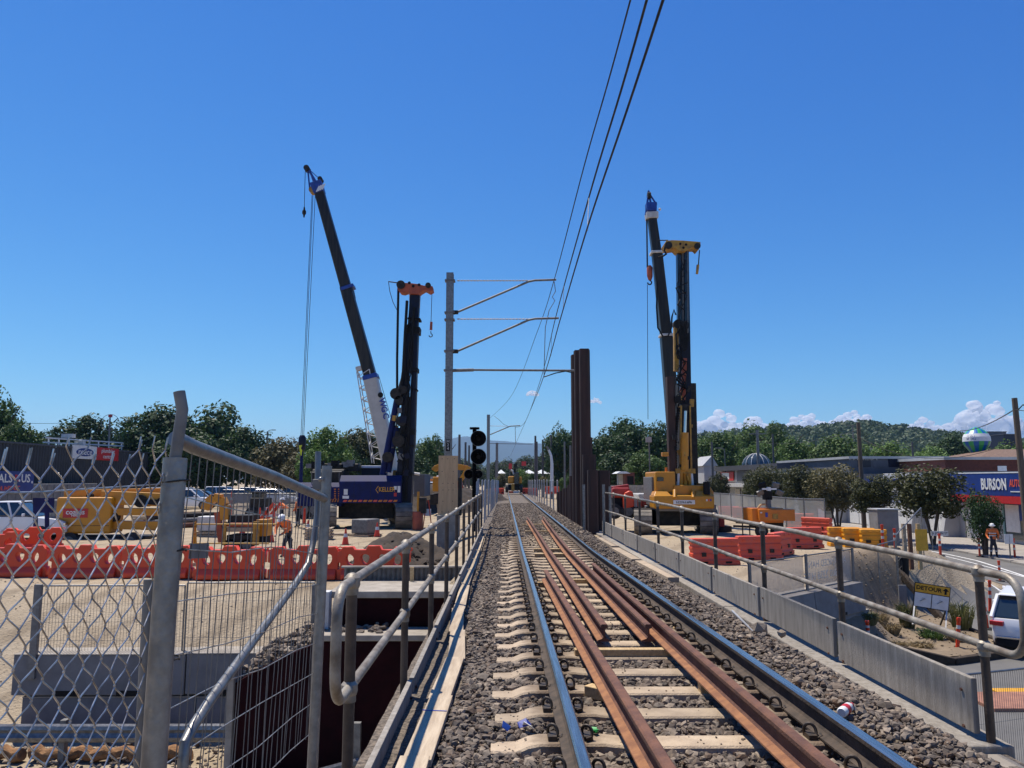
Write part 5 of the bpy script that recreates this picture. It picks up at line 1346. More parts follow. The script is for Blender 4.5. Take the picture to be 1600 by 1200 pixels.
quadbar('hose_carrier', 'yellow_dirty', Q(1056.5, 580, .8), Q(1056, 512, .8), .25, .25, .3, .3, yr, .02)
quadbar('red_hose_bundle', 'orange_head', Q(1066, 625, .6), Q(1070, 560, .6), .3, .2, .2, .2, yr, .02)
for i in range(7):
    hose(yr, arc(Q(1058 + 3 * i, 540 - 3 * i, .4), Q(1073 - 2 * i, 500 + 3 * i, .4), 0.5 + .08 * i), 0.045)
for (px, py, rr) in ((1060, 506, .26), (1070, 508, .24), (1066, 516, .28)):
    p = Q(px, py, .6); m = MB(); m.cyl(p, p + Vector((0, .4, 0)), rr, n=14); m.build('hose_drum', 'mech_dark', yr, smooth=True)
rh = random.Random(9)
for k in range(14):
    y0_ = rh.uniform(400, 640); pts_ = [Q(1066 + rh.uniform(-10, 9), y0_ + i * rh.uniform(8, 16), .35 + rh.uniform(-.1, .1)) for i in range(6)]
    hose(yr, pts_, rh.uniform(.025, .045))
for k in range(30):
    p = Q(rh.uniform(1054, 1084), rh.uniform(600, 750), rh.uniform(-.1, .9)); m = MB(); m.box(p, (rh.uniform(.06, .3), rh.uniform(.1, .3), rh.uniform(.08, .5)), ry=rh.uniform(-.3, .3)); m.build('valve_block', rh.choice(['mech_dark', 'black', 'yellow_dirty', 'mech_dark']), yr)
# chain-like hose down the left of the mast
for k in range(24):
    p = Q(1060 - 2.6 * math.sin(k * .12) - 0.15 * k, 638 + k * 4.1, .3); m = MB(); m.sphere(p, (.10, .08, .085), 8, 6); m.build('drag_link', 'black', yr)
for k in range(5):
    p = Q(1059 + k * 3.6, 400, 1.0); m = MB(); m.cyl(p + Vector((0, 0, -.38)), p + Vector((0, 0, .3)), 0.07, n=8); m.build('spring', 'yellow_dirty', yr, smooth=True)
hp = [(1038, 381), (1041, 376), (1050, 375), (1066, 375.5), (1078, 376.5), (1086, 377), (1094.5, 378), (1095, 384), (1092, 390), (1088, 386), (1082, 386), (1076, 388.5), (1071, 392.5), (1060, 392), (1055, 387), (1047, 388.5), (1042, 388)]
m = MB(); m.prism([Q(x, y, .4) for x, y in hp], (0, .9, 0)); head = m.build('mast_head', 'yellow_dirty', yr, bevel=.02)
for px, py, rr in ((1045, 383, .2), (1090, 384, .17)):
    p = Q(px, py, .3); m = MB(); m.cyl(p, p + Vector((0, .12, 0)), rr, n=16); m.build('sheave', 'mech_dark', head, smooth=True)
for px, py in ((1063, 381), (1072, 382), (1068, 387)):
    p = Q(px, py, .38); m = MB(); m.cyl(p, p + Vector((0, .05, 0)), .07, n=8); m.build('head_hole', 'black', head)
hose(yr, [Q(1028, 375.5, .6), Q(1044, 375.5, .6)], .03, 'head_arm', 'mech_dark')
hose(yr, [Q(1040, 383, .5), Q(1038, 392, .5), Q(1041, 397, .4), Q(1036, 400, .3), Q(1028, 402, .2)], .05)
hose(yr, [Q(1093, 391, .8), Q(1091, 418, .8)], .03, 'hoist_rope', 'mech_dark')
m = MB(); m.cyl(Q(1090.6, 414, .8), Q(1089, 428, .8), .08, .07, n=8); m.build('hook_weight', 'yellow_dirty', yr, smooth=True)
# the steel leader and sheet pile gripped in front of the mast
pl = thing('gripped_sheet_pile', 'dark steel sheet pile held upright against the yellow rig mast', 'sheet pile')
m = MB(); a, b = Q(1042.5, 588, .2), Q(1058, 736, .2); th = .03; w_ = b.x - a.x
m.prism([(a.x, D + .7, b.z - 1.0), (a.x, D + .25, b.z - 1.0), (a.x + .06, D + .2, b.z - 1.0), (b.x - .06, D + .2, b.z - 1.0), (b.x, D + .25, b.z - 1.0), (b.x, D + .7, b.z - 1.0), (b.x - th, D + .7, b.z - 1.0), (b.x - th, D + .27, b.z - 1.0), (b.x - .07, D + .23, b.z - 1.0), (a.x + .07, D + .23, b.z - 1.0), (a.x + th, D + .27, b.z - 1.0), (a.x + th, D + .7, b.z - 1.0)], (0, 0, a.z - b.z + 1.0)); m.build('section', 'pile_rust', pl)
m = MB(); p = Q(1039, 710, .2); m.box(p, (.34, .3, .2)); m.build('clamp', 'yellow', pl, bevel=.02)

# ------------------------------------------------------------------ yellow boom lift
D = 36.0
bl = thing('boom_lift', 'yellow boom lift with a red hire label parked behind the red barriers', 'boom lift')
Q = lambda px, py, dy=0.0: at(px, py, D + dy)
def lbox(name, mname, px0, px1, py0, py1, y0, y1, par, bev=.05):
    p, q = Q(px0, py0, y0), Q(px1, py1, y0); m = MB(); m.bx(p.x, q.x, D + y0, D + y1, q.z, p.z); return m.build(name, mname, par, bevel=bev)
tb = lbox('turret_cover', 'yellow', 88, 171, 777, 834, 0, 1.3, bl, .10)
lbox('turret_end', 'galv_dull', 75, 88, 781, 830, .1, 1.2, bl, .06)
p, q = Q(99, 794.5), Q(137, 809); m = MB(); m.bx(p.x, q.x, D - .012, D + .01, q.z, p.z); dl = m.build('hire_label', 'sign_red', tb)
text('lettering', 'coates', 'white', .34, dl, ((p.x + q.x) / 2, D - .022, p.z - .17), (R(90), 0, 0), .003, .006)
text('lettering', 'HIRE', 'white', .17, dl, ((p.x + q.x) / 2, D - .022, q.z + .11), (R(90), 0, 0), .003, .004)
m = MB(); p, q = Q(90, 821), Q(170, 821.8); m.bx(p.x, q.x, D - .005, D + .01, q.z, p.z); m.build('panel_seam', 'mech_dark', tb)
for (x0, y0, x1, y1, h, dy, nm) in ((103, 771, 258, 768, .34, .9, 'boom'), (160, 777, 258, 781, .62, .5, 'boom'), (170, 799, 258, 800, .34, .4, 'boom'), (168, 820, 258, 821, .40, .5, 'lower_arm')):
    m = MB(); m.bar(Q(x0, y0, dy), Q(x1, y1, dy), .4, h); b = m.build(nm, 'yellow', bl, bevel=.03)
for px, py, rr in ((219, 783, .3), (139, 775, .14), (178, 808, .22), (250, 783, .16)):
    p = Q(px, py, .2); m = MB(); m.cyl(p, p + Vector((0, .2, 0)), rr, n=16); m.build('boom_pivot', 'black', bl, smooth=True)
m = MB(); m.bar(Q(222, 783, .22), Q(256, 786, .22), .05, .25); m.build('hose_tray', 'black', bl)
lbox('chassis', 'mech_dark', 95, 225, 838, 850, .1, 1.6, bl)
for px in (110, 205): wheel(bl, Q(px, 846, 0.1), .42, .35, (0, 1, 0))
for px in (110, 205): wheel(bl, Q(px, 846, 1.7), .42, .35, (0, 1, 0))

# ------------------------------------------------------------------ compact yellow rig with hooped arm and drill trailer behind the mesh fence
D = 30.0
me_ = thing('mini_rig', 'small orange drill trailer with a hooped yellow arm, seen through the mesh fence', 'drill trailer')
Q = lambda px, py, dy=0.0: at(px, py, D + dy)
m = MB(); P_ = [Q(x, y, .3) for x, y in ((322, 796), (326, 785), (336, 777), (346, 779), (351, 790), (353, 812))]
for i in range(len(P_) - 1): m.bar(P_[i], P_[i + 1], .32, .42 - .02 * i, (0, -1, 0))
m.build('hooped_arm', 'yellow', me_, bevel=.02)
hose(me_, [Q(316, 800, .2), Q(320, 788, .2), Q(330, 775, .2), Q(343, 774, .2)], .06)
m = MB(); m.bar(Q(340, 800, .3), Q(347, 848, .3), .22, .22, (0, -1, 0)); m.build('dipper', 'orange_head', me_)
m = MB(); m.bar(Q(350, 812, .3), Q(345, 850, .3), .10, .10, (0, -1, 0)); m.build('ram', 'chrome', me_)
lb2 = lambda n, mn, a, b, c, d, y0, y1, bv=.02: (lambda p, q: (lambda m: (m.bx(p.x, q.x, D + y0, D + y1, q.z, p.z), m.build(n, mn, me_, bevel=bv))[1])(MB()))(Q(a, c, y0), Q(b, d, y0))
lb2('engine_box', 'mech_dark', 356, 393, 805, 820, .2, 1.2)
lb2('deck', 'orange_head', 350, 397, 817, 823, 0, 1.3)
lb2('deck', 'sleeper', 352, 395, 824, 831, 0, 1.3)
lb2('lower_box', 'mech_dark', 354, 392, 836, 850, .1, 1.2)
for px in (350, 397, 402): lb2('upright', 'yellow_dirty', px - 1.5, px + 1.5, 815, 852, -.1, 0, .005)
lb2('cabinet', 'yellow', 400, 416, 812, 838, .2, .9)
lb2('cabinet_base', 'black', 401, 415, 838, 850, .2, .8)
for i, (x0, x1, yy) in enumerate(((303, 445, 819), (303, 420, 849))):
    m = MB(); m.cyl(Q(x0, yy, -.6), Q(x1, yy, -.6), .03, n=6); m.build('guard_tube', 'yellow_dirty', me_)
m = MB(); m.tube([Q(303, 850, -.6), Q(303, 819, -.6), Q(306, 815, -.6), Q(306, 850, -.6)], .035, 6); m.build('guard_tube', 'yellow', me_)
for px in (362, 386): wheel(me_, Q(px, 852, .2), .28, .2, (0, 1, 0))

# ------------------------------------------------------------------ light tower trailer
D = 36.5
lt = thing('light_tower', 'orange lighting tower trailer with two floodlights on the right pad', 'light tower')
Q = lambda px, py, dy=0.0: at(px, py, D + dy)
def rb(name, mname, px0, px1, py0, py1, y0, y1, par, bev=.03):
    p, q = Q(px0, py0, y0), Q(px1, py1, y0); m = MB(); m.bx(p.x, q.x, D + y0, D + y1, q.z, p.z); return m.build(name, mname, par, bevel=bev)
bx_ = rb('cabinet', 'orange', 1175, 1225, 794, 817, -.2, 1.2, lt); rb('cabinet_wing', 'orange', 1186, 1243, 796, 814, -.45, .2, lt)
rb('vent', 'yellow_dirty', 1207, 1216, 803, 811, -.475, -.44, lt, 0); rb('decal', 'poly_blue', 1196, 1200, 801, 808, -.475, -.44, lt, 0); rb('decal', 'white', 1188, 1191, 800, 802, -.475, -.44, lt, 0)
m = MB(); m.tube([Q(1184, 794), Q(1188, 789), Q(1192, 787.5), Q(1196, 788)], .05, 7); m.build('exhaust', 'timber', lt)
rb('mast', 'galv_dull', 1198.5, 1205.5, 778, 794, .1, .35, lt, .01); rb('mast_core', 'black', 1195, 1207, 765, 781, .1, .5, lt, .01)
m = MB(); m.bar(Q(1191, 764), Q(1213, 764), .1, .08); m.bar(Q(1201, 761), Q(1201, 767), .16, .16); m.build('crossbar', 'white', lt)
for px, tl in ((1191, -.5), (1212, .25), (1188, -.9), (1218, .9)):
    yy = 758 if px in (1191, 1212) else 770
    p = Q(px, yy, .2); m = MB(); m.box(p, (.34, .12, .26), ry=tl * .5, rx=.4); f = m.build('floodlight', 'galv_dull' if px != 1191 else 'black', lt, bevel=.02)
for (x0, x1, y0, y1) in ((1146, 1215, 822, 825), (1150, 1180, 816, 818)): 
    m = MB(); m.bar(Q(x0, y0, .2), Q(x1, y1, .2), .12, .1); m.build('drawbar', 'mech_dark', lt)
for px in (1161, 1172): rb('jack_leg', 'mech_dark', px - 1, px + 1, 818, 842, .1, .2, lt, 0)
rb('axle_box', 'mech_dark', 1182, 1225, 817, 826, 0, 1.0, lt)
for px in (1190, 1214): wheel(lt, Q(px, 830, .1), .3, .2, (0, 1, 0))

# ------------------------------------------------------------------ red boom lift by the sheet piles
D = 41.0
rm = thing('boom_lift', 'red boom lift with a rounded hood parked beyond the sheet piles', 'boom lift')
Q = lambda px, py, dy=0.0: at(px, py, D + dy)
rb('body', 'red_machine', 957, 985, 762, 778, 0, 1.4, rm, .1); rb('side_tank', 'red_machine', 962, 980, 792, 801, 0, 1.4, rm, .06); rb('cavity', 'black', 960, 976, 778, 792, .1, 1.3, rm, .02)
m = MB(); pr = [Q(x, y, -.3) for x, y in ((974, 795), (974, 776), (977, 770), (984, 766.5), (989, 769), (991, 778), (991, 792))]; m.prism(pr, (0, 1.0, 0)); m.build('hood', 'barrier_red', rm, bevel=.06)
m = MB(); m.bar(Q(955, 764, .6), Q(982, 760, .6), .4, .25); m.build('boom', 'red_machine', rm, bevel=.03)
rb('basket', 'white_dirty', 990, 996, 777, 800, .1, .8, rm, .03)
for px, py in ((960, 803), (982, 803)): wheel(rm, Q(px, py - 4, -.1), .4, .3, (0, 1, 0))
rl = thing('red_scissor_lift', 'small red machine with pipes beside the yellow rig track', 'machine')
rb('body', 'barrier_faded', 992, 1003, 780, 796, .2, 1.0, rl, .05); rb('deck', 'red_machine', 1002, 1019, 782, 792, .4, 1.2, rl, .04); rb('tray', 'white_dirty', 1008, 1022, 790, 794, .2, 1.2, rl, .02)
for px in (994, 1014): wheel(rl, Q(px, 800, .2), .3, .2, (0, 1, 0))
rg = thing('red_drill_part', 'red machine part beside the right track of the yellow rig', 'machine part')
Q = lambda px, py, dy=0.0: at(px, py, 40.0 + dy); D = 40.0
rb('body', 'red_machine', 1123, 1133, 806, 826, .4, 1.2, rg, .05); rb('base', 'mech_dark', 1124, 1144, 822, 832, .4, 1.4, rg, .03)

# ------------------------------------------------------------------ machine on the track, truck, excavator
D = 97.0
hr = thing('track_machine', 'yellow excavator on rail wheels standing far down the track', 'rail excavator')
Q = lambda px, py, dy=0.0: at(px, py, D + dy)
rb('engine_house', 'yellow', 794, 803.5, 744, 755, 0, 2.5, hr, .15); rb('engine_house', 'yellow', 811, 815.5, 745, 755, 0, 2.5, hr, .1)
rb('cab', 'black_shiny', 803.5, 811, 738, 757, -.4, 1.5, hr, .08); rb('undercarriage', 'mech_dark', 790, 817, 757, 766, .2, 2.6, hr, .05)
rb('frame', 'yellow_dirty', 799, 804, 756, 767, -.3, .4, hr, .03); rb('buffer_beam', 'barrier_red', 795, 802, 767.5, 770.5, -.4, -.2, hr, .02); rb('buffer_beam', 'white_dirty', 802, 810, 767.5, 770.5, -.4, -.2, hr, .02)
for px in (792, 814.5): wheel(hr, Q(px, 763.5, 0), .5, .35, (1, 0, 0), 'white_dirty')
m = MB(); m.tube([Q(803, 741), Q(801, 736), Q(798, 734)], .12, 7); m.build('boom', 'white_dirty', hr)
m = MB(); m.cyl(Q(804.5, 740), Q(804.5, 732), .12, n=8); m.build('exhaust', 'black', hr)
D = 70.0
tk = thing('tipper_truck', 'white tipper truck facing the camera beside the plywood board', 'truck')
Q = lambda px, py, dy=0.0: at(px, py, D + dy)
cb = rb('cab', 'carwhite', 664.5, 700, 753, 783, 0, 2.0, tk, .12); rb('windscreen', 'glass_dark', 666, 698.5, 754.5, 762.5, -.02, .05, tk, .02); rb('bumper', 'white_dirty', 665, 700, 779, 783.5, -.15, .1, tk, .03); rb('grille', 'black', 673, 692, 771, 777, -.02, .05, tk, .01)
rb('beacon_bar', 'orange', 672, 690, 748.5, 751, .4, .8, tk, .03); rb('tray', 'galv_dull', 666, 702, 745, 778, 2.3, 6, tk, .05); rb('roof_box', 'white', 682, 694, 743, 750, 1.2, 2.0, tk, .05)
for px in (667, 696): rb('headlight', 'chrome', px - 1.5, px + 1.5, 772, 776, -.03, .02, tk, .01)
for px in (669, 696): wheel(tk, Q(px, 786, .4), .5, .3, (1, 0, 0))
D = 62.0
ct = thing('site_container', 'dark shipping container with a pale pipe on top, left of the white truck', 'container')
Q = lambda px, py, dy=0.0: at(px, py, D + dy)
for k in range(8):
    p, q = Q(647 + k * 2, 742), Q(648.7 + k * 2, 775); m = MB(); m.bx(p.x, q.x, D + .02 * (k % 2), D + .2, q.z, p.z); m.build('corrugation', 'facade_dark', ct)
rb('body', 'facade_dark', 647, 663, 741, 776, .2, 5.0, ct, .02); rb('side', 'white_dirty', 640, 647, 752, 772, .5, 4, ct, .02)
m = MB(); m.tube([Q(644, 748), Q(644, 742), Q(646, 739.5), Q(656, 741)], .12, 8); m.build('pipe', 'white_dirty', ct, smooth=True)
D = 58.0
ex = thing('excavator', 'yellow excavator whose bent arm shows on both sides of the plywood board', 'excavator')
Q = lambda px, py, dy=0.0: at(px, py, D + dy)
m = MB(); pr = [Q(x, y) for x, y in ((674, 733), (678, 728), (692, 722), (712, 724), (730, 727.5), (735, 731), (730, 735), (712, 734), (692, 732), (680, 737))]; m.prism(pr, (0, .5, 0)); m.build('boom', 'yellow', ex, bevel=.03)
m = MB(); m.bar(Q(733, 729), Q(717, 755), .35, .45, (0, -1, 0), .3, .25); m.build('dipper', 'yellow', ex, bevel=.03)
m = MB(); m.prism([Q(x, y) for x, y in ((714, 752), (722, 754), (724, 762), (716, 766), (712, 760))], (0, .9, 0)); m.build('bucket', 'orange_head', ex, bevel=.02)
rb('house', 'yellow', 676, 704, 745, 768, 1, 4, ex, .08); rb('track', 'mech_dark', 672, 708, 772, 788, 1, 4, ex, .05)

# ------------------------------------------------------------------ cars
def car(name, label, loc, rz_, paint, L=4.5, W=1.82, H=1.62, kind='suv', group=None, full=True):
    """Front points to +y. Body lofted through cross-sections, separate glass, lamps and wheels."""
    t = thing(name, label, 'car' if kind != 'ute' else 'ute', loc, rz_, group)
    def ring(y, zlo, zb, w_, zt=None, wt=None):
        z2 = zt if zt else zb
        w2 = wt if wt else w_ * .94
        return [(-w_ * .46, y, zlo), (w_ * .46, y, zlo), (w_ / 2, y, zlo + .12), (w_ / 2, y, (zlo + zb) / 2 + .05), (w_ * .485, y, zb), (w2 / 2, y, z2 - .0), (-w2 / 2, y, z2 - .0), (-w_ * .485, y, zb), (-w_ / 2, y, (zlo + zb) / 2 + .05), (-w_ / 2, y, zlo + .12)]
    h = H; hb = h * .63
    m = MB(); sec = [(-.5, .36, hb * .80, .86), (-.485, .30, hb * .97, .95), (-.40, .24, hb, 1.0), (-.1, .22, hb * .98, 1.0), (.18, .22, hb * .97, 1.0), (.40, .26, hb * .86, .97), (.475, .30, hb * .74, .90), (.5, .36, hb * .6, .80)]
    m.loft([ring(y * L, a, b, W * c, b + .012, W * c * .9) for y, a, b, c in sec]); body = m.build('body', paint, t, smooth=True, angle=45)
    y0, y1, y2, y3 = (-.475, -.40, .05, .235) if kind != 'ute' else (-.12, -.10, .10, .24)
    wt = W * .78
    m = MB()
    def cr_(y, z, w_): return [(-w_ / 2, y, z), (w_ / 2, y, z)]
    base = [(-W * .475, y0 * L, hb), (W * .475, y0 * L, hb), (W * .475, y3 * L, hb * .97), (-W * .475, y3 * L, hb * .97)]
    top = [(-wt / 2, y1 * L + .12, h - .03), (wt / 2, y1 * L + .12, h - .03), (wt / 2, y2 * L, h - .03), (-wt / 2, y2 * L, h - .03)]
    m.loft([base, top]); g_ = m.build('glasshouse', 'glass_dark', t, bevel=.05)
    m = MB(); ins = [(a[0] * 1.015, a[1] + (.05 if i > 1 else -.16), a[2] + .0) for i, a in enumerate(top)]; m.loft([ins, [(a[0] * .93, a[1] * .97, h + .03) for a in ins]]); m.build('roof', paint, t, bevel=.03)
    for i in range(4):
        a, b = Vector(base[i]), Vector(top[i]); m = MB(); m.bar(a.lerp(b, -.02) * 1.004, a.lerp(b, 1.0) * 1.006, .09, .09); m.build('pillar', paint, t, bevel=.015)
    for sx in (-1, 1):
        m = MB(); a, b = Vector(base[0 if sx < 0 else 1]).lerp(Vector(base[3 if sx < 0 else 2]), .5), Vector(top[0 if sx < 0 else 1]).lerp(Vector(top[3 if sx < 0 else 2]), .5); m.bar(a * 1.004, b * 1.004, .08, .05); m.build('pillar', paint, t)
        for sy in (-.30, .305):
            wheel(t, (sx * (W / 2 - .1), sy * L, .33), .33, .22, (1, 0, 0))
        m = MB(); yb = -L / 2; m.box((sx * W * .405, yb + .07, hb * .86), (.34, .2, .12), rz=sx * .25); m.build('tail_lamp', 'sign_red', t, bevel=.01)
        m = MB(); m.box((sx * W * .36, L / 2 - .06, hb * .66), (.36, .1, .14)); m.build('headlight', 'chrome', t, bevel=.02)
        m = MB(); m.box((sx * (W / 2 + .09), .16 * L, hb + .06), (.2, .1, .13)); m.build('mirror', paint, t, bevel=.03)
    m = MB(); m.bx(-W * .45, W * .45, -L / 2 - .03, -L / 2 + .2, .26, .50); m.build('bumper', 'black', t, bevel=.04)
    m = MB(); m.bx(-W * .43, W * .43, -L / 2 - .035, -L / 2 + .15, .505, .56); m.build('bumper_trim', 'chrome', t, bevel=.01)
    m = MB(); m.bx(-.19, .19, -L / 2 - .012, -L / 2 + .1, hb * .62, hb * .62 + .12); m.build('number_plate', 'facade_dark', t)
    m = MB(); m.bx(-W * .3, W * .3, L / 2 - .06, L / 2 + .01, .42, .60); m.build('grille', 'black', t)
    if kind == 'ute':
        m = MB(); m.bx(-W * .48, W * .48, -L * .5, -L * .14, hb * .98, hb * 1.2); m.build('tray', paint, t, bevel=.03)
    return t
q = at(1546, 1012, 22.0)
cz = groundz(15.2, 23.5) + .02
car('parked_car', 'white hatchback SUV with red tail lamps on the street at the right edge', (15.95, 23.3, cz), R(-38), 'carwhite', 4.5, 1.86, 1.66)
car('parked_ute', 'white utility vehicle behind the chain link fence, left of the yellow boom lift', (at(20, 800, 36).x, 36, PAD), R(-78), 'carwhite', 5.1, 1.85, 1.75, 'ute')
base = None; rr = random.Random(11)
names = ['white', 'silver', 'dark', 'white', 'navy', 'silver', 'white', 'dark', 'maroon']
mat('paint_silver', (.36, .37, .38), .25, .5, (.33, .33, .34), 3); mat('paint_dark', (.03, .03, .035), .2, .1, (.025, .025, .03), 3); mat('paint_navy', (.02, .03, .08), .2, .1, (.02, .025, .06), 3); mat('paint_maroon', (.12, .015, .02), .2, .1, (.1, .012, .015), 3)
spots = [(262, 72, 'paint_silver', 'silver car parked beyond the site, first right of the leaning post'), (292, 78, 'carwhite', 'white car parked beyond the site, second right of the leaning post'), (318, 74, 'paint_dark', 'dark car parked beyond the hooped yellow arm'), (352, 80, 'carwhite', 'white car parked in the row behind the hooped yellow arm'), (380, 76, 'paint_navy', 'navy car parked in the middle of the far row'), (404, 82, 'paint_silver', 'silver car parked in the far row, right of the navy one'), (430, 78, 'carwhite', 'white van-like car parked in the far row behind the workers'), (458, 84, 'paint_dark', 'dark car at the right end of the far parked row'), (300, 66, 'carwhite', 'white car parked nearest, before the far row')]
for px, dd, pn, lab in spots:
    car('parked_car', lab, (at(px, 780, dd).x, dd, PAD + .3), R(rr.choice([84, -88, 80, -95])), pn, 4.5, 1.8, rr.choice([1.5, 1.65, 1.75]), group='cars parked beyond the site')

# ------------------------------------------------------------------ plastic water barriers
def curve_mesh(name, loops, thick, bev=.012):
    cu = bpy.data.curves.new(name, 'CURVE'); cu.dimensions = '2D'; cu.fill_mode = 'BOTH'; cu.extrude = thick / 2; cu.bevel_depth = bev; cu.bevel_resolution = 1
    for lp_ in loops:
        s = cu.splines.new('POLY'); s.points.add(len(lp_) - 1); s.use_cyclic_u = True
        for p_, c_ in zip(s.points, lp_): p_.co = (c_[0], c_[1], 0, 1)
    o = bpy.data.objects.new(name, cu); COL.objects.link(o)
    me = bpy.data.meshes.new_from_object(o.evaluated_get(bpy.context.evaluated_depsgraph_get())); bpy.data.objects.remove(o)
    me.transform(Matrix.Rotation(R(90), 4, 'X')); me.materials.clear()
    return me
def ell(cx, cz_, a, b, rot=0, n=14, p=2.0):
    o = []
    for i in range(n):
        t = 2 * math.pi * i / n; x = a * math.cos(t); z = b * math.sin(t); x *= 1 + .35 * (z / b) * (1 if p > 2 else 0)
        o.append((cx + x * math.cos(rot) - z * math.sin(rot), cz_ + x * math.sin(rot) + z * math.cos(rot)))
    return o
outl = [(-1.0, .02), (-.78, .02), (-.76, .09), (-.56, .09), (-.54, .02), (.54, .02), (.56, .09), (.76, .09), (.78, .02), (1.0, .02), (1.0, .28), (.93, .30), (.93, .48), (1.0, .5), (1.0, .78), (.93, .80), (.86, .90), (.60, .90), (.54, .82), (.22, .82), (.16, .93), (-.16, .93), (-.22, .82), (-.54, .82), (-.60, .90), (-.86, .90), (-.93, .80), (-1.0, .78), (-1.0, .5), (-.93, .48), (-.93, .30), (-1.0, .28)]
RB_ME = curve_mesh('barrier_body', [outl, ell(-.66, .56, .12, .17, .35), ell(-.24, .58, .13, .15, 0, 12, 3), ell(.24, .58, .13, .15, 0, 12, 3), ell(.66, .56, .12, .17, -.35)], .20)
RB_ME.materials.append(MATS['barrier_red'])
RB_F = MB(); RB_F.prism([(-.9, -.24, .02), (-.9, .24, .02), (-.9, .24, .16), (-.9, .12, .31), (-.9, -.12, .31), (-.9, -.24, .16)], (1.8, 0, 0)); fo = RB_F.build('barrier_foot', 'barrier_red', None, bevel=.03); FM = fo.data; bpy.data.objects.remove(fo)
RB_L = MB(); RB_L.tube([(0.93, 0, .84), (1.0, 0, .80), (1.06, 0, .82), (1.06, 0, .86), (0.98, 0, .90), (.90, 0, .88)], .018, 6); lo_ = RB_L.build('coupling_loop', 'barrier_red', None); LM = lo_.data; bpy.data.objects.remove(lo_)
def red_barrier(x, y, z, rz_, label):
    t = thing('water_barrier', label, 'barrier', (x, y, z), rz_, 'red plastic barriers along the bank top')
    obj('barrier_body', RB_ME, t); f = obj('barrier_foot', FM, t)
    b = f.modifiers.new('bevel', 'BEVEL'); b.width = .03; b.segments = 2
    obj('coupling_loop', LM, t); o = obj('coupling_loop', LM, t); o.rotation_euler = (0, 0, math.pi)
spans = [(-35, 73, 22.4, 'red plastic barrier at the left frame edge, front row'), (80, 189, 22.2, 'red plastic barrier under the yellow boom lift, second in the front row'), (193, 300, 22.0, 'red plastic barrier partly behind the leaning post'), (302, 417, 21.8, 'red plastic barrier behind the small grey plate of the mesh fence'), (421, 531, 21.7, 'red plastic barrier in front of the bending worker'), (535, 634, 21.6, 'red plastic barrier beside the left handrail, last in the front row')]
for a, b, dd, lab in spans:
    p = at((a + b) / 2, 898, dd); red_barrier(p.x, dd, groundz(p.x, dd) - .01, R(rr.uniform(-3, 3)), lab)
for a, dd, lab in ((-20, 27.5, 'red plastic barrier in the back row at the left frame edge'), (52, 29.5, 'red plastic barrier in the back row by the navy post')):
    p = at(a, 850, dd); red_barrier(p.x, dd, groundz(p.x, dd), R(18), lab)
m = MB(); 
nb_ = thing('sign_stand', 'navy painted steel stand behind the chain link fence', 'stand'); Dn = 31.0
for px in (56, 74): m = MB(); m.bar(at(px, 852, Dn), at(px - 1, 778, Dn), .12, .12); m.build('leg', 'blue_rig', nb_)
m = MB(); p, q = at(55, 778, Dn), at(82, 801, Dn); m.bx(p.x, q.x, Dn - .08, Dn + .08, q.z, p.z); m.build('board', 'blue_rig', nb_)

# jersey-profile barriers on the right pad
def jersey(mname, L=2.0, H=.95):
    m = MB(); rings = []
    for z, w_, l_ in ((0, .56, 1.0), (.10, .56, .985), (.22, .44, .93), (.34, .40, .985), (.46, .36, .93), (.58, .34, .985), (.70, .30, .94), (.78, .32, 1.0), (.92, .30, 1.0), (.95, .24, .97)):
        rings.append([(-l_ * L / 2, -w_ / 2, z * H / .95), (l_ * L / 2, -w_ / 2, z * H / .95), (l_ * L / 2, w_ / 2, z * H / .95), (-l_ * L / 2, w_ / 2, z * H / .95)])
    m.loft(rings)
    return m
def jersey_thing(label, loc, rz_, mname, group, L=2.0):
    t = thing('water_barrier', label, 'barrier', loc, rz_, group)
    jersey(mname, L).build('barrier_body', mname, t, bevel=.02)
    for u in (-.25, .25):
        m = MB(); m.bx(u * L - .13, u * L + .13, -.285, -.2, .06, .16); m.build('fork_slot', 'black', t)
        m = MB(); m.bx(u * L - .09, u * L + .09, -.235, -.15, .30, .44); m.build('recess', 'mech_dark', t)
    for z_, w_ in ((.13, .575), (.36, .42), (.60, .365)):
        m = MB(); m.bx(-.49 * L, .49 * L, -w_ / 2, w_ / 2, z_, z_ + .045); m.build('rib', mname, t, bevel=.012)
    for i in range(4):
        m = MB(); m.box(((-.375 + .25 * i) * L, -.165, .82), (.12, .03, .07)); m.build('top_pocket', mname, t, bevel=.01)
    return t
def J(px, py, label, rz_, mname, group, d=2.75, L=2.0):
    q = CROT @ Vector(((px - 800) / 1180, (600 - py) / 1180, -1)); q *= -d / q.z; z = groundz(q.x, q.y)
    jersey_thing(label, (q.x, q.y, z), R(rz_), mname, group, L).scale = (.80, .9, .88)
gp = 'red barriers on the right pad'
J(1116, 884, 'red plastic barrier standing alone behind the right handrail', 6, 'barrier_faded', gp)
J(1186, 875, 'red plastic barrier at the left end of the bent row', 8, 'barrier_faded', gp)
J(1219, 868, 'red plastic barrier at the bend of the row', 48, 'barrier_faded', gp, 2.75, 1.9)
J(1256, 857, 'red plastic barrier at the right end of the bent row', 14, 'barrier_faded', gp)
J(1277, 836, 'red plastic barrier at the corner behind the light tower', -55, 'barrier_faded', gp)
J(1250, 824, 'red plastic barrier in the far line right of the light tower', -30, 'barrier_faded', gp)
J(1163, 809, 'red plastic barrier in the far line left of the light tower', -18, 'barrier_red', gp)
J(1139, 803, 'red plastic barrier in the far line next to the yellow rig', -15, 'barrier_red', gp)
J(1183, 814, 'red plastic barrier in the far line behind the light tower', -20, 'barrier_red', gp)
gy = 'orange yellow barriers at the pad edge'
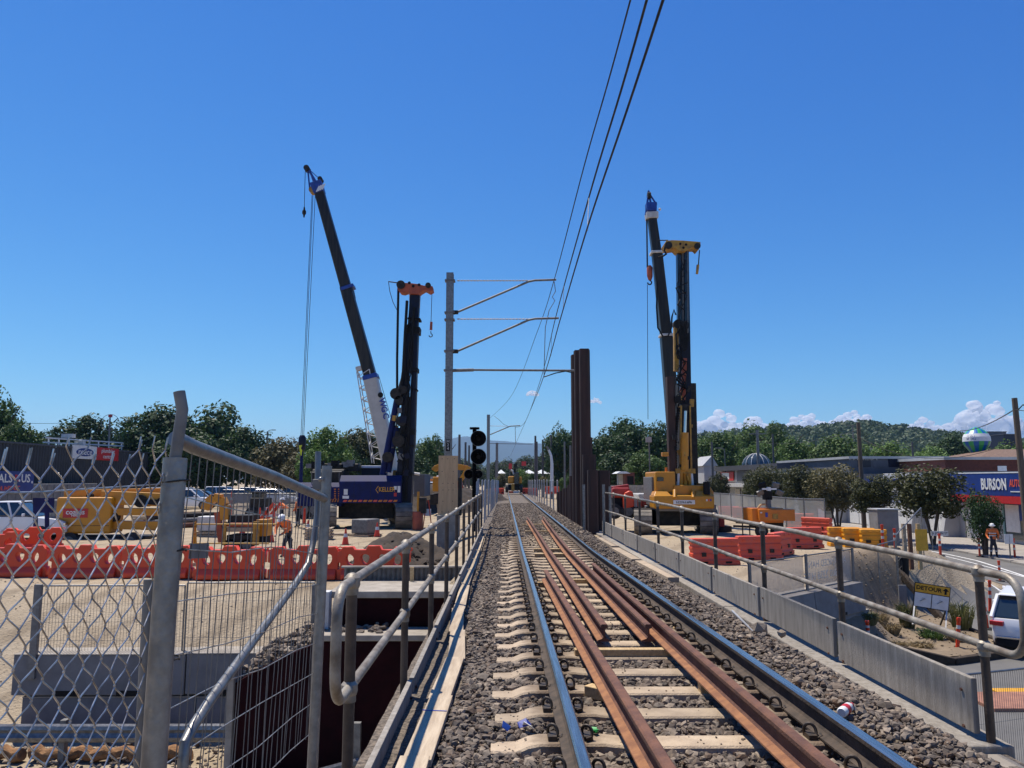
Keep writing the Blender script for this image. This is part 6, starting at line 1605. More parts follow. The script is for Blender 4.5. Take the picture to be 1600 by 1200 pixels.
for i, (px, py) in enumerate(((1308, 858), (1331, 860), (1354, 863))):
    q = at(px, py, 32.0 - .5 * i); jersey_thing(['amber plastic barrier at the left end of its row', 'amber plastic barrier in the middle of its row', 'amber plastic barrier at the right end of its row'][i], (q.x + .3, q.y, groundz(q.x, q.y) + .0), R(-8), 'barrier_yellow', gy, 1.25 if i < 2 else 1.0).scale = (1, 1, .82)
# far red barriers round the machine on the track
for i, px in enumerate((772, 782, 822, 833, 858, 868)):
    q = at(px, 765, 100); jersey_thing('red barrier far down the line, %s' % ['left of the track machine at the fence', 'left of the track machine beside it', 'right of the track machine beside it', 'right of the track machine by the pole', 'beyond the right palisade fence', 'at the right end beyond the palisade fence'][i], (q.x, 100, 3.0 if px < 845 else 3.2), 0, 'barrier_red', 'red barriers down the line', 1.0)

# ------------------------------------------------------------------ bollards, street sign, banner fence and blocks on the right
def bollard(x, y, h, label, lean=0.0, z=None, base=True):
    z = groundz(x, y) if z is None else z
    t = thing('bollard', label, 'bollard', (x, y, z + .02), 0, 'red and white traffic bollards'); t.rotation_euler = (0, lean, 0)
    m = MB(); m.tube([(0, 0, .04), (0, 0, h * .9), (0, 0, h * .93), (0, 0, h)], .05, 12, True, [.055, .05, .062, .055]); b = m.build('tube', 'bollard', t, smooth=True)
    for u in (.45, .68):
        m = MB(); m.cyl((0, 0, h * u), (0, 0, h * (u + .10)), .056, n=12); m.build('reflective_band', 'reflective', b, smooth=True)
    if base:
        m = MB(); m.cyl((0, 0, 0), (0, 0, .05), .2, .16, n=8); m.build('rubber_base', 'rubber', t)
def BO(px, py, D, h, label, lean=0.0):
    q = at(px, py, D); bollard(q.x, q.y, h, label, lean)
q = at(1495, 1010, 22.5); bollard(q.x, q.y, 1.0, 'red and white bollard leaning beside the detour sign', .12)
q = at(1543, 985, 25.5); bollard(q.x, q.y, 1.05, 'red and white bollard just left of the white car', -.05)
q = at(1547, 955, 28.0); bollard(q.x, q.y, 1.15, 'tall red bollard behind the white car roof', .06)
q = at(1356, 990, 22.0); bollard(q.x, q.y, .6, 'short red bollard on the dirt below the concrete block', 0)
q = at(1473, 915, 33.0); bollard(q.x, q.y, .95, 'red and white bollard on the road above the detour sign', 0)
q = at(1563, 910, 34); bollard(q.x, q.y, .9, 'red bollard on the road beyond the white car', 0)
q = at(1531, 868, 41.5); bollard(q.x, q.y, 1.0, 'red bollard on the footpath beside the orange clad worker', 0)
q = at(1586, 872, 40.5); bollard(q.x, q.y, 1.1, 'red bollard on the footpath by the shop window', 0)
q = at(1383, 905, 30.0); bollard(q.x, q.y, 1.0, 'red bollard among the fence stays on the bank', 0)
q = at(1402, 902, 30.5); bollard(q.x, q.y, .8, 'red bollard behind the dark bin on the bank', 0)

D = 24.0
ds = thing('detour_sign', 'black on yellow detour sign above two white panels, on a low stand', 'road sign')
c0, c1, c2, c3 = at(1428, 909, D), at(1484.5, 918, D - .25), at(1484.5, 957, D - .25), at(1428, 947, D)
ux = (c1 - c0); ux.z = 0; Wd = ux.length; ang = math.atan2(ux.y, ux.x)
ds.location = ((c0 + c3) / 2); ds.rotation_euler = (0, R(8), ang)
hh = (c0.z - c3.z)
m = MB(); m.bx(0, Wd, 0, .02, -hh / 2, hh / 2); m.build('board', 'black', ds)
m = MB(); m.bx(.02, Wd - .02, -.006, .001, hh * .12, hh / 2 - .02); yb = m.build('yellow_panel', 'sign_yellow', ds)
text('lettering', 'DETOUR', 'black', .172, yb, (Wd * .40, -.01, hh * .30), (R(90), 0, 0), .002, .004, 1.05)
m = MB(); xx = Wd * .87; m.prism([(xx - .03, -.012, hh * .17), (xx + .03, -.012, hh * .17), (xx + .03, -.012, hh * .31), (xx + .09, -.012, hh * .31), (xx, -.012, hh * .44), (xx - .09, -.012, hh * .31), (xx - .03, -.012, hh * .31)], (0, .004, 0)); m.build('arrow', 'black', yb)
for k in range(2):
    m = MB(); m.bx(.025 + k * (Wd / 2 - .01), Wd / 2 - .01 + k * (Wd / 2 - .015), -.006, .001, -hh / 2 + .02, hh * .09); wpn = m.build('white_panel', 'white', ds)
    m = MB(); xx = Wd * (.26 + .48 * k); m.bar((xx - .08, -.009, -hh * .25), (xx + .06, -.009, -hh * .12), .04, .006); m.bar((xx - .02, -.0085, -hh * .10), (xx + .08, -.0085, -hh * .14), .04, .006); m.build('faded_mark', 'galv_dull', wpn)
for u in (.04, .94):
    m = MB(); m.bar((Wd * u, .0, -hh / 2), (Wd * u - .12, -.45, -hh / 2 - .50), .04, .04); m.build('stand_leg', 'white_dirty', ds)
    m = MB(); m.bar((Wd * u, .02, -hh / 2 + .1), (Wd * u, .5, -hh / 2 - .50), .04, .04); m.build('stand_leg', 'mech_dark', ds)

# concrete blocks with a banner fence, right of the bridge
pa, pb = at(1170, 934, 19.3), at(1332, 903, 23.2)
ang = math.atan2(pb.y - pa.y, pb.x - pa.x); LB = math.hypot(pb.x - pa.x, pb.y - pa.y)
ztop = CZ - 3.03
def rblock(u0, u1, z0, h, label):
    t = thing('concrete_block', label, 'concrete block', (pa.x + math.cos(ang) * (u0 + u1) / 2, pa.y + math.sin(ang) * (u0 + u1) / 2, z0), ang, 'stacked concrete blocks right of the bridge')
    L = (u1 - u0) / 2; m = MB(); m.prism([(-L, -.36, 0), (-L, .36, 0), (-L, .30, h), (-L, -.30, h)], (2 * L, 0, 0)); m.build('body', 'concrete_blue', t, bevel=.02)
    m = MB(); m.bx(-L + .004, L - .004, -.306, .3, h + .001, h + .016); m.build('edge_highlight', 'concrete', t)  # highlight along the block top, put in as a paler strip
    m = MB(); m.bx(-.25, .25, -.365, -.2, .02, .10); m.build('lifting_slot', 'black', t)
rblock(.0, LB * .48, ztop - .8, .8, 'upper concrete block under the banner fence, nearest the bridge'); rblock(LB * .485, LB, ztop - .8, .8, 'upper concrete block under the banner fence, street end')
rblock(.3, LB * .55, ztop - 1.62, .8, 'lower concrete block beneath the banner fence'); rblock(LB * .555, LB + .35, ztop - 1.62, .8, 'lower concrete block jutting out at the street end')
bf = thing('banner_fence', 'low fence hung with grey mesh cloth showing white lettering from behind', 'fence', (pa.x, pa.y, ztop), ang)
mat('shade_cloth', (.30, .30, .29), .9, 0, (.24, .24, .235), 2)
def weave(name, col, alpha):
    m = bpy.data.materials.new(name); m.use_nodes = True; n = m.node_tree.nodes; l = m.node_tree.links
    b = n['Principled BSDF']; b.inputs['Base Color'].default_value = (*col, 1); b.inputs['Roughness'].default_value = .9
    tr = n.new('ShaderNodeBsdfTransparent'); mx = n.new('ShaderNodeMixShader'); mx.inputs[0].default_value = alpha
    l.new(tr.outputs[0], mx.inputs[1]); l.new(b.outputs[0], mx.inputs[2]); l.new(mx.outputs[0], n['Material Output'].inputs[0]); MATS[name] = m
weave('mesh_cloth', (.34, .34, .33), .55)
for k in range(2):
    m = MB(); n = 14; u0, u1 = .02 + k * LB * .5, LB * .49 + k * LB * .5
    for i in range(n):
        a, b = lerp(u0, u1, i / n), lerp(u0, u1, (i + 1) / n); m.add([(a, .02 * math.sin(i * .9), .03), (b, .02 * math.sin((i + 1) * .9), .03), (b, .03 * math.sin((i + 1) * 1.1), .92), (a, .03 * math.sin(i * 1.1), .92)], [(0, 1, 2, 3)])
    m.build('mesh_cloth', 'mesh_cloth', bf)
for u in (.0, LB * .5, LB * .995):
    m = MB(); m.bx(u - .05, u + .05, -.07, -.03, -.35, 1.0); m.build('post', 'galv_dull', bf)
for z in (.03, .95):
    m = MB(); m.cyl((0, 0, z), (LB, 0, z), .02, n=8); m.build('rail', 'galv_dull', bf)
text('lettering', 'ADVANCED HAND', 'white_dirty', .27, bf, (LB * .70, -.05, .68), (R(90), 0, 0), .001, .0, 1.1, mirror=True)
text('lettering', '1300 2358 HIRE', 'white_dirty', .30, bf, (LB * .66, -.05, .36), (R(90), 0, 0), .001, .0, 1.1, mirror=True)

# ------------------------------------------------------------------ people
def person(label, loc, rz_, pose='stand', helmet='white', top='hivis', leg='navy', scale=1.0):
    """One continuous skinned body; helmet, stripes and face details are children."""
    t = thing('person', label, 'person', loc, rz_)
    P = {}
    if pose == 'bend':
        P.update(pelvis=(0, -.06, .92), waist=(0, .02, 1.04), chest=(0, .20, 1.20), neck=(0, .33, 1.32), head=(0, .40, 1.36), crown=(0, .47, 1.46),
                 sl=(-.19, .26, 1.27), el=(-.25, .36, 1.02), wl=(-.14, .52, .88), hl=(-.10, .60, .84), sr=(.19, .26, 1.27), er=(.27, .38, 1.03), wr=(.14, .54, .86), hr=(.10, .62, .82),
                 kl=(-.11, .03, .50), al=(-.12, -.05, .09), tl=(-.13, .12, .04), kr=(.13, .06, .50), ar=(.16, .02, .09), tr=(.18, .18, .04))
    elif pose == 'arm':
        P.update(pelvis=(0, 0, .94), waist=(0, .01, 1.10), chest=(0, .01, 1.33), neck=(0, 0, 1.50), head=(0, .02, 1.57), crown=(0, .03, 1.70),
                 sl=(-.20, 0, 1.42), el=(-.29, .10, 1.18), wl=(-.24, .33, 1.16), hl=(-.22, .42, 1.17), sr=(.20, 0, 1.42), er=(.38, .10, 1.30), wr=(.58, .22, 1.28), hr=(.66, .26, 1.28),
                 kl=(-.11, .02, .50), al=(-.13, -.02, .09), tl=(-.15, .14, .04), kr=(.12, .02, .50), ar=(.16, -.02, .09), tr=(.20, .14, .04))
    else:
        P.update(pelvis=(0, 0, .94), waist=(0, .01, 1.10), chest=(0, .01, 1.33), neck=(0, 0, 1.50), head=(0, .02, 1.57), crown=(0, .03, 1.70),
                 sl=(-.20, 0, 1.42), el=(-.27, -.01, 1.15), wl=(-.22, .16, .98), hl=(-.18, .24, .95), sr=(.20, 0, 1.42), er=(.28, -.01, 1.15), wr=(.22, .14, .99), hr=(.18, .22, .96),
                 kl=(-.11, .02, .50), al=(-.12, -.02, .09), tl=(-.14, .14, .04), kr=(.11, .02, .50), ar=(.13, -.02, .09), tr=(.16, .14, .04))
    rad = dict(pelvis=.155, waist=.145, chest=.165, neck=.06, head=.088, crown=.075, sl=.085, el=.058, wl=.042, hl=.045, sr=.085, er=.058, wr=.042, hr=.045, kl=.078, al=.055, tl=.045, kr=.078, ar=.055, tr=.045)
    # fingers
    for s_, h_, w0 in (('l', 'hl', 'wl'), ('r', 'hr', 'wr')):
        H = Vector(P[h_]); d = (H - Vector(P[w0])).normalized(); sd = d.cross(Vector((0, 0, 1))).normalized()
        for k, (o_, ln) in enumerate(((-.03, .075), (-.010, .09), (.010, .085), (.03, .065))):
            P['f%s%d' % (s_, k)] = tuple(H + sd * o_ + d * ln + Vector((0, 0, -.02))); rad['f%s%d' % (s_, k)] = .010
        P['f%s4' % s_] = tuple(H + sd * (-.05 if s_ == 'r' else .05) + d * .03); rad['f%s4' % s_] = .011
    names_ = list(P); ix = {n_: i for i, n_ in enumerate(names_)}
    E_ = [('pelvis', 'waist'), ('waist', 'chest'), ('chest', 'neck'), ('neck', 'head'), ('head', 'crown'), ('chest', 'sl'), ('sl', 'el'), ('el', 'wl'), ('wl', 'hl'), ('chest', 'sr'), ('sr', 'er'), ('er', 'wr'), ('wr', 'hr'), ('pelvis', 'kl'), ('kl', 'al'), ('al', 'tl'), ('pelvis', 'kr'), ('kr', 'ar'), ('ar', 'tr')]
    E_ += [('h' + s_, 'f%s%d' % (s_, k)) for s_ in 'lr' for k in range(5)]
    me = bpy.data.meshes.new('body'); me.from_pydata([P[n_] for n_ in names_], [(ix[a], ix[b]) for a, b in E_], [])
    o = bpy.data.objects.new('body', me); COL.objects.link(o)
    sk = o.modifiers.new('skin', 'SKIN'); sk.use_smooth_shade = True
    for n_, sv in zip(names_, me.skin_vertices[0].data): sv.radius = (rad[n_], rad[n_] * (.72 if n_ in ('chest', 'waist', 'pelvis') else 1)); sv.use_root = n_ == 'pelvis'
    su = o.modifiers.new('sub', 'SUBSURF'); su.levels = 1; su.render_levels = 1
    me2 = bpy.data.meshes.new_from_object(o.evaluated_get(bpy.context.evaluated_depsgraph_get())); bpy.data.objects.remove(o)
    for x in (top, leg, 'skin', 'black'): me2.materials.append(MATS[x])
    keys = {n_: Vector(P[n_]) for n_ in names_}
    for pg in me2.polygons:
        c = pg.center; best = min(keys, key=lambda n_: (keys[n_] - c).length / (rad[n_] + .05))
        pg.material_index = 2 if best in ('head', 'crown', 'hl', 'hr', 'neck') or best[0] == 'f' else (3 if best in ('al', 'ar', 'tl', 'tr') and c.z < .16 else (1 if best in ('pelvis', 'kl', 'kr', 'al', 'ar') or c.z < .86 else 0)); pg.use_smooth = True
    bo_ = obj('body', me2, t)
    hd = (Vector(P['head']) + Vector(P['crown'])) / 2; up = (Vector(P['crown']) - Vector(P['neck'])).normalized(); fw = Vector((0, 1, 0)) - up * up.y; fw.normalize(); rt = fw.cross(up)
    def loc_(a, b, c): return hd + rt * a + fw * b + up * c
    m = MB(); rings = []
    for z, r_ in ((.015, .122), (.05, .12), (.09, .10), (.115, .07), (.13, .02)):
        rings.append([loc_(r_ * math.cos(k * math.pi / 8), r_ * 1.15 * math.sin(k * math.pi / 8) + .005, z) for k in range(16)])
    m.loft(rings); hm = m.build('helmet', helmet, t, smooth=True)
    m = MB(); rings = [[loc_(r_ * math.cos(k * math.pi / 8), r_ * 1.15 * math.sin(k * math.pi / 8) + .015, z) for k in range(16)] for z, r_ in ((.005, .155), (.018, .15), (.02, .118))]; m.loft(rings); m.build('brim', helmet, hm)
    m = MB(); m.add([loc_(-.012, .085, -.01), loc_(.012, .085, -.01), loc_(0, .115, -.04), loc_(0, .085, -.05)], [(0, 1, 2), (0, 2, 3), (1, 3, 2), (0, 3, 1)]); m.build('nose', 'skin', t)
    for sx in (-1, 1):
        m = MB(); m.sphere(loc_(sx * .035, .083, -.012), .011, 8, 5); m.build('eye', 'black', t)
        m = MB(); m.sphere(loc_(sx * .088, .0, -.02), (.014, .024, .032), 8, 5); m.build('ear', 'skin', t)
    m = MB(); m.bar(loc_(-.024, .085, -.068), loc_(.024, .085, -.068), .008, .012); m.build('mouth', mat('lips', (.25, .10, .08), .6), t)
    m = MB(); rings = [[loc_(r_ * math.cos(k * math.pi / 8), r_ * 1.1 * math.sin(k * math.pi / 8) - .012, z) for k in range(9, 16)] + [loc_(.02 * math.cos(k * math.pi / 8), 0, z) for k in range(15, 8, -1)] for z, r_ in ((-.06, .082), (.02, .10))]; m.loft(rings); m.build('hair', 'bark', t)
    # reflective bands round chest and waist and shins
    w0, c0_ = Vector(P['waist']), Vector(P['chest']); ax = (c0_ - w0).normalized(); sd = Vector((1, 0, 0)); fw2 = ax.cross(sd)
    for u in (.05, .62):
        c = w0.lerp(c0_, u); m = MB(); rings = []
        for dz in (-.022, .022): rings.append([c + ax * dz + sd * (.185 + .012 * u) * math.cos(k * math.pi / 10) + fw2 * .146 * math.sin(k * math.pi / 10) for k in range(20)])
        m.loft(rings, False); m.build('reflective_band', 'reflective', t)
    for kk, aa in (('kl', 'al'), ('kr', 'ar')):
        c = Vector(P[kk]).lerp(Vector(P[aa]), .45); m = MB(); m.cyl(c + Vector((0, 0, -.025)), c + Vector((0, 0, .025)), .079, n=14, caps=False); m.build('reflective_band', 'reflective', t)
    t.scale = (scale,) * 3
    return t
def PE(px, D, **k):
    p = at(px, 800, D); return (p.x, D, groundz(p.x, D))
person('worker in orange hi-vis bending forward, white helmet, behind the red barriers', PE(452, 27.5), R(160), 'bend')
person('worker in orange hi-vis standing with one arm out, beside the red barricades', PE(440, 44), R(-70), 'arm')
person('worker in orange hi-vis standing by the left end of the blue rig', PE(466, 45), R(70), 'stand')
person('worker in an orange jacket and white helmet standing on the footpath by the shop', (at(1549, 868, 40.6).x + .15, 40.6, groundz(27, 40.6) + .13), R(150), 'stand', 'white', 'hivis', 'navy')
# red barricade trestles by the workers
D = 46.0
for i, (px, lab) in enumerate(((416, 'red barricade frame left of the standing worker'), (427, 'red and white barricade frame beside the standing worker'), (476, 'red cone shaped post by the blue rig'))):
    t = thing('barricade', lab, 'barricade', at(px, 800, D + i)); t.location.z = PAD
    if i < 2:
        m = MB(); m.bar((-.5, 0, .2), (.45, 0, 1.35), .1, .18); m.build('slant_board', 'bollard', t)
        for x in (-.4, .1, .45): m = MB(); m.bx(x - .06, x + .06, -.05, .05, 0, 1.1); m.build('leg', 'bollard' if i == 0 else 'reflective', t)
        m = MB(); m.bx(-.5, .5, -.04, .04, .55, .7); m.build('cross_board', 'white', t)
    else:
        m = MB(); m.cyl((0, 0, 0), (0, 0, 1.0), .1, .06, n=10); m.build('tube', 'bollard', t, smooth=True); m = MB(); m.cyl((0, 0, 0), (0, 0, .05), .25, n=8); m.build('base', 'rubber', t)
for i, (px, dd, h) in enumerate(((360, 50, 1.1), (305, 33, .7), (361, 55, 1.9))):
    q = at(px, 800, dd); bollard(q.x, dd, h, ['red bollard beyond the drill trailer', 'short red marker post beside the leaning post', 'tall red and white delineator behind the drill trailer'][i], 0, PAD)
# drilling bits beside the blue rig's right track
D = 43.0
dt = thing('drill_casing', 'rust red drill casing standing by the right track of the blue rig', 'drill casing', at(653, 800, D)); dt.location.z = PAD
m = MB(); m.tube([(0, 0, 0), (0, 0, .95), (0, 0, 1.0)], .36, 20, True, [.30, .30, .27]); m.build('casing', 'orange_head', dt, smooth=True)
m = MB(); m.cyl((.02, -.1, .9), (.02, -.1, 2.1), .07, n=8); m.build('lifting_bar', 'yellow', dt); m = MB(); m.cyl((.25, 0, .9), (.25, 0, 1.75), .24, n=14); m.build('inner_tube', 'mech_dark', dt, smooth=True)
q = at(668, 800, 44); t = thing('sign_trestle', 'orange and white trestle right of the drill casing', 'trestle', (q.x, 44, PAD))
for sx in (-1, 1): m = MB(); m.bar((sx * .25, 0, 0), (sx * .05, 0, 1.6), .08, .05); m.build('leg', 'bollard', t)
m = MB(); m.bx(-.2, .2, -.03, .03, .7, 1.1); m.build('board', 'white', t)
# ------------------------------------------------------------------ trees
def crown_mesh(name, seed, n=4200, size=.072, clumps=46, shape='round', mname='leaf_dark', low=.0):
    r_ = np.random.RandomState(seed)
    C = []
    while len(C) < clumps:
        p = r_.uniform(-1, 1, 3); d = np.linalg.norm(p)
        if d > 1 or d < .35: continue
        if shape == 'vase': p[2] = p[2] * .55 + .35 * (p[0] ** 2 + p[1] ** 2)
        if shape == 'tall': p[:2] *= .8
        C.append(p)
    C = np.array(C); rad = r_.uniform(.20, .38, clumps)
    k = r_.randint(0, clumps, n); u = r_.normal(size=(n, 3)); u /= np.linalg.norm(u, axis=1)[:, None]
    pos = C[k] * .82 + u * (rad[k] * r_.uniform(.55, 1.08, n) ** .6)[:, None]
    nr = u + r_.normal(size=(n, 3)) * .55 + np.array([0, 0, .35]); nr /= np.linalg.norm(nr, axis=1)[:, None]
    t1 = np.cross(nr, r_.normal(size=(n, 3))); t1 /= np.linalg.norm(t1, axis=1)[:, None]; t2 = np.cross(nr, t1)
    s = (size * r_.uniform(.55, 1.35, n))[:, None]
    v = np.stack([pos - t1 * s, pos + t2 * s * .62, pos + t1 * s, pos - t2 * s * .62], 1).reshape(-1, 3)
    me = bpy.data.meshes.new(name); f = np.arange(n * 4).reshape(-1, 4)
    me.from_pydata(v.tolist(), [], f.tolist()); me.materials.append(MATS[mname]); me.update()
    return me
def trunk_mesh(seed, limbs=6, r0=.05, split=.42, spread=.55):
    r_ = random.Random(seed); m = MB()
    m.tube([(0, 0, -1.1), (.01, .01, -.75), (.0, .02, -.3), (.02, 0, .2)], r0, 8, True, [r0 * 1.3, r0, r0 * .85, r0 * .5])
    for i in range(limbs):
        a = 6.283 * i / limbs + r_.uniform(-.4, .4); z0 = r_.uniform(-.75, -.2); d = r_.uniform(.4, .75)
        m.tube([(0, 0, z0), (d * .4 * math.cos(a), d * .4 * math.sin(a), z0 + .28), (d * math.cos(a), d * math.sin(a), z0 + .7)], r0 * .5, 6, True, [r0 * .6, r0 * .42, r0 * .15])
    return m
CROWNS = [crown_mesh('crown', s, 9000, .050, 64, sh) for s, sh in ((1, 'round'), (2, 'round'), (3, 'tall'), (4, 'round'))]
TR = [trunk_mesh(s) for s in (1, 2)]
TRM = []
for t_ in TR:
    o = t_.build('trunk', 'bark', None, smooth=True); TRM.append(o.data); bpy.data.objects.remove(o)
def tree(px, ty, wpx, D, mname, label, kind=0, zb=None, group='trees behind the site', name='tree', depth=1.0):
    top = at(px, ty, D); k = D / 1180; w_ = wpx * k / 2 * 1.12; zb = PAD if zb is None else zb
    h = top.z - zb; cz_ = max(h * .40, min(w_ * .95, h * .47)); zc = top.z - cz_ * .98
    t = thing(name, label, 'tree', (top.x, D, zb), 0, group)
    c = obj('crown', CROWNS[kind % len(CROWNS)], t); c.location = (0, 0, zc - zb); c.scale = (w_, w_ * depth, cz_); c.rotation_euler = (0, 0, rnd.uniform(0, 6.28))
    c.material_slots[0].link = 'OBJECT'; c.material_slots[0].material = MATS[mname]
    b = obj('trunk', TRM[kind % 2], t); b.location = (0, 0, zc - zb); s = max(.8, (zc - zb) / 1.05); b.scale = (s * .8, s * .8, s)
    return t
LT = [(-8, 610, 74, 88, 'leaf_mid', 'tall leafy tree cut by the left frame edge'), (36, 660, 76, 84, 'leaf_mid', 'low spreading tree beside the tall one at the left edge'), (74, 674, 40, 92, 'leaf_dark', 'small tree showing above the dark shed at the left'),
      (140, 650, 96, 112, 'leaf_dark', 'dark tree behind the hooped pole on the shed roof'), (185, 672, 60, 118, 'leaf_dark', 'small dark tree between the hooped pole and the big dark tree'), (250, 632, 112, 102, 'leaf_dark', 'big dark tree behind the leaning post'), (338, 632, 130, 108, 'leaf_dark', 'biggest dark round tree right of the leaning post'), (388, 668, 80, 100, 'leaf_dark', 'lower dark tree at the right shoulder of the biggest one'), (300, 668, 110, 98, 'leaf_dark', 'dark tree in front of the two biggest ones'),
      (438, 684, 84, 96, 'leaf_olive', 'olive brown gum tree left of the crane hook'), (468, 712, 60, 92, 'leaf_olive', 'low olive bush tree under the crane hook'), (512, 668, 72, 86, 'leaf_bright', 'bright green tree right of the crane hook'), (490, 696, 50, 84, 'leaf_bright', 'small bright green tree beside the crane hook'),
      (556, 669, 72, 104, 'leaf_brown', 'brown green tree behind the blue rig'), (588, 676, 70, 110, 'leaf_dark', 'dark tree behind the cream crane base'), (540, 700, 70, 100, 'leaf_dark', 'low dark tree behind the blue rig roof'), (622, 690, 60, 112, 'leaf_dark', 'dark tree behind the rig mast'),
      (664, 684, 48, 108, 'leaf_mid', 'grey green tree just left of the plywood board'), (684, 680, 40, 118, 'leaf_mid', 'grey green gum tree behind the near mast'), (650, 712, 60, 100, 'leaf_dark', 'low dark tree above the dark container')]
for i, a in enumerate(LT): tree(*a, kind=i)
CT = [(715, 716, 50, 190, 'leaf_far', 'far tree left of the signals'), (742, 722, 44, 210, 'leaf_far', 'far tree behind the signals'), (775, 722, 40, 230, 'leaf_far', 'far tree behind the second mast'), (800, 716, 44, 300, 'leaf_far', 'far tree above the track machine'), (826, 712, 46, 260, 'leaf_far', 'far tree right of the track machine'), (850, 706, 46, 200, 'leaf_far', 'far tree beside the curved white lamp'), (815, 733, 24, 140, 'leaf_bright', 'small bright bush tree beside the track machine'),
      (876, 662, 52, 112, 'leaf_dark', 'tall dark tree just left of the sheet piles'), (898, 676, 50, 120, 'leaf_dark', 'dark tree behind the sheet piles')]
for i, a in enumerate(CT): tree(*a, kind=i + 1, group='trees along the line')
RT = [(948, 668, 76, 104, 'leaf_dark', 'dark tree right of the tall sheet piles'), (984, 654, 92, 112, 'leaf_dark', 'tallest dark tree between the sheet piles and the yellow rig'), (1024, 661, 74, 108, 'leaf_dark', 'dark tree behind the crane boom on the right'), (965, 706, 90, 96, 'leaf_dark', 'lower dark tree above the small hut'), (1006, 702, 60, 92, 'leaf_mid', 'green tree behind the thin sign pole'), (1050, 690, 60, 116, 'leaf_dark', 'dark tree behind the yellow rig mast'),
      (1094, 684, 60, 132, 'leaf_mid', 'green tree just right of the yellow rig mast'), (1124, 676, 72, 128, 'leaf_mid', 'green tree behind the dark roofed shop'), (1160, 660, 76, 150, 'leaf_mid', 'taller green tree behind the dark roofed shop'), (1187, 690, 60, 120, 'leaf_bright', 'bright tree behind the street lamp'), (1214, 661, 60, 136, 'leaf_mid', 'tall narrow green tree right of the street lamp'), (1240, 686, 66, 126, 'leaf_bright', 'bright green tree in the middle of the right row'), (1272, 692, 60, 130, 'leaf_mid', 'green tree left of the wooden pole group'), (1302, 680, 84, 124, 'leaf_mid', 'broad green tree left of the middle power pole'), (1338, 694, 60, 128, 'leaf_bright', 'bright tree at the middle power pole'),
      (1386, 692, 70, 150, 'leaf_bright', 'light green tree right of the middle power pole'), (1420, 696, 70, 160, 'leaf_bright', 'light green tree above the dark blue roof'), (1452, 698, 60, 165, 'leaf_bright', 'palm green tree above the dark blue roof, right part'), (1486, 676, 76, 180, 'leaf_dark', 'dark tree left of the balloon'), (1512, 680, 50, 200, 'leaf_dark', 'dark tree behind the balloon'), (1560, 690, 70, 190, 'leaf_bright', 'light tree between the balloon and the power pole'), (1605, 690, 50, 185, 'leaf_mid', 'tree at the right frame edge')]
for i, a in enumerate(RT): tree(*a, kind=i, zb=PAD if a[0] < 1060 else 1.2, group='trees behind the shops')
# street trees with several stems and wide crowns
VC = [crown_mesh('crown', 21 + s, 8500, .046, 60, 'round', 'leaf_brown') for s in (0, 1)]
def street_tree(px, ty, by, wpx, D, label, i, mname='leaf_brown', cf=.62):
    k = D / 1180; top = at(px, ty, D); zb = groundz(top.x, D) + (.13 if top.x > 26 else 0); h = top.z - zb; w_ = wpx * k / 2 * (1.18 if i < 6 else 1.04); cz_ = h * min(.8, cf + .12) / 2
    t = thing('street_tree', label, 'tree', (top.x, D, zb), 0, 'street trees before the shops')
    c = obj('crown', VC[i % 2], t); c.location = (0, 0, h - cz_ * 1.0); c.scale = (w_, w_, cz_ * 1.12); c.rotation_euler = (0, 0, i * 1.3); c.material_slots[0].link = 'OBJECT'; c.material_slots[0].material = MATS[mname]
    for s in range(4):
        a = 1.57 * s + .4 + i; m = MB(); e = w_ * .45
        m.tube([(.05 * math.cos(a), .05 * math.sin(a), -.1), (e * .25 * math.cos(a), e * .25 * math.sin(a), h * .22), (e * .6 * math.cos(a), e * .6 * math.sin(a), h * .48), (e * math.cos(a), e * math.sin(a), h * .75)], .06, 7, True, [.085, .065, .05, .02]); m.build('stem', 'bark', t, smooth=True)
ST = [(1180, 733, 800, 40, 88, 'farthest street tree before the red shop sign', .6), (1122, 742, 790, 34, 92, 'small street tree beside the yellow rig', .7), (1205, 728, 806, 62, 74, 'street tree behind the floodlights', .6), (1255, 730, 812, 66, 66, 'street tree right of the floodlights', .6), (1304, 727, 828, 72, 58, 'wide brownish street tree above the mesh fence', .55), (1366, 745, 826, 64, 52, 'street tree right of the middle power pole', .5), (1450, 727, 846, 112, 47, 'biggest street tree before the grey shop front', .55), (1533, 772, 866, 52, 41.5, 'small dark street tree beside the orange clad worker', .78)]
for i, (px, ty, by, wpx, D, lab, cf) in enumerate(ST): street_tree(px, ty, by, wpx, D, lab, i, 'leaf_dark' if i == 7 else ('leaf_olive' if i == 4 else 'leaf_brown'), cf)
# grass
def tuft(px, py, D, h, w_, label, mname='grass', n=240, zoff=.1):
    q = at(px, py, D); z = groundz(q.x, q.y) + zoff; m = MB(); r_ = random.Random(px)
    for i in range(n):
        a = r_.uniform(0, 6.28); rr_ = r_.uniform(0, .35) * w_; l_ = h * r_.uniform(.6, 1.1); b = (q.x + rr_ * math.cos(a), q.y + rr_ * math.sin(a), z); o_ = w_ * r_.uniform(.1, .75); tp = (q.x + (rr_ + o_) * math.cos(a), q.y + (rr_ + o_) * math.sin(a), z + l_ * r_.uniform(.55, 1)); md = ((b[0] * .6 + tp[0] * .4), (b[1] * .6 + tp[1] * .4), z + l_ * .72)
        d = .012; m.add([(b[0] - d, b[1], b[2]), (b[0] + d, b[1], b[2]), (md[0] + d, md[1], md[2]), (md[0] - d, md[1], md[2]), tp], [(0, 1, 2, 3), (3, 2, 4)])
    tag(m.build('grass_tuft', mname, None), label, 'grass tuft', 'grass tufts on the dirt island')
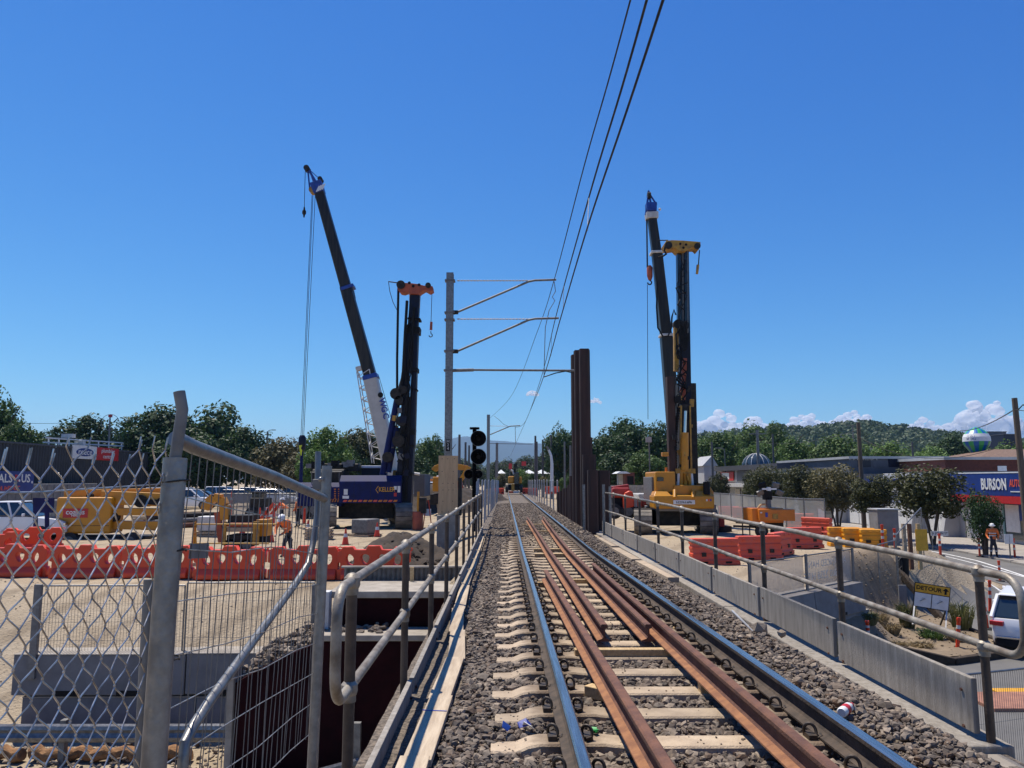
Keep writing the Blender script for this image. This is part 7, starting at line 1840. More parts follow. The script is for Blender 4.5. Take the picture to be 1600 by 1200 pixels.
tuft(1416, 950, 25.0, 1.0, .55, 'dark grass tuft left of the detour sign'); tuft(1502, 955, 25.0, 1.0, .7, 'round grass tuft right of the detour sign'); tuft(1455, 975, 23.6, .4, .7, 'low weedy clump under the detour sign', 'leaf_mid'); tuft(1495, 985, 23.4, .35, .6, 'dry grass clump beside the leaning bollard', 'drygrass'); tuft(1330, 985, 20.8, .6, .5, 'grass clump at the foot of the concrete blocks', 'drygrass'); tuft(1372, 930, 24.5, .5, .5, 'dry grass clump on the small earth bank', 'drygrass'); tuft(1392, 965, 24.0, .45, .5, 'dry grass clump at the foot of the small earth bank', 'drygrass'); tuft(1358, 962, 22.8, .4, .45, 'green weed clump beside the concrete block end', 'grass'); tuft(1440, 1000, 22.6, .25, .6, 'flattened dry grass on the dirt island', 'drygrass'); tuft(1400, 995, 22.4, .22, .6, 'flattened dry grass near the island kerb', 'drygrass'); tuft(1300, 965, 20.0, .7, .5, 'yellow green grass clump behind the right kick panels', 'grass')
pts = []; szs = []
for i in range(700):
    x, y = rs.uniform(9, 15), rs.uniform(21.2, 29)
    if inpoly(x, y, island): pts.append((x, y, groundz(x, y) + .15 + rs.uniform(0, .08))); szs.append(rs.uniform(.01, .045))
o = stones('dirt_clods', pts, szs, 'ballast_stone'); o['label'] = 'dry clods and stones scattered on the dirt island'; o.data.materials[0] = MATS['dirt']
pts = []; szs = []
for i in range(1500):
    x, y = rs.uniform(-14, -2.2), rs.uniform(16.5, 46); pts.append((x, y, groundz(x, y) + .0)); szs.append(rs.uniform(.01, .035))
for i in range(900):
    x, y = rs.uniform(4.5, 16), rs.uniform(20, 44); pts.append((x, y, groundz(x, y) + .0)); szs.append(rs.uniform(.01, .035))
mat('sand_stone', (.46, .38, .27), .95, 0, (.33, .27, .19), 3, .4, 30)
o = stones('pad_stones', pts, szs, 'sand_stone'); o['label'] = 'loose pale stones scattered over the working pads'

# ------------------------------------------------------------------ left shed with signs
XS = -44.2
sh = thing('warehouse', 'long dark corrugated shed with trade signs at the left', 'shed')
zt = CZ + 3.25
m = MB(); m.bx(XS - 18, XS - .1, 56, 106, PAD - .3, zt - .05); m.build('wall', 'shed', sh)
for i in range(112):
    y = 56 + i * .446; m = MB(); m.prism([(XS - .1, y, PAD - .3), (XS, y + .08, PAD - .3), (XS, y + .22, PAD - .3), (XS - .1, y + .30, PAD - .3)], (0, 0, zt - PAD + .3)); m.build('cladding_rib', 'shed', sh)
m = MB(); m.bx(XS - .2, XS + .06, 55.9, 106.1, zt, zt + .16); m.build('gutter', 'roof_dark', sh)
rw = R(90)
y0, y1, y2 = 44.1 * 1180 / (789 - 119), 44.1 * 1180 / (789 - 156), 44.1 * 1180 / (789 - 190)
za = CZ + (750 - 698) / 1180 * 81; zb_ = CZ + (750 - 718) / 1180 * 81
sg = thing('trade_sign', 'white and red plumbing trade sign mounted on the dark shed', 'sign')
m = MB(); m.bx(XS + .02, XS + .14, y0, y1, zb_, za); a_ = m.build('white_panel', 'white', sg)
m = MB(); m.bx(XS + .02, XS + .14, y1 + .02, y2, zb_ - .05, za - .05); b_ = m.build('red_panel', 'sign_red', sg)
m = MB(); c = (za + zb_) / 2; hy = (y1 - y0) * .36; m.prism([(XS + .145, (y0 + y1) / 2 + hy * math.cos(t) * (1 if abs(math.cos(t)) > .5 else 1), c + .42 * math.sin(t)) for t in [i * math.pi / 12 for i in range(24)]], (.02, 0, 0)); m.build('blue_badge', 'sign_blue', a_)
text('lettering', 'reece', 'white', .95, a_, (XS + .18, (y0 + y1) / 2, c + .02), (R(90), 0, R(90)), .004, .01, 1.25)
text('lettering', 'plumbing\ncentre', 'white', .62, b_, (XS + .16, (y1 + y2) / 2, c - .02), (R(90), 0, R(90)), .004, .006, 1.25)
bn = thing('shop_banner', 'blue banner with white lettering on a container at the left edge', 'banner')
XB = -42.5; yb1 = 42.5 * 1180 / (789 - 62); zt1 = CZ + (750 - 737) / 1180 * 69; zb1 = CZ + (750 - 769.5) / 1180 * 69
m = MB(); m.bx(XB, XB + .06, yb1 - 13, yb1, zb1, zt1); p_ = m.build('sheet', 'sign_blue', bn)
text('lettering', 'COMMERCIALS', 'white', 1.0, p_, (XB + .08, yb1 - 3.0, zt1 - .65), (R(90), 0, R(90)), .004, .02, 1.15, 'RIGHT')
text('lettering', 'R', 'sign_red', .8, p_, (XB + .08, yb1 - 2.45, zt1 - .62), (R(90), 0, R(90)), .004, .02, 1.15)
text('lettering', 'US', 'white', 1.0, p_, (XB + .08, yb1 - .55, zt1 - .65), (R(90), 0, R(90)), .004, .02, 1.1, 'RIGHT')
marks('barrier_faded', 5.6, .36, 13, p_, (XB + .07, yb1 - 4.6, zb1 + .45), (R(90), 0, R(90)), 5)
for yy, zz in ((-9.2, .25), (-.4, -1.5), (-3.4, -1.15), (-5.5, .2)):
    m = MB(); m.cyl((XB + .062, yb1 + yy * .6, zt1 - .35 + zz * .4), (XB + .075, yb1 + yy * .6, zt1 - .35 + zz * .4), .12, n=8); m.build('star', 'white', p_)
cn = thing('grey_container', 'long grey container below the blue banner', 'container')
m = MB(); m.bx(XB - 2.6, XB - .05, 46, 80, PAD, CZ - .35); m.build('body', 'concrete_blue', cn, bevel=.05)
for i in range(30): m = MB(); m.bx(XB - .05, XB + .0, 47 + i * 1.1, 47.5 + i * 1.1, PAD + .1, CZ - .5); m.build('corrugation', 'concrete_blue', cn)
rk = thing('roof_rail', 'white railed gantry on the roof of the dark shed', 'gantry')
for (x0, y0_, x1, y1_) in ((72, 684, 192, 692), (68, 691, 192, 697)):
    m = MB(); m.bar(at(x0, y0_, 74), at(x1, y1_, 92), .14, .14); m.build('rail', 'white', rk)
for px in (76, 92, 108, 124, 140, 154, 170, 190):
    t_ = (px - 70) / 122; d_ = lerp(74, 92, t_); m = MB(); m.bar(at(px, lerp(684, 692, t_), d_), at(px, lerp(696, 703, t_), d_), .1, .1); m.build('upright', 'white', rk)
m = MB(); m.box(at(107, 681, 80), (1.2, .6, .4)); m.build('box', 'white_dirty', rk); m = MB(); m.box(at(125, 693, 81), (.9, .6, .5)); m.build('box', 'white_dirty', rk)
hp_ = thing('weather_mast', 'short pole with a thin round hoop on the shed roof', 'mast')
m = MB(); m.cyl(at(170, 694, 90), at(172, 652, 90), .14, .09, n=8); m.build('pole', 'galv_dull', hp_); m = MB(); m.box(at(172.5, 650, 90), (.35, .3, .3)); m.build('head', 'sign_red', hp_)
m = MB(); c = at(172, 660, 90); m.tube([c + Vector((1.05 * math.cos(t), 0, .95 * math.sin(t))) for t in [i * .2618 for i in range(25)]], .03, 5); m.build('hoop', 'galv', hp_)
m = MB(); m.cyl(at(177, 660, 90), at(184, 654, 90), .06, n=6); m.build('vane', 'mech_dark', hp_)
def cable(name, label, p, q, sag, r=.02): m = MB(); m.tube(arc(p, q, sag, 14), r, 5); tag(m.build(name, 'mech_dark', None), label, 'cable', 'street wires')
cable('street_wire', 'thin wire across the sky at the left edge', at(-60, 654, 100), at(150, 658, 120), .5, .03)

# ------------------------------------------------------------------ poles
def pole(px, ty, D, r, label, mname='pole_wood', zb=None, cross=None, lamp=None, name='power_pole', lean=0):
    tp = at(px, ty, D); zb = groundz(tp.x, D) if zb is None else zb
    t = thing(name, label, 'pole', (tp.x, D, zb), 0, 'poles')
    m = MB(); m.tube([(lean, 0, -.3), (0, 0, tp.z - zb)], r, 12, True, [r * 1.15, r * .85]); m.build('shaft', mname, t, smooth=True)
    if cross:
        for z in cross: m = MB(); m.bx(-1.1, 1.1, -.06, .06, tp.z - zb - z - .06, tp.z - zb - z + .06); m.build('crossarm', mname, t); 
    if lamp: m = MB(); m.tube([(0, 0, tp.z - zb - .1), (lamp * .3, 0, tp.z - zb + .15), (lamp, 0, tp.z - zb + .2)], .05, 6); m.build('lamp_arm', 'galv_dull', t); m = MB(); m.box((lamp, 0, tp.z - zb + .18), (.5, .2, .1)); m.build('lamp_head', 'galv_dull', t)
    return t
p1_ = pole(1585, 622, 38.5, .155, 'thick wooden power pole at the right frame edge', zb=.95, lean=.12)
m = MB(); z = at(1585, 640, 38.5).z - .95; m.tube([(.1, -.1, z), (.35, -.1, z + .25), (.6, -.1, z + .02)], .03, 6); m.build('bracket', 'mech_dark', p1_)
pole(1341, 660, 54, .15, 'wooden power pole between the street trees')
pole(1112, 690, 96, .14, 'dark pole beside the yellow rig mast', 'pole_grey'); pole(1183, 672, 100, .2, 'pale pole with a crossbar behind the dark roofed shop', 'galv_dull', cross=(.5,)); pole(1207, 678, 108, .14, 'thin dark pole right of the crossbar pole', 'pole_grey')
pole(1132, 702, 110, .08, 'slender street lamp behind the dark roofed shop', 'galv_dull', lamp=-1.0, name='street_lamp'); pole(1425, 690, 90, .12, 'dark pole above the dark blue roof', 'pole_grey')
pole(1332, 664, 150, .15, 'distant light pole left of the middle power pole', 'galv_dull', cross=(.1,))
pole(418, 674, 100, .1, 'thin light pole with a short crossbar left of the crane hook', 'galv_dull', cross=None, lamp=.8, name='light_pole')
for i, (px, ty, D, mn) in enumerate(((718, 679, 92, 'pole_grey'), (727.5, 691, 105, 'pole_grey'), (733, 696, 120, 'pole_grey'), (836.5, 681, 104, 'pole_grey'), (839, 690, 104, 'galv_dull'), (848, 687, 120, 'pole_grey'), (861, 680, 110, 'pole_grey'), (882, 690, 90, 'galv_dull'), (891, 696, 80, 'galv_dull'))):
    pole(px, ty, D, .17 if mn == 'pole_grey' else .12, 'dark line side pole %s' % ['left of the signals', 'second left of the signals', 'shortest left of the signals', 'right of the far track machine', 'paired with a pale one right of the track machine', 'with a lamp right of the track machine', 'at the curved white lamp', 'first left of the sheet piles', 'closest left of the sheet piles'][i] if mn == 'pole_grey' else 'pale line side pole %s' % ['', '', '', '', 'touching the dark pole right of the track machine', '', '', 'before the tall dark tree', 'closest to the sheet piles'][i], mn, PAD + .3, lamp=.9 if i == 5 else None)
t = thing('street_lamp', 'white curved street lamp right of the far track machine', 'street lamp'); m = MB(); m.tube([at(862, 768, 85), at(862.5, 725, 85), at(861, 712, 85), at(857, 702, 85)], .16, 10, True, [.2, .17, .15, .13]); m.build('shaft', 'white', t, smooth=True); m = MB(); m.box(at(856, 700, 85), (.5, .3, .2), ry=.9); m.build('lamp_head', 'galv_dull', t)
sp = thing('sign_pole', 'thin pole with a small square sign left of the yellow rig', 'pole'); q = at(1014, 682, 44); m = MB(); m.cyl((q.x, 44, PAD), q, .04, n=8); m.build('shaft', 'galv_dull', sp); m = MB(); c = at(1013.5, 687, 43.9); m.box(c, (.34, .06, .3)); m.build('sign', 'white_dirty', sp)
w0 = at(1585, 640, 38.5)
cable('street_wire', 'dark wire running from the right power pole down behind the balloon', w0, at(1500, 673, 70), .3, .03); cable('street_wire', 'thin wire from the right power pole out of frame', w0, at(1680, 640, 30), .1, .02)
cable('street_wire', 'thin wire from the middle power pole to the right power pole', at(1341, 682, 54), at(1585, 690, 38.5), 1.2, .015)
cable('street_wire', 'thin wire from the middle power pole to the crossbar pole', at(1341, 672, 54), at(1183, 690, 100), .6, .02)

# ------------------------------------------------------------------ shops on the right
XF = 32.0; FB = .9 + .1
def fpx(px): return XF * 1180 / (px - 789)
def panel(par, name, mname, px0, px1, z0, z1, out=.05, thick=.1, bev=0.0):
    m = MB(); a, b = sorted((fpx(px0), fpx(px1))); m.bx(XF - out, XF - out + thick, a, b, z0, z1); return m.build(name, mname, par, bevel=bev)
s1 = thing('parts_shop', 'white fronted auto parts shop with a blue sign band over a red stripe', 'shop')
ya, yb = 36.0, fpx(1503)
m = MB(); m.bx(XF, XF + 16, ya, yb, FB - .3, CZ + .20); m.build('wall', 'facade_grey', s1)
m = MB(); m.bx(XF - .8, XF + .02, ya, yb + .3, CZ - 1.0, CZ + .42); sgn = m.build('sign_band', 'sign_blue', s1, bevel=.02)
m = MB(); m.bx(XF - .84, XF + .02, ya, yb + .3, CZ - 1.46, CZ - 1.003); m.build('red_stripe', 'sign_red', s1)
m = MB(); m.bx(XF - .82, XF + .3, ya, yb - .3, CZ + .425, CZ + .50); m.build('parapet_cap', 'white', s1)
XS2 = XF - .83
def sgy(px): return XS2 * 1180 / (px - 789)
text('lettering', 'BURSON', 'white', .98, sgn, (XS2, (sgy(1530) + sgy(1571)) / 2, CZ - .30), (R(90), 0, R(-90)), .006, .03, .66)
text('lettering', 'AUTO', 'barrier_faded', .62, sgn, (XS2, (sgy(1577) + sgy(1592)) / 2, CZ - .22), (R(90), 0, R(-90)), .006, .015, .62)
text('lettering', 'PARTS', 'white', .62, sgn, (XS2, sgy(1604), CZ - .22), (R(90), 0, R(-90)), .006, .015, .62)
m = MB(); m.bx(XS2 - .005, XS2 + .02, sgy(1612), sgy(1576), CZ - .74, CZ - .68); m.build('underline', 'white', sgn)
m = MB(); m.bx(XF - .06, XF + .02, ya, fpx(1564), FB + .3, CZ - 1.5); wi = m.build('shop_window', 'glass_shop', s1)
for y in (ya + 2, ya + 4.5, ya + 7, fpx(1564)):
    m = MB(); m.bx(XF - .12, XF + .0, y - .07, y + .07, FB, CZ - 1.48); m.build('window_frame', mat('teal_frame', (.22, .40, .38), .6), wi)
for y, z, w_, h, mn in ((fpx(1578), 2.6, 1.3, 1.7, 'white'), (fpx(1590), 3.0, .8, 1.0, 'sign_blue'), (fpx(1584), 2.4, .5, .5, 'sign_yellow')):
    m = MB(); m.bx(XF - .085 - .01 * h, XF - .06, y - w_ / 2, y + w_ / 2, z - h / 2, z + h / 2); m.build('poster', mn, wi)
m = MB(); m.bx(XF - .14, XF - .0, yb - 3.4, yb - .6, FB, CZ - 1.6); m.build('roller_door', 'white', s1)
for z in range(9): m = MB(); m.bx(XF - .16, XF - .142, yb - 3.35, yb - .65, FB + .3 * z + .05, FB + .3 * z + .28); m.build('door_slat', 'white', s1)
s2 = thing('grey_shop', 'long pale grey shop front with slanted piers behind the street trees', 'shop')
y0, y1 = fpx(1500), fpx(1300)
m = MB(); m.bx(XF + .05, XF + 15, y0 + .01, y1, FB - .3, CZ - .3); m.build('wall', 'facade_grey', s2)
m = MB(); m.bx(XF - .3, XF + .04, y0 + .01, y1, CZ - .95, CZ - .25); m.build('fascia', 'facade_grey', s2, bevel=.02)
for k, px in enumerate((1492, 1440, 1376, 1318)):
    y = fpx(px); m = MB(); m.prism([(XF + .05, y, FB - .1), (XF - 1.25, y, FB - .1), (XF - .55, y, CZ - .96), (XF + .05, y, CZ - .96)], (0, .45, 0)); m.build('pier', 'facade_grey', s2, bevel=.02)
    for j in range(3):
        yy = y + .8 + j * 1.9
        if yy + 1.7 < y1: m = MB(); m.bx(XF - .03, XF + .06, yy, yy + 1.75, FB + .1, CZ - 1.3); pn = m.build('white_panel', 'white', s2, bevel=.01); m = MB(); m.bx(XF - .05, XF - .028, yy + .2, yy + 1.5, FB + 1.2, FB + 1.45); m.build('panel_rail', 'facade_grey', pn)
m = MB(); m.bx(XF + 1, XF + 3.2, fpx(1400), fpx(1360), CZ - .25, CZ + .55); m.build('roof_unit', 'white_dirty', s2, bevel=.03)
m = MB(); m.bx(XF - .1, XF + .6, fpx(1395), fpx(1350), CZ - .22, CZ + .12); m.build('blue_fascia', 'sign_blue', s2)
s3 = thing('dark_shop', 'shop with dark upper front and coloured window posters behind the light tower', 'shop')
y0, y1 = fpx(1298), fpx(1222)
m = MB(); m.bx(XF + .1, XF + 14, y0, y1, FB - .3, CZ + .6); m.build('wall', 'facade_dark', s3)
for k, (pa_, pb_, mn) in enumerate(((1295, 1286, 'glass_shop'), (1284, 1274, 'white'), (1272, 1262, 'glass_shop'), (1260, 1254, 'sign_blue'), (1252, 1247, 'sign_yellow'), (1245, 1238, 'white'), (1236, 1226, 'glass_shop'))): panel(s3, 'window_panel', mn, pa_, pb_, FB + .2, CZ - 1.2, .02, .1)
m = MB(); m.bx(XF - 1.0, XF + .1, y0, y1, CZ - .9, CZ - .6); m.build('awning', 'facade_grey', s3)
s4 = thing('dark_roofed_shop', 'shop with a deep dark roof edge, dome skylight and red sign', 'shop')
y0, y1 = fpx(1220), fpx(1118)
m = MB(); m.bx(XF + .1, XF + 16, y0 + .1, y1, FB - .3, CZ + 1.3); m.build('wall', 'facade_grey', s4)
m = MB(); m.bx(XF - .5, XF + 16.2, y0 + .05, y1 + .2, CZ + 1.3, CZ + 1.95); m.build('roof_edge', 'roof_dark', s4)
m = MB(); m.bx(XF - 1.6, XF + .1, y0 + .1, y1, CZ - .9, CZ - .45); m.build('awning', 'white_dirty', s4)
panel(s4, 'red_sign', 'sign_red', 1146, 1126, CZ - .1, CZ + 1.15, .2); panel(s4, 'white_sign', 'white', 1140, 1129, CZ + .1, CZ + 1.0, .25); panel(s4, 'grey_upper', 'facade_dark', 1172, 1150, CZ - .2, CZ + 1.2, .06)
for pa_, pb_ in ((1215, 1206), (1203, 1194), (1191, 1182), (1178, 1170), (1166, 1158), (1154, 1146)): panel(s4, 'shop_window', 'glass_shop', pa_, pb_, FB + .3, CZ - 1.2, .02)
m = MB(); c = (XF + 3, fpx(1181) * 35 / 32, CZ + 1.95); m.sphere(c, (1.9, 1.9, 1.7), 14, 8); dm = m.build('dome_skylight', 'glass_shop', s4, smooth=True)
for i in range(7): a_ = math.pi * i / 7; m = MB(); m.tube([(c[0] + 1.93 * math.cos(t) * math.cos(a_), c[1] + 1.93 * math.cos(t) * math.sin(a_), c[2] + 1.73 * math.sin(t)) for t in [math.pi * k / 12 for k in range(13)]], .05, 5); m.build('skylight_rib', 'white_dirty', dm)
# buildings behind the shops
def block(name, label, px0, px1, ty, D, dep, zb, mname, roof=None, cat='building'):
    a, b = at(px0, ty, D), at(px1, ty, D); t = thing(name, label, cat); m = MB(); m.bx(a.x, b.x, D, D + dep, zb, a.z - .25); m.build('wall', mname, t)
    m = MB(); m.bx(a.x - .2, b.x + .2, D - .2, D + dep + .2, a.z - .248, a.z); m.build('roof_edge', roof or 'roof_light', t); return t, a, b
t, a, b = block('dark_store', 'long dark blue store front behind the grey shop', 1328, 1478, 713, 76, 20, 1, 'facade_dark', 'roof_light')
for k in range(6): m = MB(); q = at(1340 + k * 24, 722, 76); m.bx(q.x, q.x + 1.3, 75.95, 76.02, q.z - .5, q.z + .3); m.build('sign_panel', ['shed', 'facade_dark', 'blue_mast'][k % 3], t)
q = at(1350, 717, 75.9); marks('white_dirty', 2.9, .24, 15, t, (q.x, 75.93, q.z), (R(90), 0, 0), 6)
t, a, b = block('brick_building', 'red brick building with a pale roof edge behind the parts shop', 1476, 1640, 714, 68, 14, 1, 'brick', 'roof_light')
m = MB(); p, q = at(1559, 728, 67.9), at(1574, 741, 67.9); m.bx(p.x, q.x, 67.92, 68.05, q.z, p.z); m.build('white_board', 'white', t)
# courses of brick as thin recessed bands
for k in range(9): m = MB(); z = at(1500, 722 + k * 2.3, 67.9).z; m.bx(a.x, b.x, 67.96, 68.01, z, z + .09); m.build('brick_course', 'brick', t)
t = thing('hipped_roof', 'brown tiled hipped roof behind the brick building', 'house'); p0, p1 = at(1528, 717, 84), at(1625, 717, 84); r0, r1 = at(1549, 702, 90), at(1605, 702, 90)
m = MB(); m.bx(p0.x + .5, p1.x - .5, 84.5, 96, 1, p0.z - .02); m.build('wall', 'brick', t); m = MB(); m.add([p0, p1, (p1.x, 97, p0.z), (p0.x, 97, p0.z), r0, r1], [(0, 1, 5, 4), (1, 2, 5), (2, 3, 4, 5), (3, 0, 4), (3, 2, 1, 0)]); m.build('roof', 'terracotta', t)
t, a, b = block('low_roof', 'low grey roof strip between the brick building and the parts shop', 1494, 1640, 736, 58, 8, 1, 'concrete_blue', 'roof_dark')
t, a, b = block('hill_house', 'grey house on the hill right of the balloon', 1545, 1572, 674, 330, 12, 12, 'facade_dark', 'roof_dark', 'house')
t, a, b = block('hill_house', 'dark blue house on the hill left of the right power pole', 1568, 1590, 678, 320, 12, 10, 'blue_mast', 'roof_dark', 'house')
t = thing('pale_house_roof', 'small pale gabled roof behind the dark roofed shop', 'house'); p = at(1097, 712, 120); q = at(1122, 728, 120)
m = MB(); m.prism([(p.x, 120, q.z), (q.x, 120, q.z), (lerp(p.x, q.x, .62), 120, p.z)], (0, 8, 0)); m.build('roof', 'roof_light', t); m = MB(); m.bx(p.x + .3, q.x - .3, 120.2, 128, 1, q.z - .02); m.build('wall', 'facade_grey', t)
# balloon
bo_ = thing('advertising_balloon', 'blue, green and white advertising balloon on a roof behind the shops', 'balloon'); Db = 92.0; c = at(1526, 690, Db); k = Db / 1180
prof = [(667, .5), (669, 6), (673, 12), (678, 16.5), (683, 19), (690, 19.5), (696, 17.5), (702, 13), (708, 9), (712, 7.5)]
NS = 32; strs = [MB(), MB(), MB()]
for i in range(len(prof) - 1):
    (ya_, ra), (yb_, rb_) = prof[i], prof[i + 1]; za, zb2 = at(1526, ya_, Db).z, at(1526, yb_, Db).z; ra *= k; rb_ *= k
    for j in range(NS):
        a0, a1 = 6.2832 * j / NS, 6.2832 * (j + 1) / NS; tgt = 2 if 3 <= i <= 4 else ((j // 2) % 2)
        strs[tgt].add([(c.x + ra * math.cos(a0), Db + ra * math.sin(a0), za), (c.x + ra * math.cos(a1), Db + ra * math.sin(a1), za), (c.x + rb_ * math.cos(a1), Db + rb_ * math.sin(a1), zb2), (c.x + rb_ * math.cos(a0), Db + rb_ * math.sin(a0), zb2)], [(0, 1, 2, 3)])
mat('balloon_green', (.05, .42, .12), .4); mat('balloon_blue', (.01, .14, .42), .4)
en = MB(); off_ = 0
for idx_, s_ in enumerate(strs): en.mi = idx_; en.add(s_.v, s_.f)
bmesh_o = en.build('envelope', ['balloon_blue', 'balloon_green', 'white'], bo_)
for ii, py in enumerate((681.5, 685.8)): p = at(1518, py, Db - 19.45 * k); marks('sign_blue', 1.0 if ii else .8, .26 if ii else .16, 7, bo_, p, (R(90), 0, R(-20)), 8 + ii)
m = MB(); m.cyl((c.x, Db, 1), (c.x, Db, at(1526, 711, Db).z), .55, n=12); m.build('tether_base', 'facade_grey', bo_)

# hut, tents, far crossing gear
D = 74.0
hu = thing('site_hut', 'small open hut with a pale roof between the sheet piles and the yellow rig', 'hut'); Q = lambda px, py, dy=0.0: at(px, py, D + dy)
rb('back_wall', 'brick', 977, 992, 738.5, 757, 0, 2.5, hu, .02); rb('doorway', 'black', 980, 990, 744, 757, -.03, .05, hu, 0); rb('side_wall', 'white_dirty', 966, 977, 741, 757, 1.5, 2.4, hu, .02); rb('post', 'galv_dull', 965, 966.5, 740, 758, -.3, -.1, hu, 0)
m = MB(); p0, p1 = Q(962, 740), Q(984, 740); m.prism([(p0.x, D - .5, p0.z), (p1.x, D - .5, p1.z), (p1.x - .4, D - .5, p1.z + .2), (p0.x + .4, D - .5, p0.z + .22)], (0, 3.2, 0)); m.build('roof', 'white', hu)
wl = thing('concrete_wall', 'pale grey panel wall beyond the right pad', 'wall')
for i in range(8): p, q = at(950 + i * 9, 758, 66), at(958.6 + i * 9, 775, 66); m = MB(); m.bx(p.x, q.x, 66, 66.2, PAD, p.z); m.build('wall_panel', 'concrete', wl)
for i, (px, w_, D) in enumerate(((826, 24, 150), (846, 26, 150), (783, 14, 160))):
    q = at(px, 733, D); k = D / 1180; t = thing('marquee', 'small white tent roof %s' % ['right of the far track machine', 'behind the dark pole beyond the track machine', 'left of the far track machine'][i], 'tent', (q.x, D, PAD)); hh = q.z - PAD; ww = w_ * k / 2
    m = MB(); m.add([(-ww, -ww, hh - .9), (ww, -ww, hh - .9), (ww, ww, hh - .9), (-ww, ww, hh - .9), (0, 0, hh - .1)], [(0, 1, 4), (1, 2, 4), (2, 3, 4), (3, 0, 4), (3, 2, 1, 0)]); m.build('roof', 'white', t)
    for sx in (-1, 1):
        for sy in (-1, 1): m = MB(); m.bx(sx * ww * .95 - .05, sx * ww * .95 + .05, sy * ww * .95 - .05, sy * ww * .95 + .05, 0, hh - .9); m.build('post', 'galv_dull', t)
gt = thing('signal_gantry', 'dark gantry and station roofs across the line in the far distance', 'gantry'); D = 190.0; Q = lambda px, py, dy=0.0: at(px, py, D + dy)
for (x0, x1, y0, y1) in ((772, 860, 722, 722.6), (780, 838, 726, 727)): rb('beam', 'pole_grey', x0, x1, y0, y1, 0, 1, gt, 0)
for px in (774, 796, 830, 858): rb('column', 'pole_grey', px - .5, px + .5, 719, 750, 0, .6, gt, 0)
rb('red_board', 'sign_red', 795, 800, 724, 733, -.3, 0, gt, 0); rb('red_board', 'sign_red', 815, 822, 721, 728, -.3, 0, gt, 0); rb('dark_box', 'black', 803, 808, 724, 731, -.3, 0, gt, 0)
# mesh fence round the right pad
for i in range(8):
    u0, u1 = i / 8, (i + .97) / 8
    A_, B_ = at(1112, 800, 60), at(1292, 838, 38); a, b = A_.lerp(B_, u0), A_.lerp(B_, u1)
    t = thing('mesh_fence', 'grey cloth covered fence panel round the right pad, %s from the yellow rig' % ['first', 'second', 'third', 'fourth', 'fifth', 'sixth', 'seventh', 'eighth'][i], 'fence panel', group='cloth covered panels round the right pad')
    za_, zb2 = groundz(a.x, a.y), groundz(b.x, b.y); h = 1.75
    m = MB(); m.add([(a.x, a.y, za_ + .1), (b.x, b.y, zb2 + .1), (b.x, b.y, zb2 + h), (a.x, a.y, za_ + h)], [(0, 1, 2, 3)]); m.build('mesh_cloth', 'mesh_cloth', t)
    for q, z in ((a, za_), (b, zb2)): m = MB(); m.cyl((q.x, q.y, z), (q.x, q.y, z + h + .05), .03, n=6); m.build('post', 'galv', t)
    m = MB(); m.cyl((a.x, a.y, za_ + h), (b.x, b.y, zb2 + h), .025, n=6); m.build('rail', 'galv', t)
# fence stays on the bank and the grey kiosk
ks = thing('grey_kiosk', 'grey electrical cabinet at the end of the amber barriers', 'cabinet'); q = at(1384, 864, 33); z = groundz(q.x, 33)
m = MB(); m.bx(q.x - .45, q.x + .45, 32.6, 33.4, z, z + 1.5); m.build('body', 'concrete_blue', ks, bevel=.03); m = MB(); m.bx(q.x - .48, q.x + .48, 32.55, 33.45, z + 1.505, z + 1.56); m.build('lid', 'roof_light', ks)
for i, (px0, d0, px1, d1) in enumerate(((1374, 27.0, 1402, 27.8), (1404, 28.0, 1446, 30.5))):
    a, b = at(px0, 900, d0), at(px1, 900, d1); mesh_panel('bank_fence', ['wire fence panel on the earth bank left of the detour sign', 'wire fence panel behind the detour sign'][i], (a.x, a.y, groundz(a.x, a.y)), (b.x, b.y, groundz(b.x, b.y)), 1.9, 14, 6, r=.022, wr=.004)
q = at(1411, 930, 26.0); m = MB(); m.bx(q.x - .13, q.x + .13, 26, 26.06, groundz(q.x, 26), groundz(q.x, 26) + 1.35); tag(m.build('grey_board', 'concrete_blue'), 'narrow upright grey board left of the detour sign', 'board')
q = at(1420, 890, 29); t = thing('timber_prop', 'timber posts with a yellow board behind the detour sign', 'props', (q.x, 29, groundz(q.x, 29)))
for x, mn in ((-.1, 'plank'), (.12, 'rust'), (.45, 'timber')): m = MB(); m.bx(x - .06, x + .06, -.06, .06, 0, 1.7); m.build('post', mn, t)
m = MB(); m.bx(.3, .75, -.08, -.05, .7, 1.5); m.build('yellow_board', 'sign_yellow', t)
q = at(1413, 905, 28.5); m = MB(); m.tube([(q.x, 28.5, groundz(q.x, 28.5)), (q.x, 28.5, groundz(q.x, 28.5) + .75)], .2, 12, True, [.17, .2]); tag(m.build('dark_bin', 'black', None, smooth=True), 'dark round bin among the fence posts on the bank', 'bin')
# street name sign and small pavement signs
q = at(1465, 848, 44.5); t = thing('street_name_sign', 'white street name sign on a short post before the biggest street tree', 'street sign', (q.x, 44.5, groundz(q.x, 44.5) + .13))
m = MB(); m.cyl((-.3, 0, -.1), (-.3, 0, 1.1), .03, n=6); m.build('post', 'galv_dull', t); m = MB(); m.bx(-.35, .65, -.02, .02, .75, 1.02); s_ = m.build('plate', 'white', t); text('lettering', 'N JOHN ST', 'black', .19, s_, (.15, -.025, .885), (R(90), 0, 0), .002)
q = at(1578, 860, 40); t = thing('pavement_sign', 'small white sign on a post by the shop window', 'sign', (q.x, 40, groundz(q.x, 40) + .13)); m = MB(); m.cyl((0, 0, 0), (0, 0, 1.2), .035, n=6); m.build('post', 'galv_dull', t); m = MB(); m.bx(-.25, .2, -.03, -.01, .75, 1.25); m.build('plate', 'white', t)

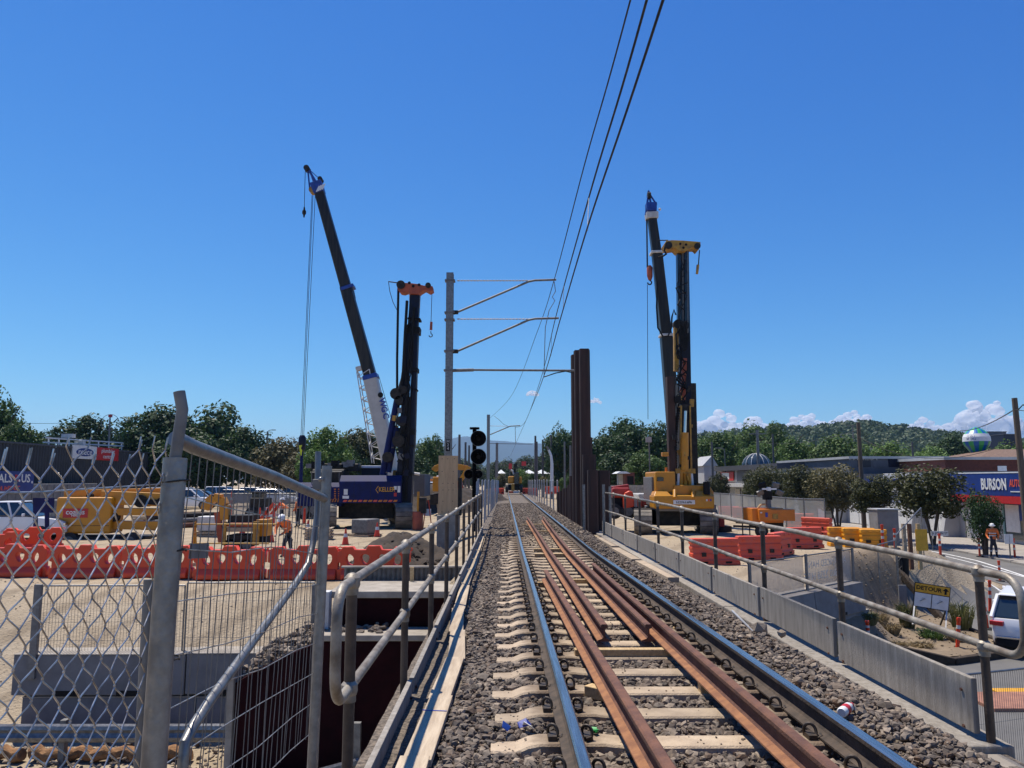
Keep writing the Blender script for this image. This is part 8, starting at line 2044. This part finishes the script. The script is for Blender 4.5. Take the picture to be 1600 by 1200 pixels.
# ------------------------------------------------------------------ hills, forest, clouds, haze
def ridge(name, prof, D, dep, mname, zb=0, seed=0, rough=.0):
    m = MB(); n = len(prof); K_ = 10; rows = []
    for j in range(K_ + 1):
        v = j / K_; row = []
        for i, (px, py) in enumerate(prof):
            p = at(px, py, D); h = p.z - zb; f = math.sin(min(1.0, v * 1.6) * math.pi / 2) if v < .625 else math.cos((v - .625) / .375 * math.pi / 2)
            row.append((p.x * (1 + (v - .6) * dep / D), D + (v - .6) * dep, zb - 3 + h * f * (1 + rough * fbm(i * .9, j * 1.1, seed)) + 3 * f))
        rows.append(row)
    m.v = [p for r_ in rows for p in r_]; m.f = [(j * n + i, j * n + i + 1, (j + 1) * n + i + 1, (j + 1) * n + i) for j in range(K_) for i in range(n - 1)]; m.m = [0] * len(m.f)
    return struct(m.build(name, mname, smooth=True, angle=180))
mat('far_forest', (.030, .044, .032), .95, 0, (.022, .034, .025), .004, 0, 1)
bl_ = [(px, 691.5 - 9.5 * math.exp(-((px - 726) / 30) ** 2) - 3 * math.exp(-((px - 775) / 30) ** 2) + 0.015 * max(0, px - 760) + .05 * max(0, 690 - px) + 1.0 * fbm(px * .05, 0, 4)) for px in range(380, 1120, 10)]
ridge('mountain', bl_, 8200, 2600, 'far_forest', 0, 1)
hl = [(px, 672 - 9 * math.exp(-((px - 1345) / 60) ** 2) - 4 * math.exp(-((px - 1215) / 40) ** 2) + max(0, px - 1420) * .10 + max(0, 1190 - px) * .12 + 1.6 * fbm(px * .06, 0, 9)) for px in range(1040, 1720, 8)]
ridge('wooded_hill', [(a, b + 5) for a, b in hl], 620, 260, 'far_forest', 1, 2)
# forest standing on the hill: one mass of leaf clumps
r_ = np.random.RandomState(12); F = []; 
for px, py in hl:
    for k in range(16):
        x0 = px + r_.uniform(-5, 5); yy = py + r_.uniform(-1.5, 34) ; D_ = 620 - max(0, yy - py) * 5.5; c = at(x0, yy, D_); F.append((c.x, c.y, c.z, r_.uniform(3.0, 6.5)))
F = np.array(F); n = len(F) * 26; k = r_.randint(0, len(F), n); u = r_.normal(size=(n, 3)); u /= np.linalg.norm(u, axis=1)[:, None]; u[:, 2] = np.abs(u[:, 2]) * 1.0 - .25
pos = F[k, :3] + u * F[k, 3][:, None] * np.array([1, 1, .8]); nr = u + r_.normal(size=(n, 3)) * .4; nr /= np.linalg.norm(nr, axis=1)[:, None]; t1 = np.cross(nr, r_.normal(size=(n, 3))); t1 /= np.linalg.norm(t1, axis=1)[:, None]; t2 = np.cross(nr, t1); s = r_.uniform(.7, 1.9, n)[:, None]
v = np.stack([pos - t1 * s, pos + t2 * s * .7, pos + t1 * s, pos - t2 * s * .7], 1).reshape(-1, 3); me = bpy.data.meshes.new('forest'); me.from_pydata(v.tolist(), [], np.arange(n * 4).reshape(-1, 4).tolist()); me.materials.append(MATS['leaf_far']); o = obj('forest', me); o['kind'] = 'stuff'; o['label'] = 'wooded hillside behind the shops'
cm = bpy.data.materials.new('cloud'); cm.use_nodes = True; n_ = cm.node_tree.nodes; l_ = cm.node_tree.links; b_ = n_['Principled BSDF']; b_.inputs['Base Color'].default_value = (.95, .95, .95, 1); b_.inputs['Roughness'].default_value = 1; b_.inputs['Specular IOR Level'].default_value = 0
tr_ = n_.new('ShaderNodeBsdfTranslucent'); tr_.inputs[0].default_value = (.95, .95, .96, 1); ms_ = n_.new('ShaderNodeMixShader'); ms_.inputs[0].default_value = .78; l_.new(b_.outputs[0], ms_.inputs[1]); l_.new(tr_.outputs[0], ms_.inputs[2]); tp_ = n_.new('ShaderNodeBsdfTransparent'); m2_ = n_.new('ShaderNodeMixShader'); m2_.inputs[0].default_value = .36; l_.new(ms_.outputs[0], m2_.inputs[1]); l_.new(tp_.outputs[0], m2_.inputs[2]); l_.new(m2_.outputs[0], n_['Material Output'].inputs[0]); MATS['cloud'] = cm
def cloud(px0, px1, top, bot, seed, label, D=15000):
    r_ = random.Random(seed); bm = bmesh.new(); k = D / 1180; W = px1 - px0; N = 16 + int(W * .5)
    for i in range(N):
        u = r_.random(); env = math.sin(math.pi * u) ** .6; hgt = (bot - top) * env * (.6 + .4 * math.sin(u * 9 + seed) ** 2); yy = bot - r_.uniform(.05, 1) * hgt; rr_ = k * r_.uniform(.10, .26) * max(4, bot - top) * (1.1 - .5 * (bot - yy) / max(1, bot - top))
        c = at(px0 + u * W, yy, D + r_.uniform(-600, 600)); M_ = Matrix.Translation(c) @ Matrix.Diagonal((rr_ * 1.25, rr_ * 1.2, rr_, 1))
        g = bmesh.ops.create_icosphere(bm, subdivisions=3, radius=1.0)
        for v in g['verts']:
            d = 1 + .16 * fbm(v.co.x * 2.1 + i, v.co.y * 2.1 + v.co.z * 1.7, seed) + .08 * fbm(v.co.x * 5 + i, v.co.z * 5, seed + 1); v.co = M_ @ (v.co * d)
    me = bpy.data.meshes.new('cloud'); bm.to_mesh(me); bm.free(); me.polygons.foreach_set('use_smooth', [True] * len(me.polygons)); me.materials.append(cm)
    o = tag(obj('cloud', me), label, 'cloud', 'small white clouds'); o['kind'] = 'stuff'
cloud(1070, 1212, 642, 686, 1, 'long white cloud right of the yellow rig mast'); cloud(1228, 1292, 643, 674, 2, 'white puffy cloud in the middle of the right row'); cloud(1294, 1364, 640, 670, 3, 'white puffy cloud left of the middle power pole'); cloud(1400, 1500, 652, 680, 4, 'low flat white cloud left of the balloon'); cloud(1490, 1588, 624, 672, 5, 'tallest white cloud behind the right power pole'); cloud(824, 840, 608, 617, 6, 'tiny white cloud above the track'); cloud(922, 938, 620, 629, 7, 'tiny white cloud right of the sheet piles')
hz = MB(); hz.bx(-9600, 9600, -200, 11000, -2.0, 560); h_ = hz.build('haze', 'white'); h_['kind'] = 'stuff'; h_['label'] = 'thin bluish summer haze over the distance'
hm_ = bpy.data.materials.new('haze_air'); hm_.use_nodes = True; n_ = hm_.node_tree.nodes; l_ = hm_.node_tree.links; n_.remove(n_['Principled BSDF']); pv = n_.new('ShaderNodeVolumePrincipled'); pv.inputs['Color'].default_value = (.40, .66, 1.0, 1); pv.inputs['Density'].default_value = 8.5e-5; pv.inputs['Anisotropy'].default_value = .2; l_.new(pv.outputs[0], n_['Material Output'].inputs['Volume']); h_.data.materials.clear(); h_.data.materials.append(hm_)
h_.display_type = 'WIRE'

# ------------------------------------------------------------------ yard clutter behind the mesh fence
D = 57.0
for i in range(6):
    a, b = at(343 + i * 22, 790, D), at(364 + i * 22, 790, D)
    t = thing('site_fence', 'cloth hung site fence panel behind the workers, %s from the hooped yellow arm' % ['first', 'second', 'third', 'fourth', 'fifth', 'sixth'][i], 'fence panel', group='cloth hung site fence behind the workers')
    m = MB(); m.add([(a.x, D, PAD + .1), (b.x, D + .2, PAD + .1), (b.x, D + .2, PAD + 1.7), (a.x, D, PAD + 1.7)], [(0, 1, 2, 3)]); m.build('mesh_cloth', 'mesh_cloth', t)
    for q in (a, b): m = MB(); m.cyl((q.x, D, PAD), (q.x, D, PAD + 1.8), .035, n=6); m.build('post', 'galv', t)
    m = MB(); m.cyl((a.x, D, PAD + 1.75), (b.x, D, PAD + 1.75), .03, n=6); m.build('rail', 'galv', t)
D = 52.0; Q = lambda px, py, dy=0.0: at(px, py, D + dy)
sk = thing('skid_loader', 'dark compact loader standing behind the drill trailer', 'loader')
rb('body', 'mech_dark', 390, 412, 778, 800, 0, 1.8, sk, .08); rb('cab', 'black_shiny', 393, 408, 770, 784, .3, 1.5, sk, .05); rb('cab_roof', 'mech_dark', 392, 409, 768.5, 770.5, .2, 1.6, sk, .02)
for px in (393, 409): wheel(sk, Q(px, 803, 0), .42, .3, (0, 1, 0))
D = 44.0
for i, (px, lab) in enumerate(((268, 'steel pipe stack just right of the leaning post'), (292, 'second steel pipe stack right of the leaning post'))):
    t = thing('pipe_stack', lab, 'pipe stack', at(px, 800, D + i)); t.location.z = PAD; t.rotation_euler = (0, 0, R(70 - 20 * i))
    for r0 in range(3):
        for c0 in range(4 - r0): m = MB(); m.cyl((-1.6, (c0 - 1.5 + r0 * .5) * .32, .16 + r0 * .27), (1.6, (c0 - 1.5 + r0 * .5) * .32, .16 + r0 * .27), .155, n=12); m.build('pipe', ['rust', 'galv_dull', 'mech_dark'][(r0 + c0) % 3], t, smooth=True)
def pallet_stack(px, dd, n, label, load=None):
    t = thing('pallet_stack', label, 'pallets', at(px, 800, dd), R(rnd.uniform(-30, 30))); t.location.z = PAD
    for k in range(n):
        z = k * .14
        for y in (-.5, 0, .5): m = MB(); m.bx(-.58, .58, y - .05, y + .05, z, z + .09); m.build('bearer', 'plank', t)
        for x in range(6): m = MB(); m.bx(-.58 + x * .212, -.44 + x * .212, -.58, .58, z + .092, z + .115); m.build('deck_board', 'plank', t)
    if load: m = MB(); m.bx(-.5, .5, -.5, .5, n * .14, n * .14 + .7); m.build('wrapped_load', load, t, bevel=.05)
pallet_stack(500, 36, 4, 'stack of timber pallets left of the blue rig track'); pallet_stack(330, 38, 2, 'pallet with a white wrapped load beyond the drill trailer', 'white_dirty'); pallet_stack(230, 45, 5, 'stack of timber pallets beside the boom lift arm'); pallet_stack(572, 38, 1, 'pallet with a grey load before the blue rig', 'galv_dull')
for i, (px, dd) in enumerate(((425, 34), (541, 33), (590, 37), (380, 40), (482, 39))):
    q = at(px, 800, dd); t = thing('traffic_cone', 'orange traffic cone on the left pad %s' % ['beside the bending worker', 'nearest before the blue rig', 'by the right track of the blue rig', 'behind the drill trailer', 'by the left end of the blue rig'][i], 'traffic cone', (q.x, dd, groundz(q.x, dd)), 0, 'cones on the left pad')
    m = MB(); m.tube([(0, 0, .03), (0, 0, .7)], .14, 12, True, [.15, .025]); m.build('cone', 'bollard', t, smooth=True); m = MB(); m.tube([(0, 0, .35), (0, 0, .5)], .1, 12, False, [.097, .07]); m.build('reflective_band', 'reflective', t); m = MB(); m.bx(-.2, .2, -.2, .2, 0, .035); m.build('base', 'rubber', t)
for i, (x0, y0, x1, y1) in enumerate(((-12.5, 24.5, -9.2, 25.1), (-8.0, 30.5, -5.0, 29.9), (-9.6, 38.2, -6.8, 38.5))):
    m = MB(); z = max(groundz(x0, y0), groundz(x1, y1)) + .05; m.bar((x0, y0, z), (x1, y1, z), .2, .1); tag(m.build('timber_beam', 'plank', None, bevel=.01), ['timber beam lying on the left pad just behind the red barriers', 'timber beam lying on the pad before the blue rig', 'timber beam lying in the shadow side of the blue rig'][i], 'timber beam')

for i, (px, ty, w_, D_, mn) in enumerate(((768, 742, 22, 118, 'leaf_dark'), (783, 740, 18, 130, 'leaf_olive'), (822, 743, 16, 116, 'leaf_mid'), (836, 738, 24, 124, 'leaf_dark'), (853, 740, 22, 115, 'leaf_olive'), (870, 736, 26, 110, 'leaf_dark'), (700, 742, 24, 96, 'leaf_olive'), (660, 738, 30, 92, 'leaf_dark'), (884, 742, 22, 92, 'leaf_mid'))):
    tree(px, ty, w_, D_, mn, 'low bush beside the line, %s' % ['just right of the small signals', 'left of the track machine', 'right beside the track machine', 'under the white tents', 'at the foot of the curved white lamp', 'before the tall dark tree', 'behind the plywood board', 'above the white truck', 'left of the low sheet piles'][i], i, group='low bushes along the line', name='bush')

pts = []; szs = []
for i in range(420):
    a_, r0 = rs.uniform(0, 6.28), rs.uniform(0, 1) ** .5; x, y = -3.4 + 1.9 * r0 * math.cos(a_), 24.5 + 4.0 * r0 * math.sin(a_)
    pts.append((x, y, groundz(x, y, False) - .05 + 1.05 * smooth01(1 - r0) + rs.uniform(-.03, .08))); szs.append(rs.uniform(.03, .13))
o = stones('soil_clods', pts, szs, 'ballast_stone'); o['label'] = 'clods lying on the dark soil heap beside the left handrail'; o.data.materials[0] = MATS['soil_dark']
